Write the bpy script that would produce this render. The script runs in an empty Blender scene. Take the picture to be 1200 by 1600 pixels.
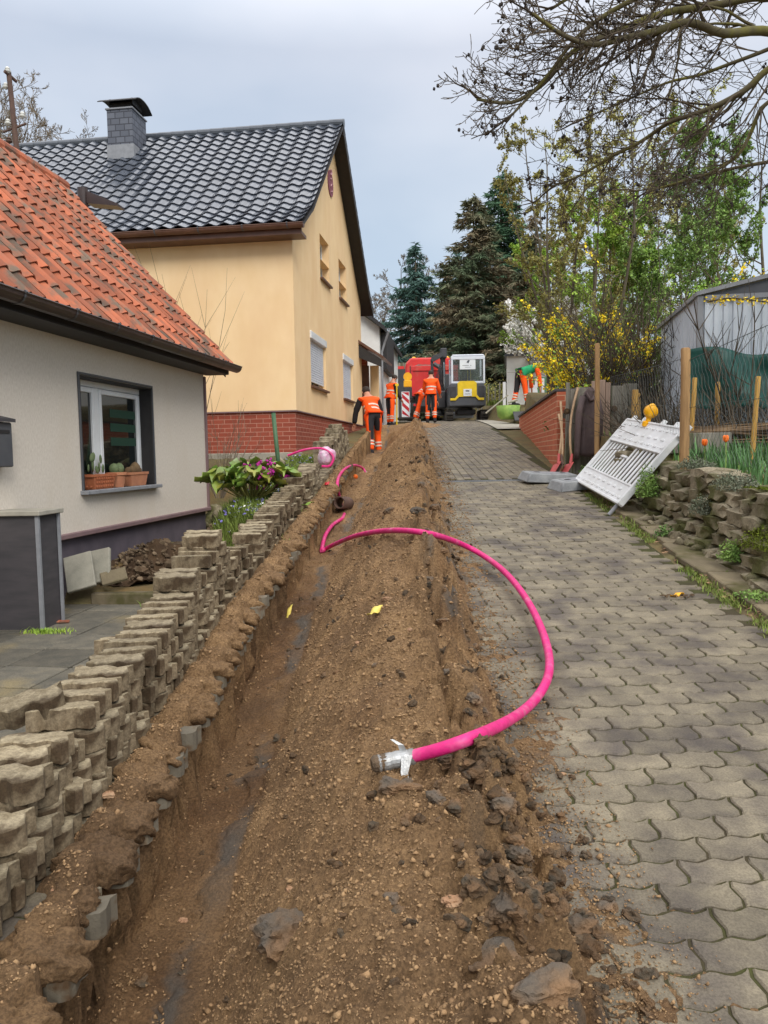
import bpy, bmesh, math, random
import numpy as np
from mathutils import Vector, Matrix, Euler
random.seed(7); rng = np.random.default_rng(7)
S = bpy.context.scene
COL = S.collection
R = math.radians
# ---------------------------------------------------------------- camera
F, PIT, ROLL, EYE = 1202.0, R(4.24), R(-1.0), 1.55
cam = bpy.data.cameras.new('camera'); cam.sensor_fit = 'VERTICAL'; cam.sensor_height = 36; cam.lens = 36*F/1600
cam.clip_end = 2000; cam.clip_start = .05
co = bpy.data.objects.new('camera', cam); COL.objects.link(co)
CM = Matrix.Rotation(math.pi/2-PIT, 3, 'X') @ Matrix.Rotation(ROLL, 3, 'Z')
co.matrix_world = Matrix.Translation((0, 0, EYE)) @ CM.to_4x4()
S.camera = co
S.render.resolution_x = 768; S.render.resolution_y = 1024
# ---------------------------------------------------------------- light
S.view_settings.view_transform = 'Standard'; S.view_settings.look = 'None'; S.view_settings.exposure = 0.5; S.view_settings.gamma = 1
W = bpy.data.worlds.new('World'); S.world = W; W.use_nodes = True
nt = W.node_tree; nt.nodes.clear()
SUN_EL, SUN_ROT = R(38), R(160)
def wn(t, **k):
    n = nt.nodes.new(t)
    for a, b in k.items(): setattr(n, a, b)
    return n
sky = wn('ShaderNodeTexSky', sky_type='NISHITA', sun_disc=False, sun_elevation=SUN_EL, sun_rotation=SUN_ROT)
tc = wn('ShaderNodeTexCoord'); sep = wn('ShaderNodeSeparateXYZ'); nt.links.new(tc.outputs['Generated'], sep.inputs[0])
cr = wn('ShaderNodeValToRGB')      # overcast: the dome brightens towards the zenith
e = cr.color_ramp.elements
e[0].position = 0.0; e[0].color = (.46, .53, .60, 1)
e[1].position = 1.0; e[1].color = (1.5, 1.5, 1.55, 1)
x = e.new(.22); x.color = (.425, .505, .60, 1)
x = e.new(.45); x.color = (.475, .52, .61, 1)
x = e.new(.62); x.color = (1.2, 1.22, 1.28, 1)
nt.links.new(sep.outputs['Z'], cr.inputs[0])
mp = wn('ShaderNodeMapping'); mp.inputs['Scale'].default_value = (1.4, 1.4, 3.2); mp.inputs['Location'].default_value = (.3, 0, .2)
nt.links.new(tc.outputs['Generated'], mp.inputs[0])
nz = wn('ShaderNodeTexNoise'); nz.inputs['Scale'].default_value = 2.1; nz.inputs['Detail'].default_value = 4; nz.inputs['Roughness'].default_value = .45
nt.links.new(mp.outputs[0], nz.inputs[0])
c2 = wn('ShaderNodeValToRGB'); c2.color_ramp.elements[0].position = .32; c2.color_ramp.elements[1].position = .68
c2.color_ramp.elements[0].color = (.88, .90, .91, 1); c2.color_ramp.elements[1].color = (1.17, 1.11, 1.05, 1)
nt.links.new(nz.outputs[0], c2.inputs[0])
mu = wn('ShaderNodeMix', data_type='RGBA', blend_type='MULTIPLY'); mu.inputs[0].default_value = 1
nt.links.new(cr.outputs[0], mu.inputs[6]); nt.links.new(c2.outputs[0], mu.inputs[7])
b1 = wn('ShaderNodeBackground'); b1.inputs[1].default_value = .92; nt.links.new(mu.outputs[2], b1.inputs[0])
b2 = wn('ShaderNodeBackground'); b2.inputs[1].default_value = .05; nt.links.new(sky.outputs[0], b2.inputs[0])
mx = wn('ShaderNodeAddShader'); nt.links.new(b1.outputs[0], mx.inputs[0]); nt.links.new(b2.outputs[0], mx.inputs[1])
# scale nishita right down: cloud cover carries the light
b2.inputs[1].default_value = .012
wo = wn('ShaderNodeOutputWorld'); nt.links.new(mx.outputs[0], wo.inputs[0])
sl = bpy.data.lights.new('sun', 'SUN'); sl.energy = 1.4; sl.angle = R(24); sl.color = (1, .96, .9)
so = bpy.data.objects.new('sun', sl); COL.objects.link(so)
# direction the light travels: from behind-left of the camera, high
az = SUN_ROT
sd = Vector((math.sin(az)*math.cos(SUN_EL), math.cos(az)*math.cos(SUN_EL), math.sin(SUN_EL)))
so.rotation_euler = sd.to_track_quat('Z', 'Y').to_euler()
so.location = (0, 0, 30)
# ---------------------------------------------------------------- helpers
def ray(px, py):
    d = CM @ Vector(((px-600)/F, (800-py)/F, -1)); return d/d.y
def at(px, py, Y, z=None):
    d = ray(px, py); return Vector((d.x*Y, Y, EYE+d.z*Y))
def G(y):
    y = np.asarray(y, float)
    a = .108*y; b = 1.512+.108*(y-14)-.0017*(y-14)**2; c = 1.512+.108*20-.0017*400+.04*(y-34)
    d = 1.512+.108*20-.0017*400+.04*26+.01*(y-60)
    return np.where(y < 14, a, np.where(y < 34, b, np.where(y < 60, c, d)))
def g(y): return float(G(y))
def sh(y): y = np.asarray(y, float); return .04*np.maximum(0, y-5)
def kx(y): y = np.asarray(y, float); return 2.2+.055*np.maximum(0, y-5)
def gnd(px, py, dz=0):
    d = ray(px, py)
    for i in range(100, 7000):
        Y = i*.01
        if EYE+d.z*Y <= g(Y)+dz: return Vector((d.x*Y, Y, EYE+d.z*Y))
    return None
_perm = rng.random((512, 512))
def vn(x, y, seed=0):
    x = np.asarray(x, float)+seed*17.13; y = np.asarray(y, float)+seed*7.77
    xi = np.floor(x).astype(int); yi = np.floor(y).astype(int); fx = x-xi; fy = y-yi
    fx = fx*fx*(3-2*fx); fy = fy*fy*(3-2*fy)
    p = lambda a, b: _perm[a & 511, b & 511]
    return (p(xi, yi)*(1-fx)+p(xi+1, yi)*fx)*(1-fy)+(p(xi, yi+1)*(1-fx)+p(xi+1, yi+1)*fx)*fy-.5
def fbm(x, y, o=4, seed=0, rough=.5):
    s = 0; a = 1; f = 1
    for i in range(o): s = s+a*vn(x*f, y*f, seed+i); a *= rough; f *= 2.03
    return s
def bil(x, y, o=4, seed=0):
    s = 0; a = 1; f = 1
    for i in range(o): s = s+a*np.abs(vn(x*f, y*f, seed+i))*2; a *= .5; f *= 2.1
    return s
def srgb(*c):
    c = [v/255 for v in c]
    return tuple(v/12.92 if v < .04045 else ((v+.055)/1.055)**2.4 for v in c)
# meshes
def link(o, parent=None):
    COL.objects.link(o)
    if parent is not None: o.parent = parent
    return o
def mk(name, V, Fs, mat, parent=None, smooth=False, rnd=None, midx=None):
    me = bpy.data.meshes.new(name)
    V = np.asarray(V, np.float32)
    if isinstance(Fs, np.ndarray):
        n, k = Fs.shape
        me.vertices.add(len(V)); me.vertices.foreach_set('co', V.ravel())
        me.loops.add(n*k); me.loops.foreach_set('vertex_index', Fs.astype(np.int32).ravel())
        me.polygons.add(n); me.polygons.foreach_set('loop_start', np.arange(0, n*k, k, dtype=np.int32))
        me.update(calc_edges=True)
    else:
        me.from_pydata([tuple(v) for v in V.tolist()], [], Fs); n = len(Fs)
    if rnd is not None:
        a = me.attributes.new('rnd', 'FLOAT', 'FACE'); a.data.foreach_set('value', np.asarray(rnd, np.float32))
    for m in (mat if isinstance(mat, (list, tuple)) else [mat]): me.materials.append(m)
    if midx is not None: me.polygons.foreach_set('material_index', np.asarray(midx, np.int32))
    if smooth: me.polygons.foreach_set('use_smooth', np.ones(len(me.polygons), bool))
    me.validate(); me.update()
    return link(bpy.data.objects.new(name, me), parent)
class B:
    def __init__(s): s.v = []; s.f = []; s.r = []
    def add(s, V, Fs, r=None):
        n = len(s.v); s.v.extend([tuple(v) for v in V]); s.f.extend([tuple(i+n for i in f) for f in Fs])
        r = random.random() if r is None else r
        s.r.extend([r]*len(Fs)); return s
    def box(s, c, d, rot=None, bev=0.0, r=None):
        hx, hy, hz = d[0]/2, d[1]/2, d[2]/2
        if bev <= 0:
            V = [(a*hx, b*hy, k*hz) for k in (-1, 1) for a, b in ((-1, -1), (1, -1), (1, 1), (-1, 1))]
            Fs = [(3, 2, 1, 0), (4, 5, 6, 7), (0, 1, 5, 4), (1, 2, 6, 5), (2, 3, 7, 6), (3, 0, 4, 7)]
        else:
            b_ = min(bev, hx*.9, hy*.9, hz*.9); V = []; idx = {}
            for ax in range(3):
                for sx in (-1, 1):
                    for sy in (-1, 1):
                        for sz in (-1, 1):
                            p = [sx*(hx-b_), sy*(hy-b_), sz*(hz-b_)]
                            p[ax] = (sx, sy, sz)[ax]*(hx, hy, hz)[ax]
                            idx[(ax, sx, sy, sz)] = len(V); V.append(tuple(p))
            Fs = []
            q = [(-1, -1), (1, -1), (1, 1), (-1, 1)]
            def key(ax, s0, a, b2):
                t = [0, 0, 0]; o = [i for i in range(3) if i != ax]; t[ax] = s0; t[o[0]] = a; t[o[1]] = b2
                return tuple(t)
            for ax in range(3):
                for s0 in (-1, 1):
                    f = [idx[(ax,)+key(ax, s0, a, b2)] for a, b2 in q]
                    if (s0 < 0) != (ax == 1): f = f[::-1]
                    Fs.append(tuple(f))
            for ax in range(3):      # edges parallel to ax
                o = [i for i in range(3) if i != ax]
                for a in (-1, 1):
                    for b2 in (-1, 1):
                        lo = key(ax, -1, a, b2); hi = key(ax, 1, a, b2)
                        f = [idx[(o[0],)+lo], idx[(o[1],)+lo], idx[(o[1],)+hi], idx[(o[0],)+hi]]
                        if (a*b2 > 0) != (ax == 1): pass
                        else: f = f[::-1]
                        Fs.append(tuple(f))
            for sx in (-1, 1):
                for sy in (-1, 1):
                    for sz in (-1, 1):
                        f = [idx[(0, sx, sy, sz)], idx[(1, sx, sy, sz)], idx[(2, sx, sy, sz)]]
                        if sx*sy*sz < 0: f = f[::-1]
                        Fs.append(tuple(f))
        if rot is not None:
            m = rot if isinstance(rot, Matrix) else Euler(rot).to_matrix()
            V = [m @ Vector(v) for v in V]
        return s.add([(v[0]+c[0], v[1]+c[1], v[2]+c[2]) for v in V], Fs, r)
    def bx(s, x0, x1, y0, y1, z0, z1, bev=0, r=None):
        return s.box(((x0+x1)/2, (y0+y1)/2, (z0+z1)/2), (x1-x0, y1-y0, z1-z0), None, bev, r)
    def tube(s, P, rad, n=8, cap=True, r=None):
        P = [Vector(p) for p in P]; m = len(P)
        if not hasattr(rad, '__len__'): rad = [rad]*m
        V = []; up = None
        for i in range(m):
            t = (P[min(i+1, m-1)]-P[max(i-1, 0)])
            if t.length < 1e-9: t = Vector((0, 0, 1))
            t.normalize()
            if up is None:
                up = Vector((0, 0, 1)) if abs(t.z) < .9 else Vector((1, 0, 0))
            a = t.cross(up)
            if a.length < 1e-6: a = t.cross(Vector((.3, 1, .2)))
            a.normalize(); b = a.cross(t).normalized(); up = b
            for k in range(n):
                q = 2*math.pi*k/n; V.append(P[i]+(a*math.cos(q)+b*math.sin(q))*rad[i])
        Fs = [(i*n+k, i*n+(k+1) % n, (i+1)*n+(k+1) % n, (i+1)*n+k) for i in range(m-1) for k in range(n)]
        if cap: Fs += [tuple(range(n))[::-1], tuple((m-1)*n+k for k in range(n))]
        return s.add(V, Fs, r)
    def lathe(s, c, prof, n=20, sc=(1, 1), r=None):
        V = [(c[0]+p[0]*math.cos(2*math.pi*k/n)*sc[0], c[1]+p[0]*math.sin(2*math.pi*k/n)*sc[1], c[2]+p[1]) for p in prof for k in range(n)]
        Fs = [(i*n+k, i*n+(k+1) % n, (i+1)*n+(k+1) % n, (i+1)*n+k) for i in range(len(prof)-1) for k in range(n)]
        Fs += [tuple(range(n))[::-1], tuple((len(prof)-1)*n+k for k in range(n))]
        return s.add(V, Fs, r)
    def prism(s, poly, a, b, axis='y', r=None):
        # poly: 2D points; extruded from a to b along axis
        n = len(poly)
        def p(q, t): return {'y': (q[0], t, q[1]), 'x': (t, q[0], q[1]), 'z': (q[0], q[1], t)}[axis]
        V = [p(q, a) for q in poly]+[p(q, b) for q in poly]
        Fs = [tuple(range(n)), tuple(range(n, 2*n))[::-1]]+[(i, i+n, (i+1) % n+n, (i+1) % n) for i in range(n)]
        return s.add(V, Fs, r)
    def ball(s, c, rad, sc=(1, 1, 1), n=2, rot=None, jit=0, pw=None, r=None):
        V, Fs = ICO[n]; V = V.copy()
        if pw:
            k = (np.abs(V)**pw).sum(1)**(1/pw); V = V/k[:, None]
        if jit:
            o = random.random()*50
            d = 1+jit*(fbm(V[:, 0]*1.3+o, V[:, 1]*1.3+V[:, 2]*.9+o, 3))
            V = V*d[:, None]
        V = V*np.array(sc)*rad
        if rot is not None:
            m = np.array(Euler(rot).to_matrix()); V = V@m.T
        V = V+np.array(c)
        return s.add(V.tolist(), Fs, r)
    def mk(s, name, mat, parent=None, smooth=False):
        if not s.v: return None
        return mk(name, np.array(s.v, np.float32), s.f, mat, parent, smooth, s.r)
ICO = {}
for k in (1, 2, 3, 4):
    bm = bmesh.new(); bmesh.ops.create_icosphere(bm, subdivisions=k, radius=1)
    ICO[k] = (np.array([v.co[:] for v in bm.verts]), [tuple(v.index for v in f.verts) for f in bm.faces]); bm.free()
def thing(name, label, cat, loc=(0, 0, 0), rz=0, group=None):
    o = bpy.data.objects.new(name, None); COL.objects.link(o); o.empty_display_size = .1
    o.location = loc; o.rotation_euler = (0, 0, rz); o['label'] = label; o['category'] = cat
    if group: o['group'] = group
    return o
def tag(o, label, cat, group=None):
    o['label'] = label; o['category'] = cat
    if group: o['group'] = group
    return o
def struct(o): o['kind'] = 'structure'; return o
def stuff(o, label, cat): o['kind'] = 'stuff'; o['label'] = label; o['category'] = cat; return o
def autosmooth(o, ang=35):
    me = o.data; bm = bmesh.new(); bm.from_mesh(me)
    for e_ in bm.edges:
        e_.smooth = not (len(e_.link_faces) == 2 and e_.calc_face_angle(0) > R(ang))
    for f in bm.faces: f.smooth = True
    bm.to_mesh(me); bm.free(); return o
def fromto(o, loc, rz):   # give a mesh thing a base point
    o.location = loc; o.rotation_euler = (0, 0, rz); return o
# ---------------------------------------------------------------- materials
def M(name, c1, c2=None, scale=5, rough=.8, bump=0.0, bscale=40, rnd=0.0, orn=0.0, metal=0, spec=.5, c3=None, s3=1.2, t3=(.5, .65), stretch=None, detail=5, wave=None, brick=None, coat=0, trans=0, alpha=None, bdist=.01, spk=None, brough=.65):
    m = bpy.data.materials.new(name); m.use_nodes = True; t = m.node_tree; N = t.nodes; L = t.links
    p = N['Principled BSDF']; p.inputs['Roughness'].default_value = rough; p.inputs['Metallic'].default_value = metal
    p.inputs['Specular IOR Level'].default_value = spec
    p.inputs['Coat Weight'].default_value = coat; p.inputs['Coat Roughness'].default_value = .1
    if trans: p.inputs['Transmission Weight'].default_value = trans
    tcn = N.new('ShaderNodeTexCoord'); vec = tcn.outputs['Object']
    if stretch:
        mpn = N.new('ShaderNodeMapping'); mpn.inputs['Scale'].default_value = stretch; L.new(vec, mpn.inputs[0]); vec = mpn.outputs[0]
    def noise(sc, de=detail, ro=.6):
        n = N.new('ShaderNodeTexNoise'); n.inputs['Scale'].default_value = sc; n.inputs['Detail'].default_value = de; n.inputs['Roughness'].default_value = ro
        L.new(vec, n.inputs[0]); return n.outputs[0]
    def ramp(src, a, b, ca=(0, 0, 0, 1), cb=(1, 1, 1, 1)):
        r = N.new('ShaderNodeValToRGB'); r.color_ramp.elements[0].position = a; r.color_ramp.elements[1].position = b
        r.color_ramp.elements[0].color = ca; r.color_ramp.elements[1].color = cb; L.new(src, r.inputs[0]); return r.outputs[0]
    def mix(fac, a, b, bt='MIX'):
        x = N.new('ShaderNodeMix'); x.data_type = 'RGBA'; x.blend_type = bt
        for i, v in ((0, fac), (6, a), (7, b)):
            if hasattr(v, 'links'): L.new(v, x.inputs[i])
            else: x.inputs[i].default_value = v if i == 0 else (tuple(v)+(1,))[:4]
        return x.outputs[2]
    col = None; hgt = None
    if c2 is not None: col = mix(ramp(noise(scale), .36, .64), c1, c2)
    if brick:
        bw, bh, mc, ms = brick
        sp = N.new('ShaderNodeSeparateXYZ'); L.new(tcn.outputs['Object'], sp.inputs[0])
        ad = N.new('ShaderNodeMath'); L.new(sp.outputs[0], ad.inputs[0]); L.new(sp.outputs[1], ad.inputs[1])
        cb = N.new('ShaderNodeCombineXYZ'); L.new(ad.outputs[0], cb.inputs[0]); L.new(sp.outputs[2], cb.inputs[1])
        br = N.new('ShaderNodeTexBrick'); br.inputs['Scale'].default_value = 1; br.inputs['Brick Width'].default_value = bw; br.inputs['Row Height'].default_value = bh
        br.inputs['Mortar Size'].default_value = ms; br.inputs['Mortar Smooth'].default_value = .2; br.inputs['Bias'].default_value = 0
        br.inputs['Color1'].default_value = tuple(c1)+(1,); br.inputs['Color2'].default_value = tuple(c2)+(1,); br.inputs['Mortar'].default_value = tuple(mc)+(1,)
        L.new(cb.outputs[0], br.inputs[0])
        col = mix(ramp(noise(scale), .3, .8), br.outputs[0], (.12, .08, .06)) if False else br.outputs[0]
        hgt = br.outputs[1]
    if col is None: col = mix(0.0, c1, c1)
    if c3 is not None: col = mix(ramp(noise(s3, 3), t3[0], t3[1]), col, c3)
    if spk:
        col = mix(spk[1], col, ramp(noise(spk[0], 3, .7), .38, .62, (.55, .53, .50, 1), (1.3, 1.28, 1.22, 1)), 'MULTIPLY')
    if rnd or orn:
        v = None
        if rnd:
            a = N.new('ShaderNodeAttribute'); a.attribute_name = 'rnd'; v = a.outputs['Fac']
            am = rnd
        if orn:
            oi = N.new('ShaderNodeObjectInfo'); v = oi.outputs['Random']; am = orn
        mr = N.new('ShaderNodeMapRange'); mr.inputs[3].default_value = 1-am; mr.inputs[4].default_value = 1+am; L.new(v, mr.inputs[0])
        cc = N.new('ShaderNodeCombineXYZ')
        for i in range(3): L.new(mr.outputs[0], cc.inputs[i])
        col = mix(1.0, col, cc.outputs[0], 'MULTIPLY')
    L.new(col, p.inputs['Base Color'])
    if wave:
        w = N.new('ShaderNodeTexWave'); w.inputs['Scale'].default_value = wave; L.new(tcn.outputs['Object'], w.inputs[0]); hgt = w.outputs[1]
    if bump or hgt is not None:
        b = N.new('ShaderNodeBump'); b.inputs['Strength'].default_value = bump or .5; b.inputs['Distance'].default_value = bdist
        if hgt is not None and brick:
            iv = N.new('ShaderNodeMath'); iv.operation = 'SUBTRACT'; iv.inputs[0].default_value = 1; L.new(hgt, iv.inputs[1]); src = iv.outputs[0]
        elif hgt is not None: src = hgt
        else: src = noise(bscale, 12 if brough > .7 else 6, brough)
        L.new(src, b.inputs['Height']); L.new(b.outputs[0], p.inputs['Normal'])
    return m
m = {}
m['soil'] = M('soil', srgb(148, 118, 86), srgb(177, 143, 104), 3.2, .95, 1.0, 34, c3=srgb(128, 102, 76), s3=1.1, t3=(.5, .72), spec=.25, detail=10, bdist=.045, spk=(95, .75), brough=.8)
_t = m['soil'].node_tree; _p = _t.nodes['Principled BSDF']; _src = _p.inputs['Base Color'].links[0].from_socket
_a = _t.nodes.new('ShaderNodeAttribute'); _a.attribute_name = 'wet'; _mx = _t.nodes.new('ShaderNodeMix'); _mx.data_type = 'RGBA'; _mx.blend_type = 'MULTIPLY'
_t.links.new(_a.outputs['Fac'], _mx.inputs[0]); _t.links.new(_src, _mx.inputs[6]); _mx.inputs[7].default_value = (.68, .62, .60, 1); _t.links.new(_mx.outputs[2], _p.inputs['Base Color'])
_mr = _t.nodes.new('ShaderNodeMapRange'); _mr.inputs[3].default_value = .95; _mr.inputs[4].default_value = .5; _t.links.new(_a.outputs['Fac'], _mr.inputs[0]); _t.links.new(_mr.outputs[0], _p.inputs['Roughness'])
_b = _t.nodes.new('ShaderNodeAttribute'); _b.attribute_name = 'claymix'; _m2 = _t.nodes.new('ShaderNodeMix'); _m2.data_type = 'RGBA'
_t.links.new(_b.outputs['Fac'], _m2.inputs[0]); _t.links.new(_mx.outputs[2], _m2.inputs[6]); _m2.inputs[7].default_value = srgb(112, 106, 98)+(1,); _t.links.new(_m2.outputs[2], _p.inputs['Base Color'])
m['darksoil'] = M('dark soil', srgb(66, 52, 40), srgb(86, 68, 50), 6, .95, .9, 40, spec=.2, detail=8, bdist=.02)
m['grit'] = M('grit', srgb(134, 106, 76), srgb(156, 127, 92), 30, .9, .4, 120, rnd=.3, spec=.3)
m['clay'] = M('clay', srgb(86, 79, 70), srgb(112, 92, 70), 9, .75, 1.0, 38, orn=.25, spec=.4, detail=9, bdist=.02, c3=srgb(124, 96, 68), s3=4, t3=(.44, .6))
m['stone'] = M('pebble', srgb(150, 112, 84), srgb(170, 140, 110), 12, .85, .4, 50, orn=.2, spec=.3)
m['paver'] = M('paver', srgb(108, 100, 86), srgb(133, 124, 105), 7, .62, .7, 130, rnd=.17, c3=srgb(86, 79, 73), s3=3.0, t3=(.46, .66), spec=.3, detail=9, bdist=.004, spk=(140, .5), brough=.75)
m['loose'] = M('loose paver', srgb(126, 114, 92), srgb(170, 158, 133), 11, .9, .6, 90, orn=.22, c3=srgb(88, 76, 60), s3=7, t3=(.46, .60), spec=.25, detail=9, bdist=.006, spk=(120, .5), brough=.75)
m['loose2'] = M('loose paver far', srgb(118, 106, 86), srgb(160, 148, 124), 11, .9, .6, 90, rnd=.16, c3=srgb(88, 76, 60), s3=7, t3=(.46, .60), spec=.25, detail=9, bdist=.006, spk=(120, .5), brough=.75)
m['edge'] = M('trench edge stone', srgb(104, 98, 86), srgb(124, 116, 100), 9, .85, .6, 90, rnd=.2, c3=srgb(92, 72, 52), s3=9, t3=(.5, .62), spec=.25, bdist=.006)
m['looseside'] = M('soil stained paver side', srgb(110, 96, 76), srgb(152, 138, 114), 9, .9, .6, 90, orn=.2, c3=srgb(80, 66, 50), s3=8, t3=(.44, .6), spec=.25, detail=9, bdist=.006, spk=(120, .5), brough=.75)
m['joint'] = M('joint', srgb(64, 60, 42), srgb(74, 76, 42), 9, .95, .8, 60, spec=.2, c3=srgb(70, 62, 48), s3=2)
m['slab'] = M('patio slab', srgb(92, 90, 82), srgb(114, 109, 97), 8, .75, .5, 90, rnd=.22, spk=(90, .5), c3=srgb(134, 122, 92), s3=1.7, t3=(.55, .75), spec=.45, detail=9, bdist=.004)
m['conc'] = M('concrete', srgb(150, 146, 134), srgb(172, 166, 152), 4, .9, .4, 60, spec=.3, bdist=.005)
m['cream'] = M('grey render', srgb(206, 196, 182), srgb(219, 210, 197), 60, .95, .8, 190, c3=srgb(204, 191, 172), s3=1.2, t3=(.5, .9), spec=.2, stretch=(1, 1, .45), bdist=.004)
m['yellow'] = M('yellow render', srgb(235, 203, 156), srgb(240, 210, 166), 2.5, .95, .3, 150, c3=srgb(226, 190, 145), s3=.9, t3=(.42, .8), stretch=(1.0, 1.0, .6), spec=.2, bdist=.003)
m['white'] = M('white render', srgb(214, 214, 210), srgb(226, 226, 222), 3, .9, .2, 80, spec=.2)
m['brickp'] = M('brick plinth', srgb(136, 66, 50), srgb(150, 76, 58), 3, .8, .5, brick=(.26, .085, srgb(180, 130, 112), .006), spec=.3, bdist=.004)
m['brickw'] = M('brick wall', srgb(176, 92, 66), srgb(190, 106, 76), 3, .85, .5, brick=(.25, .083, srgb(200, 160, 130), .007), spec=.3, bdist=.004)
m['tile_o'] = M('orange roof tile', srgb(174, 98, 66), srgb(150, 88, 64), 2.2, .8, .4, 60, rnd=.3, c3=srgb(104, 88, 74), s3=3.6, t3=(.48, .64), spec=.4, bdist=.003)
m['tile_d'] = M('glazed dark roof tile', srgb(62, 68, 78), srgb(70, 76, 86), 5, .24, .1, 30, rnd=.15, spec=.75, coat=.35, bdist=.002)
m['ridge_d'] = M('dark ridge tile', srgb(70, 76, 84), srgb(80, 86, 94), 5, .35, spec=.6)
m['slate'] = M('slate shingle', srgb(84, 88, 98), srgb(100, 104, 114), 5, .6, brick=(.22, .14, srgb(58, 60, 68), .012), spec=.4)
m['black'] = M('black', srgb(34, 32, 33), srgb(42, 40, 40), 8, .6, .1, 30)
m['brown'] = M('brown gutter', srgb(88, 58, 44), srgb(104, 72, 56), 5, .45, spec=.5)
m['dgutter'] = M('dark gutter', srgb(52, 40, 38), srgb(64, 50, 46), 5, .38, spec=.6)
m['plinth'] = M('dark plinth', srgb(86, 80, 88), srgb(98, 90, 98), 4, .85, .3, 120, spec=.3, bdist=.002)
m['charcoal'] = M('charcoal cladding', srgb(66, 64, 66), srgb(78, 74, 76), 2.5, .7, .25, 60, spec=.35, stretch=(1, 1, 5), bdist=.003)
m['mauve'] = M('mauve moulding', srgb(120, 96, 98), srgb(130, 106, 106), 5, .7)
m['lead'] = M('grey trim', srgb(128, 130, 134), srgb(142, 144, 148), 9, .5)
m['upvc'] = M('white plastic', srgb(226, 228, 230), srgb(216, 218, 218), 4, .35, spec=.5)
m['glass'] = M('window glass', srgb(20, 26, 26), None, rough=.04, spec=.8)
m['shutter'] = M('shutter slat', srgb(196, 202, 212), srgb(206, 212, 220), 4, .5)
m['wood'] = M('grey weathered wood', srgb(120, 116, 106), srgb(146, 140, 128), 5, .9, .5, 30, stretch=(6, 6, .5), c3=srgb(92, 92, 70), s3=2, spec=.2)
m['post'] = M('pale post wood', srgb(178, 142, 98), srgb(150, 118, 82), 5, .85, .5, 30, stretch=(8, 8, .6), spec=.25)
m['stake'] = M('yellow stake wood', srgb(188, 148, 72), srgb(168, 128, 62), 5, .8, .3, 30, stretch=(8, 8, .6))
m['board'] = M('pinkish board', srgb(172, 146, 128), srgb(150, 128, 112), 5, .9, .4, 30, stretch=(8, 8, .5))
m['handle'] = M('tool handle wood', srgb(176, 146, 112), srgb(158, 128, 96), 8, .6)
m['rock'] = M('wall stone', srgb(122, 112, 92), srgb(160, 150, 128), 7, .9, .9, 30, rnd=.2, c3=srgb(88, 88, 52), s3=3.2, t3=(.44, .6), spk=(70, .4), spec=.25, detail=9, bdist=.015)
m['moss'] = M('moss', srgb(112, 122, 40), srgb(84, 98, 36), 20, .95, .8, 70, rnd=.3, spec=.1)
m['leaf'] = M('leaf', srgb(132, 160, 80), srgb(106, 138, 66), 6, .6, rnd=.35, spec=.3)
m['leafy'] = M('young leaf', srgb(164, 190, 76), srgb(132, 170, 66), 3, .6, rnd=.35, spec=.3)
m['leafdk'] = M('dark leaf', srgb(88, 118, 62), srgb(110, 138, 70), 3, .6, rnd=.35, spec=.3)
m['bronze'] = M('bronze leaf', srgb(150, 146, 76), srgb(136, 130, 70), 3, .6, rnd=.3, spec=.3)
m['grass'] = M('grass', srgb(104, 122, 56), srgb(128, 142, 70), 4, .7, rnd=.35, spec=.2)
m['dgrass'] = M('bluish leaf blade', srgb(74, 112, 62), srgb(98, 138, 84), 4, .6, rnd=.3, spec=.3)
m['lav'] = M('grey lavender', srgb(120, 124, 108), srgb(96, 104, 82), 9, .9, rnd=.3, spec=.1)
m['spruce'] = M('blue spruce needle', srgb(98, 126, 118), srgb(76, 106, 96), .8, .8, rnd=.45, spec=.15)
m['spruce2'] = M('brown spruce needle', srgb(104, 110, 84), srgb(86, 106, 80), .55, .85, rnd=.45, spec=.15, c3=srgb(122, 110, 88), s3=.35, t3=(.45, .6))
m['spruce3'] = M('green spruce needle', srgb(88, 118, 92), srgb(72, 102, 76), .8, .8, rnd=.45, spec=.15)
m['bark'] = M('bark', srgb(92, 84, 72), srgb(112, 104, 88), 6, .95, .6, 25, spec=.15)
m['mossbark'] = M('mossy bark', srgb(100, 94, 72), srgb(82, 74, 60), 3, .95, .6, 25, c3=srgb(116, 112, 56), s3=2.6, t3=(.46, .66), spec=.15)
m['twig'] = M('twig', srgb(72, 64, 56), srgb(92, 82, 68), 2, .9, rnd=.25, spec=.15)
m['twigl'] = M('pale twig', srgb(128, 116, 100), srgb(108, 98, 84), 2, .9, rnd=.25, spec=.15)
m['bud'] = M('bud', srgb(40, 34, 32), None, rough=.8)
m['catkin'] = M('catkin', srgb(206, 204, 140), srgb(190, 196, 120), 3, .6, rnd=.2, spec=.2)
m['fors'] = M('forsythia flower', srgb(250, 224, 50), srgb(240, 208, 34), 5, .6, rnd=.12, spec=.2)
m['blossom'] = M('white blossom', srgb(236, 234, 228), srgb(222, 222, 214), 5, .6, rnd=.1, spec=.2)
m['magenta'] = M('magenta flower', srgb(188, 44, 150), srgb(168, 34, 132), 8, .6, rnd=.15)
m['lilac'] = M('lilac flower', srgb(128, 116, 190), srgb(108, 98, 176), 8, .6, rnd=.15)
m['orangef'] = M('orange tulip', srgb(244, 130, 20), srgb(236, 100, 16), 8, .5)
m['purple'] = M('purple leaf', srgb(66, 26, 46), srgb(86, 40, 60), 9, .5)
m['pink'] = M('pink conduit', srgb(222, 34, 126), srgb(206, 36, 116), 6, .5, .08, 20, c3=srgb(206, 110, 146), s3=9, t3=(.52, .78), spk=(30, .3), spec=.5)
m['tape'] = M('silver tape', srgb(176, 178, 178), srgb(130, 128, 124), 16, .35, .5, 30, spec=.6, metal=.4)
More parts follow.
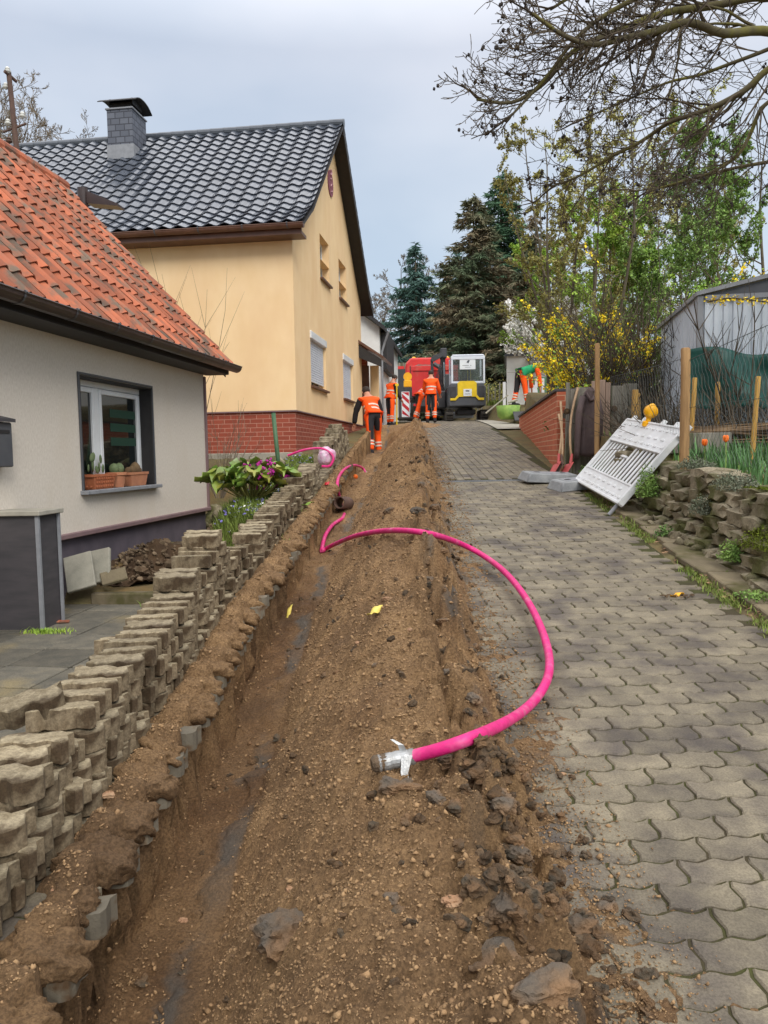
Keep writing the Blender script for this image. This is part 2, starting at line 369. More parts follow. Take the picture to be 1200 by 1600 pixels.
m['hiv'] = M('hi-vis orange', srgb(255, 96, 24), srgb(250, 84, 18), 5, .75, .3, 12, spec=.3)
m['refl'] = M('reflective band', srgb(206, 196, 184), srgb(226, 200, 180), 9, .4)
m['navy'] = M('black work cloth', srgb(30, 29, 33), srgb(38, 36, 40), 8, .85, .3, 20)
m['skin'] = M('skin', srgb(206, 150, 122), srgb(196, 138, 112), 9, .6)
m['hair'] = M('dark hair', srgb(44, 36, 30), srgb(58, 46, 38), 20, .8)
m['greens'] = M('green cloth', srgb(26, 150, 96), srgb(20, 130, 80), 5, .85, .3, 14)
m['jacket'] = M('brown jacket', srgb(76, 62, 62), srgb(90, 74, 72), 6, .75, .5, 16)
m['red'] = M('red truck paint', srgb(206, 40, 34), srgb(192, 34, 30), 2, .4, spec=.5, c3=srgb(176, 96, 70), s3=1.4, t3=(.55, .75), coat=.2)
m['steel'] = M('dark steel', srgb(46, 46, 50), srgb(60, 60, 62), 6, .5, .2, 30, spec=.5)
m['dgrey'] = M('dark grey paint', srgb(72, 74, 80), srgb(82, 84, 88), 5, .45)
m['myel'] = M('machine yellow', srgb(236, 200, 30), srgb(222, 188, 28), 5, .4, coat=.2)
m['silver'] = M('silver paint', srgb(208, 214, 222), srgb(216, 221, 228), 5, .4)
m['rubber'] = M('rubber', srgb(44, 42, 40), srgb(66, 60, 52), 8, .9, .4, 30)
m['chrome'] = M('chrome rod', srgb(180, 182, 184), None, rough=.2, metal=.9)
m['paper'] = M('white board', srgb(224, 228, 230), srgb(216, 220, 224), 3, .5)
m['ink'] = M('ink', srgb(60, 64, 72), None, rough=.6)
m['signred'] = M('sign red', srgb(186, 34, 44), None, rough=.4)
m['lampy'] = M('amber lamp plastic', srgb(246, 182, 10), srgb(238, 168, 8), 5, .3, spec=.6)
m['bwhite'] = M('white barrier plastic', srgb(222, 224, 226), srgb(208, 210, 210), 3, .5, .05, 20, spec=.4, c3=srgb(186, 186, 178), s3=2.2, t3=(.55, .8))
m['foot'] = M('grey recycled plastic', srgb(120, 122, 124), srgb(146, 148, 148), 9, .8, .4, 40)
m['metalw'] = M('corrugated sheet', srgb(206, 213, 220), srgb(194, 202, 210), 2, .5, spec=.4, c3=srgb(180, 188, 194), s3=1.1, t3=(.55, .8))
m['tarp'] = M('green tarp', srgb(22, 68, 62), srgb(34, 90, 80), 5, .5, .6, 9, spec=.4)
m['wire'] = M('green wire', srgb(52, 60, 58), None, rough=.5)
m['terra'] = M('terracotta', srgb(178, 104, 66), srgb(162, 92, 58), 9, .8, .3, 40)
m['terra2'] = M('pale terracotta', srgb(188, 128, 92), srgb(174, 114, 84), 9, .8, .3, 40)
m['cactus'] = M('cactus', srgb(84, 104, 68), srgb(110, 122, 84), 12, .7, .5, 60)
m['blind'] = M('green blind', srgb(20, 58, 42), None, rough=.7)
m['bag'] = M('pink and white plastic', srgb(216, 204, 212), srgb(206, 140, 178), 9, .4, .3, 12)
m['emblem'] = M('plum emblem', srgb(140, 74, 90), srgb(128, 66, 82), 9, .7)
m['greenpole'] = M('green pole', srgb(62, 96, 66), srgb(74, 108, 74), 9, .6)
m['porc'] = M('porcelain', srgb(220, 220, 214), None, rough=.25)
m['rust'] = M('rusty brown steel', srgb(82, 62, 54), srgb(98, 74, 62), 9, .8, .3, 40)
m['redband'] = M('faded red', srgb(176, 74, 72), None, rough=.6)
m['debark'] = M('cut branch', srgb(112, 92, 68), srgb(84, 68, 52), 6, .9, rnd=.3, spec=.15)
m['litter'] = M('garden earth', srgb(100, 88, 66), srgb(112, 106, 72), 2.5, .95, .8, 30, c3=srgb(118, 98, 66), s3=1.4, spec=.15, detail=9, bdist=.02)
# ================================================================ TERRAIN
def sstep(a, b, x): t = np.clip((np.asarray(x, float)-a)/(b-a), 0, 1); return t*t*(3-2*t)
def ground_z(X, Y):
    X = np.asarray(X, float); Y = np.asarray(Y, float)
    uL = X-sh(Y); uR = X-kx(Y)+2.2; g0 = G(Y)
    base = .02+.16*sstep(7.9, 8.0, Y)+.2*sstep(8.3, 9.2, Y)+(g0-.38+.05*fbm(X*2, Y*2, 3, 5)-.02)*sstep(11.6, 14.6, Y)
    base = np.where(Y > 15, g0-.02, base)
    wid = .05+.85*sstep(7.7, 8.9, Y); off = -1.38-.42*sstep(7.7, 8.9, Y)
    zl = base+(g0-.02-base)*(1-sstep(0, 1, (off-uL)/wid))
    zl = np.where(uL < off, zl, g0-.03)+np.where((uL < -1.75) & (Y > 8), .06*fbm(X*5, Y*5, 4, 9), 0)
    z = np.where(uL < -1.0, zl, g0-.03)
    z = np.where((uL > -1.03) & (uL < .61) & (Y < 23.5), g0-1.0, z)
    ed = np.where(Y < 11.6, 2.78, 2.66+.1175*(Y-11.8)+.08-kx(Y)+2.2)
    gar = sstep(0, .05, uR-ed)*sstep(3.2, 3.6, Y)*(1-sstep(20.9, 21.3, Y))
    z = z+gar*(.56+.04*fbm(X*3, Y*3, 3, 3)+.05*np.maximum(0, Y-12))
    strip = (uR > 2.2) & (uR < ed)
    z = z+np.where(strip, .02+.03*fbm(X*6, Y*6, 3, 4), 0)
    z = z+.62*sstep(4.0, 4.5, X)*sstep(22.6, 25.0, Y)
    far = np.hypot(X, Y); z = np.where(far > 70, z+0*far, z)
    return z
us = [-400, -150, -60, -30, -18, -12, -9, -7, -5.5, -4.6, -4.1]+list(np.arange(-3.8, -1.6, .1))+[-1.62, -1.5, -1.44, -1.42, -1.4, -1.38, -1.3, -1.1, -1.04, -1.03, -1.02, -.6, 0, .4, .6, .61, .63, .9, 1.4, 1.9, 2.2, 2.24]+list(np.arange(2.3, 2.55, .06))+[2.55, 2.6, 2.65, 2.7, 2.74, 2.78, 2.83, 2.88, 2.95]+list(np.arange(3.05, 5, .12))+[5.3, 5.7, 6.3, 7, 8, 10, 13, 18, 25, 40, 60, 150, 400]
ysg = [-300, -60, -20, -6, -2, 0, .6]+list(np.arange(1, 14, .12))+list(np.arange(14, 34, .4))+[35, 37, 40, 45, 52, 60, 75, 100, 150, 250, 500, 900]
ysg = sorted(set([round(v, 3) for v in ysg]+[7.9, 7.99, 8.0, 8.05, 3.2, 3.6, 23.5, 23.52, 20.9, 21.3, 21.1]))
U_, Y_ = np.meshgrid(np.array(us, float), np.array(ysg, float))
yy = np.clip(Y_, 0, 40)
X_ = np.where(U_ < .7, U_+sh(yy), U_+(kx(yy)-2.2))
Z_ = ground_z(X_, Y_)
ny, nx = X_.shape
def gridfaces(ny, nx):
    i = np.arange(ny-1)[:, None]*nx+np.arange(nx-1)[None, :]
    return np.stack([i, i+1, i+nx+1, i+nx], -1).reshape(-1, 4)
gr_ = struct(mk('ground', np.stack([X_, Y_, Z_], -1).reshape(-1, 3), gridfaces(ny, nx), m['litter'], smooth=True))
# ---------------------------------------------------------------- soil: trench + spoil heap, one fine sheet
def soil(X, Y):
    X = np.asarray(X, float); Y = np.asarray(Y, float); u = X-sh(Y); g0 = G(Y)
    n1 = fbm(X*1.3, Y*1.3, 3, 11); n2 = fbm(X*4, Y*4, 4, 21); n3 = bil(X*11, Y*11, 4, 31); n4 = fbm(X*45, Y*45, 3, 41)
    dep = .45+.05*fbm(Y*.6, Y*0, 3, 2)-.10*sstep(5.5, 8.5, Y)*(1-sstep(17, 20, Y))
    # left lip, lobed by the half stones that still sit under it
    ph = (Y/.225)*2*np.pi
    edge = -.912+.035*fbm(Y*2.2, Y*0+3, 3, 7)+.012*np.sin(ph)+.022*fbm(Y*9, Y*0+1, 4, 8)
    lip = .038+.045*np.clip(np.sin(ph+.5), -.4, 1)*np.exp(-((u-edge+.07)/.09)**2)+.022*n2+.01*n3-.05*sstep(-.98, -1.06, u)
    floor = -dep+.04*n2+.02*n3*sstep(-.8, -.7, u)+.02*n1
    under = .035*np.sin((-u)*40+Y*3)*0
    wall = sstep(0, 1, (u-edge+.03*n2)/(.035+.02*vn(Y*3, Y*0, 5)))
    zl = lip*(1-wall)+floor*wall
    grow = 1-.35*sstep(14, 22, Y)
    toe = .63-.10*sstep(6, 12, Y)+.04*n1+.03*n2
    l1 = -dep+(1.40+.25*vn(Y*.7, Y*0, 3))*(u+toe); l2 = .0+.95*(u+toe-.34); left = np.where(u < -2, 0, -np.log(np.exp(-26*l1)+np.exp(-26*l2))/26)
    right = (.80+.2*vn(Y*.9, Y*0+5, 9))*(.50-.05*(1-sstep(3.5, 5.5, Y))-.06*(1-sstep(1.8, 3.2, Y))+.07*fbm(Y*1.7, Y*0+9, 3, 12)-u)
    top = .36*grow+.06*fbm(Y*.8, u*1.5, 2, 14)
    k = 11.0
    hp = -np.log(np.exp(-k*left)+np.exp(-k*right)+np.exp(-k*top))/k
    hp = np.where(u > .75, right, hp)
    clod = np.clip(bil(X*5.5, Y*5.5, 3, 71)-.36, 0, .5)*.42*sstep(.05, .3, u)*sstep(.56, .40, u)
    hp = hp+.05*n2+.03*(n3-.3)+.012*n4+clod*1.0
    z = np.logaddexp(30*zl, 30*np.where(u > -.8, hp, -3))/30
    z = np.where(u < edge+.1, np.maximum(zl, z-.05*0), z)+.006*n4
    end = sstep(20.5, 23.5, Y)
    z = z*(1-end)+(.03+.05*n2)*end*np.where(u < .9, 1, 0)
    film = .020*fbm(X*8, Y*8, 4, 91)+.012*fbm(X*37, Y*37, 3, 92)-.045*(u-.50+.05*(1-sstep(3.5, 5.5, Y)))
    z = np.where(u > .38, np.maximum(z, np.maximum(film, -.05)), z)
    return g0+z
ys = [1.15]
while ys[-1] < 24.4: ys.append(ys[-1]+max(.008, .0046*ys[-1]))
ys = np.array(ys)
ul = np.unique(np.concatenate([np.arange(-1.08, -.98, .03), np.arange(-.98, -.72, .007), np.arange(-.72, .9, .0095)]))
UU, YY = np.meshgrid(ul, ys)
XX = UU+sh(YY); ZZ = soil(XX, YY)
wm = np.clip((G(YY)+.0-ZZ)/.08, 0, 1)*(UU < -.62)
XX = XX+np.clip((G(YY)-.09-ZZ)/.08, 0, 1)*(UU < -.62)*(.085*fbm(YY*6, ZZ*7, 4, 61)+.03*bil(YY*17, ZZ*17, 2, 62)-.045)
so_ = struct(mk('trench_soil', np.stack([XX, YY, ZZ], -1).reshape(-1, 3), gridfaces(*XX.shape), m['soil'], smooth=True))
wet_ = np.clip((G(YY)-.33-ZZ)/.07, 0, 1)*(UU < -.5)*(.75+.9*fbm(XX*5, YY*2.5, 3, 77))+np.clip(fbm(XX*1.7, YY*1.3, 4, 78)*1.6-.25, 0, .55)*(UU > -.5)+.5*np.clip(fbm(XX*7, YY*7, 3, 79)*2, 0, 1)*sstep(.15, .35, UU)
cl_ = np.clip(1.5-np.abs(UU+.655-.10*sstep(6, 12, YY)+.05*fbm(YY*1.5, YY*0, 3, 81))/.035, 0, 1)*np.clip(fbm(XX*3, YY*2.2, 4, 82)*3+.45, 0, 1)*.85
cl_ = np.maximum(cl_, np.clip(fbm(XX*6, YY*6, 4, 83)*3-.35, 0, .8)*sstep(.2, .34, UU))
ac_ = so_.data.attributes.new('claymix', 'FLOAT', 'POINT'); ac_.data.foreach_set('value', np.clip(cl_, 0, 1).astype(np.float32).ravel())
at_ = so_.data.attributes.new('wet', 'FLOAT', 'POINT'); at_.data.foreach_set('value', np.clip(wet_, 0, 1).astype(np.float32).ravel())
# dirt carried up the road past the end of the heap
xs = np.linspace(.1, 3.0, 60); yy2 = np.linspace(23.2, 27.5, 60); A_, B_ = np.meshgrid(xs, yy2)
hz = .05*fbm(A_*2.2, B_*1.2, 4, 15)+.06-.10*np.hypot((A_-1.2)/1.1, (B_-25)/2.0)**2
struct(mk('spread_dirt', np.stack([A_, B_, G(B_)+hz], -1).reshape(-1, 3), gridfaces(60, 60), m['soil'], smooth=True))
# loose grit all over the heap: uncountable
N = 90000
t = rng.random(N); Yg = 1.2*np.exp(t*math.log(16/1.2)); ug = rng.random(N)*1.85-1.06
ug = np.where(rng.random(N) < .05, .5+rng.random(N)*.45, ug)
Xg = ug+sh(Yg); Zg = soil(Xg, Yg); Zg = np.maximum(Zg, np.where(ug > .48, G(Yg)+.004, -9))
keep = ~((ug > -.86) & (ug < -.60) & (rng.random(N) < .7)) & ~((ug > .62) & (rng.random(N) < .35+.65*(ug-.6)/.3))
Xg, Yg, Zg, ug = Xg[keep], Yg[keep], Zg[keep], ug[keep]; N = len(Xg)
O = np.array([(1, 0, 0), (-1, 0, 0), (0, 1, 0), (0, -1, 0), (0, 0, 1), (0, 0, -1)], float)
OF = np.array([(0, 2, 4), (2, 1, 4), (1, 3, 4), (3, 0, 4), (2, 0, 5), (1, 2, 5), (3, 1, 5), (0, 3, 5)])
sz = .0024*np.exp(rng.normal(0, .5, N))*(1+.16*Yg)
sz = np.clip(sz, .0015, .012)*np.where(ug > .5, .75, 1)
a = rng.random(N)*6.28; ca, sa = np.cos(a), np.sin(a)
V = O[None]*(.6+.8*rng.random((N, 6, 1)))*sz[:, None, None]*np.stack([np.ones(N)*1.2, .7+.5*rng.random(N), .5+.3*rng.random(N)], -1)[:, None, :]
V = V+rng.normal(0, .25, V.shape)*sz[:, None, None]
Vx = V[..., 0]*ca[:, None]-V[..., 1]*sa[:, None]; Vy = V[..., 0]*sa[:, None]+V[..., 1]*ca[:, None]
V = np.stack([Vx+Xg[:, None], Vy+Yg[:, None], V[..., 2]+Zg[:, None]+sz[:, None]*.15], -1).reshape(-1, 3)
Fg = (OF[None]+(np.arange(N)*6)[:, None, None]).reshape(-1, 3)
gr = mk('gravel', V, Fg, m['grit'], rnd=np.repeat(rng.random(N), 8))
stuff(gr, 'brown sandy grit and small stones covering the spoil heap', 'gravel')
# ================================================================ PAVING
WA, WS = .0085, .007
def stone_outline(npt):
    # wave stone 0.225 x 0.1125, joint S shaped; returns closed outline centred on (0,0)
    A = WA; Lx = .225; Ly = .1125; P = .1125
    w = lambda x: A*math.cos(2*math.pi*x/P)
    top = [(x, Ly/2+w(x)) for x in np.linspace(0, Lx, npt)]
    bot = [(x, -Ly/2+w(x)) for x in np.linspace(-.010, Lx-.010, npt)]
    def side(p, q, n, sg=1):   # S joint
        o = []
        for i in range(1, n):
            t_ = i/n; o.append((p[0]+(q[0]-p[0])*t_+sg*WS*math.sin(2*math.pi*t_), p[1]+(q[1]-p[1])*t_))
        return o
    k = 4 if npt > 8 else 2
    pts = bot+side(bot[-1], top[-1], k)+top[::-1]+side(top[0], bot[0], k, -1)
    return np.array(pts)-np.array([Lx/2-.006, 0])
def shrink(P, d):
    n = len(P); out = []
    for i in range(n):
        a_ = P[i-1]; b_ = P[(i+1) % n]; t_ = b_-a_; t_ = t_/(np.linalg.norm(t_)+1e-9); out.append(P[i]+d*np.array([-t_[1], t_[0]]))
    return np.array(out)
def paving(name, cells, npt, rot=0.0, lo=-.03):
    P0 = stone_outline(npt); n = len(P0)
    R1 = shrink(P0, .0048); R2 = shrink(P0, .0095)
    ring = np.concatenate([np.c_[R1, np.full(n, lo)], np.c_[R1, np.full(n, -.0055)], np.c_[R2, np.full(n, 0.0)]])
    c, s = math.cos(rot), math.sin(rot)
    ring = np.c_[ring[:, 0]*c-ring[:, 1]*s, ring[:, 0]*s+ring[:, 1]*c, ring[:, 2]]
    C = np.array(cells); K = len(C)
    tl = rng.normal(0, .008, (K, 2)); dz = rng.normal(0, .0016, K); ar = rng.normal(0, .006, K)
    x = ring[None, :, 0]-ring[None, :, 1]*ar[:, None]; y = ring[None, :, 1]+ring[None, :, 0]*ar[:, None]
    x = x+rng.normal(0, .0009, x.shape); y = y+rng.normal(0, .0009, y.shape)
    X = C[:, None, 0]+x; Y = C[:, None, 1]+y
    Z = G(C[:, 1])[:, None]+.105*y+ring[None, :, 2]+dz[:, None]+x*tl[:, :1]+y*tl[:, 1:]
    V = np.stack([X, Y, Z], -1).reshape(-1, 3)
    q = []
    for r_ in (0, 1):
        for i in range(n): q.append((r_*n+i, r_*n+(i+1) % n, (r_+1)*n+(i+1) % n, (r_+1)*n+i))
    q = np.array(q)
    Fq = (q[None]+(np.arange(K)*3*n)[:, None, None]).reshape(-1, 4)
    cap = [tuple(range(k*3*n+2*n, k*3*n+3*n)) for k in range(K)]
    me_f = [tuple(r_) for r_ in Fq.tolist()]+cap
    rn = rng.random(K)
    return mk(name, V, me_f, m['paver'], rnd=np.concatenate([np.repeat(rn, len(q)), rn]))
ROWT = R(2.6)
def cellrows(y0, y1, x0f, x1f, tilt=.045):
    out = []; r_ = int(y0/.1125)-8; ct, st_ = math.cos(ROWT), math.sin(ROWT)
    while r_*.1125 < y1+.5:
        y = r_*.1125; off = (r_ % 2)*.1125
        for k in range(-40, 40):
            xx = k*.225+off; x = xx*ct-y*st_; Yc = xx*st_+y*ct
            if y0 < Yc < y1 and x0f(Yc) < x < x1f(Yc): out.append((x, Yc))
        r_ += 1
    return out
near = cellrows(1.0, 11.0, lambda y: float(sh(y))+.22, lambda y: float(kx(y))-.02)
near = [c for c in near if c[1] < 10.72]
struct(paving('road', [c for c in near if c[1] < 6.5], 13, ROWT))
struct(paving('road', [c for c in near if c[1] >= 6.5], 9, ROWT))
# beyond the drain the stones turn and run along the road
far = []
for k in range(0, 40):
    x = .2+k*.1125
    for j in range(44, 260):
        y = j*.225+(k % 2)*.1125
        if y > 10.92 and y < 30.5 and float(sh(y))+.3 < x < float(kx(y))-.1+(0.4 if y > 22 else 0): far.append((x, y))
struct(paving('road', far, 5, math.pi/2))
# left margin stones that stay under the stack, ends lobed over the trench
ml = cellrows(1.0, 16, lambda y: float(sh(y))-(1.26 if y < 8.1 else 1.5), lambda y: float(sh(y))-1.0)
struct(paving('road_margin', ml, 9, ROWT))
# joint filling / bedding sheet
yb = np.arange(.8, 31, .3)
def strip_sheet(name, x0f, x1f, ysv, dz, mat, nx=6):
    A = np.array([[(x0f(y)+(x1f(y)-x0f(y))*i/(nx-1), y, g(y)+dz) for i in range(nx)] for y in ysv])
    return struct(mk(name, A.reshape(-1, 3), gridfaces(len(ysv), nx), mat))
strip_sheet('road_bedding', lambda y: float(sh(y))+.62, lambda y: float(kx(y))+.04+(.4 if y > 22 else 0), yb, -.008, m['joint'])
strip_sheet('road_bedding', lambda y: float(sh(y))-(1.36 if y < 8.1 else 1.6), lambda y: float(sh(y))-.98, np.arange(.8, 16.2, .3), -.0095, m['joint'])
m['asph'] = M('old tarmac', srgb(150, 146, 134), srgb(166, 160, 146), 1.5, .9, .4, 60, c3=srgb(128, 120, 104), s3=.8, spec=.25, bdist=.005)
strip_sheet('upper_road', lambda y: -1.0, lambda y: 6.5 if y > 40 else float(kx(y))+.6, np.arange(30.4, 62, .6), .006, m['asph'])
strip_sheet('side_driveway', lambda y: float(kx(y))+.02, lambda y: float(kx(y))+1.3, np.arange(20.8, 31, .4), .03, m['conc'])
# ragged stone ends showing in the trench wall
eb = B(); P0 = stone_outline(9)
for j in range(0, 62):
    y = 1.52+j*.225*(1 if j < 30 else 1); x = float(sh(y))-.950+random.uniform(-.008, .008)
    if y > 13: break
    n = len(P0); gz = g(y); rz = random.uniform(-.06, .06)
    q0 = shrink(P0, .003)*np.array([1, .92])
    V = [(x+p[0]*math.cos(rz)-p[1]*math.sin(rz), y+p[0]*math.sin(rz)+p[1]*math.cos(rz), gz-.082) for p in q0]+[(x+p[0]*math.cos(rz)-p[1]*math.sin(rz), y+p[0]*math.sin(rz)+p[1]*math.cos(rz), gz-.002) for p in q0]
    eb.add(V, [tuple(range(n, 2*n))]+[(i, (i+1) % n, (i+1) % n+n, i+n) for i in range(n)])
o = eb.mk('trench_edge_stones', m['edge']); struct(o)
cap = B()
for j in range(0, 48):
    y = 1.52+j*.225+random.uniform(-.03, .03); x = float(sh(y))-.905-abs(random.gauss(0, .008)); sc_ = random.uniform(.85, 1.25)
    if j % 9 == 8: continue
    n0_ = len(cap.v); cap.ball((0, 0, 0), sc_, (.105, .100, .052), 4, (0, R(8), 0), .5)
    A_ = np.array(cap.v[n0_:]); q_ = fbm(A_[:, 0]*38+j, A_[:, 1]*38+A_[:, 2]*30, 4, 5)*.035; L_ = np.linalg.norm(A_, axis=1)[:, None]; A_ = A_*(1+q_[:, None]/L_)+np.array([x-.02+random.uniform(-.01, .01), y+random.uniform(-.02, .02), g(y)-.002]); cap.v[n0_:] = [tuple(v) for v in A_]
struct(cap.mk('soil_caps', m['soil'], None, True))
# drain channel across the road
db = B(); 
for k in range(48):
    x = .72+k*.04; 
    if x > 2.5: break
    db.box((x, 10.82, g(10.82)+.002), (.022, .085, .012), None, .003)
dr = db.mk('channel_drain', m['dgrey']); tag(dr, 'narrow slotted drain laid across the paved road', 'drain')
d2 = B(); d2.bx(.66, 2.52, 10.765, 10.775, g(10.8)-.03, g(10.8)+.004); d2.bx(.66, 2.52, 10.865, 10.875, g(10.8)-.03, g(10.8)+.006)
d2.mk('channel_frame', m['lead'], dr)
# kerb strip: old slabs and mossy joint
kb = B()
y = 3.4
while y < 8.4:
    l = random.uniform(.3, .6); x0 = float(kx(y))+.13
    kb.box((x0+.2+random.uniform(-.02, .02), y+l/2, g(y+l/2)+.012), (.36+random.uniform(-.05, .05), l-.02, .05), (math.atan(.108), random.uniform(-.03, .03), random.uniform(-.08, .03)), .008)
    y += l
m['kslab'] = M('old kerb slab', srgb(112, 102, 82), srgb(132, 120, 96), 5, .9, .6, 50, rnd=.15, c3=srgb(88, 84, 52), s3=3, t3=(.5, .65), spec=.3, detail=8)
struct(kb.mk('kerb_strip', m['kslab']))
# leaf-shaped blades -------------------------------------------------
def blades(P, h, w, lean=.4, seed=0, seg=2):
    # P Nx3 base points, tapering bent blades
    N = len(P); a = rng.random(N)*6.283; d = np.stack([np.cos(a), np.sin(a)], -1); l = lean*(rng.random(N)+.2)
    hh = h*(.6+.7*rng.random(N)) if np.isscalar(h) else h; ww = w*(.7+.6*rng.random(N))
    s = np.stack([-d[:, 1], d[:, 0]], -1)
    V = np.zeros((N, 5, 3))
    for i, (t_, k) in enumerate(((0, 1), (0, -1), (.55, 1), (.55, -1))):
        V[:, i, :2] = P[:, :2]+d*(l*hh*t_**2)[:, None]+s*(k*ww*.5*(1 if t_ == 0 else .8))[:, None]; V[:, i, 2] = P[:, 2]+hh*t_
    V[:, 4, :2] = P[:, :2]+d*(l*hh)[:, None]; V[:, 4, 2] = P[:, 2]+hh*.98
    b = (np.arange(N)*5)[:, None]
    T = np.concatenate([b+np.array([0, 1, 3]), b+np.array([0, 3, 2]), b+np.array([2, 3, 4])], 1).reshape(-1, 3)
    return V.reshape(-1, 3), T, np.repeat(rng.random(N), 3)
def leaves(P, size, up=.3, asp=.55, jitter=.3):
    # P Nx3 -> diamond shaped folded leaves
    N = len(P); n = rng.normal(0, 1, (N, 3)); n[:, 2] += up*2; n /= np.linalg.norm(n, axis=1)[:, None]
    t_ = rng.normal(0, 1, (N, 3)); t_ -= n*(t_*n).sum(1)[:, None]; t_ /= np.linalg.norm(t_, axis=1)[:, None]; s = np.cross(n, t_)
    L = (size*(1+jitter*rng.normal(0, 1, N)))[:, None]; L = np.abs(L)
    V = np.stack([P-t_*L*.5, P+s*L*asp*.5+n*L*.08, P+t_*L*.5, P-s*L*asp*.5+n*L*.08], 1).reshape(-1, 3)
    b = (np.arange(N)*4)[:, None]
    T = np.concatenate([b+np.array([0, 1, 2]), b+np.array([0, 2, 3])], 1).reshape(-1, 3)
    return V, T, np.repeat(rng.random(N), 2)
# moss and grass growing in the kerb joint
Ng = 5200
Yq = 3.2+rng.random(Ng)**1.3*8; Xq = kx(Yq)+.06+rng.normal(0, .03, Ng)*(1+.5*(vn(Yq*2, Yq*0)))
kp = (vn(Yq*1.6, Yq*0+2, 3) > -.12); Xq, Yq = Xq[kp], Yq[kp]
P = np.stack([Xq, Yq, G(Yq)+.0], -1)
V, T, r_ = blades(P, .026, .006, .9); o = mk('grass', V, T, m['grass'], rnd=r_); stuff(o, 'mossy grass growing in the joint along the right edge of the paving', 'grass')
# ================================================================ PATIO
ang = R(-8)
pb = B(); ca, sa = math.cos(ang), math.sin(ang)
org = Vector((-1.55, 7.9))
for i in range(-2, 12):
    for j in range(0, 16):
        lx = -(i+.5)*.5+.1; ly = -(j+.5)*.5+(.0 if i % 2 else .0)
        x = org.x+lx*ca-ly*sa; y = org.y+lx*sa+ly*ca
        if x > float(sh(y))-1.2 or y > 7.95: continue
        pb.box((x, y, .03+random.uniform(-.003, .003)), (.484, .484, .05), (random.uniform(-.006, .006), random.uniform(-.006, .006), ang), .006)
struct(pb.mk('patio', m['slab']))
# ================================================================ HOUSES
def wallgrid(b, fn, a0, a1, z0, z1, holes, dep):
    A = sorted({a0, a1, *[h[0] for h in holes], *[h[1] for h in holes]}); Z = sorted({z0, z1, *[h[2] for h in holes], *[h[3] for h in holes]})
    for i in range(len(A)-1):
        for j in range(len(Z)-1):
            ca_, cz_ = (A[i]+A[i+1])/2, (Z[j]+Z[j+1])/2
            if any(h[0] < ca_ < h[1] and h[2] < cz_ < h[3] for h in holes): continue
            b.add([fn(A[i], Z[j], 0), fn(A[i+1], Z[j], 0), fn(A[i+1], Z[j+1], 0), fn(A[i], Z[j+1], 0)], [(0, 1, 2, 3)])
    for h in holes:
        c = [(h[0], h[2]), (h[1], h[2]), (h[1], h[3]), (h[0], h[3])]
        for i in range(4):
            p, q = c[i], c[(i+1) % 4]
            b.add([fn(*p, 0), fn(*q, 0), fn(*q, dep), fn(*p, dep)], [(0, 1, 2, 3)])
def tile_roof(name, base, along0, w, ncol, nrow, l, mat, parent, amp=.028, lip=.022, phase=0.0, nu=6, skew=1, jit=.003, dark=False):
    # base(s)-> (x,z), (nx,nz) at slope distance s; tiles run along local y from along0 with width w
    V = []; Fs = []; rn = []
    for i in range(nrow):
        (x0, z0), (nx0, nz0) = base(i*l); (x1, z1), (nx1, nz1) = base((i+1)*l+.03)
        for j in range(ncol):
            r_ = random.random(); k0 = len(V); jz = random.uniform(-jit, jit); jl = random.uniform(-.006, .006)
            for u in range(nu):
                t_ = u/(nu-1); tt = t_ if skew > 0 else 1-t_
                pr = amp*(math.cos(2*math.pi*(tt**1.0+phase))*.5+.5)**1.2
                y = along0+(j+t_)*w
                a_ = pr+lip+jz; bz = pr
                xa = x0-(x1-x0)*jl*3; za = z0-(z1-z0)*jl*3
                V.append((xa+nx0*(a_-.016), y, za+nz0*(a_-.016))); V.append((xa+nx0*a_, y, za+nz0*a_)); V.append((x1+nx1*bz, y, z1+nz1*bz))
            for u in range(nu-1):
                k = k0+u*3
                Fs.append((k, k+3, k+4, k+1)); Fs.append((k+1, k+4, k+5, k+2)); rn += [r_*.6, r_]
    return mk(name, V, Fs, mat, parent, False, rn)
# ---- grey house -------------------------------------------------------
GA = R(-8)
gh = thing('grey_house', 'low house with pale grey textured render, dark plinth and orange pantile roof', 'house', (-2.75, 12, 0), GA)
Z0, ZM, ZE = -.1, .79, 2.86
b = B(); fx = lambda a_, z, d: (-d, a_, z)
wallgrid(b, fx, -11, 0, ZM, 3.06, [(-3.68, -1.9, 1.22, 2.47)], .32)
# gable ends
ridx, ridz = -2.3, 5.86
b.add([(0, 0, ZM), (-4.6, 0, ZM), (-4.6, 0, 3.06), (ridx, 0, 5.6), (0, 0, 3.06)], [(0, 1, 2, 3, 4)])
b.add([(0, -11, ZM), (-4.6, -11, ZM), (-4.6, -11, 3.06), (ridx, -11, 5.6), (0, -11, 3.06)], [(0, 1, 2, 3, 4)])
b.add([(-4.6, 0, ZM), (-4.6, -11, ZM), (-4.6, -11, 3.06), (-4.6, 0, 3.06)], [(0, 1, 2, 3)])
b.mk('wall', m['cream'], gh)
b = B(); b.bx(-4.55, -.03, -10.97, -.03, Z0, ZM-.005); b.mk('plinth', m['plinth'], gh)
b = B(); b.bx(-.02, .05, -10.9, .02, ZM-.055, ZM, .008); b.mk('plinth_moulding', m['mauve'], gh)
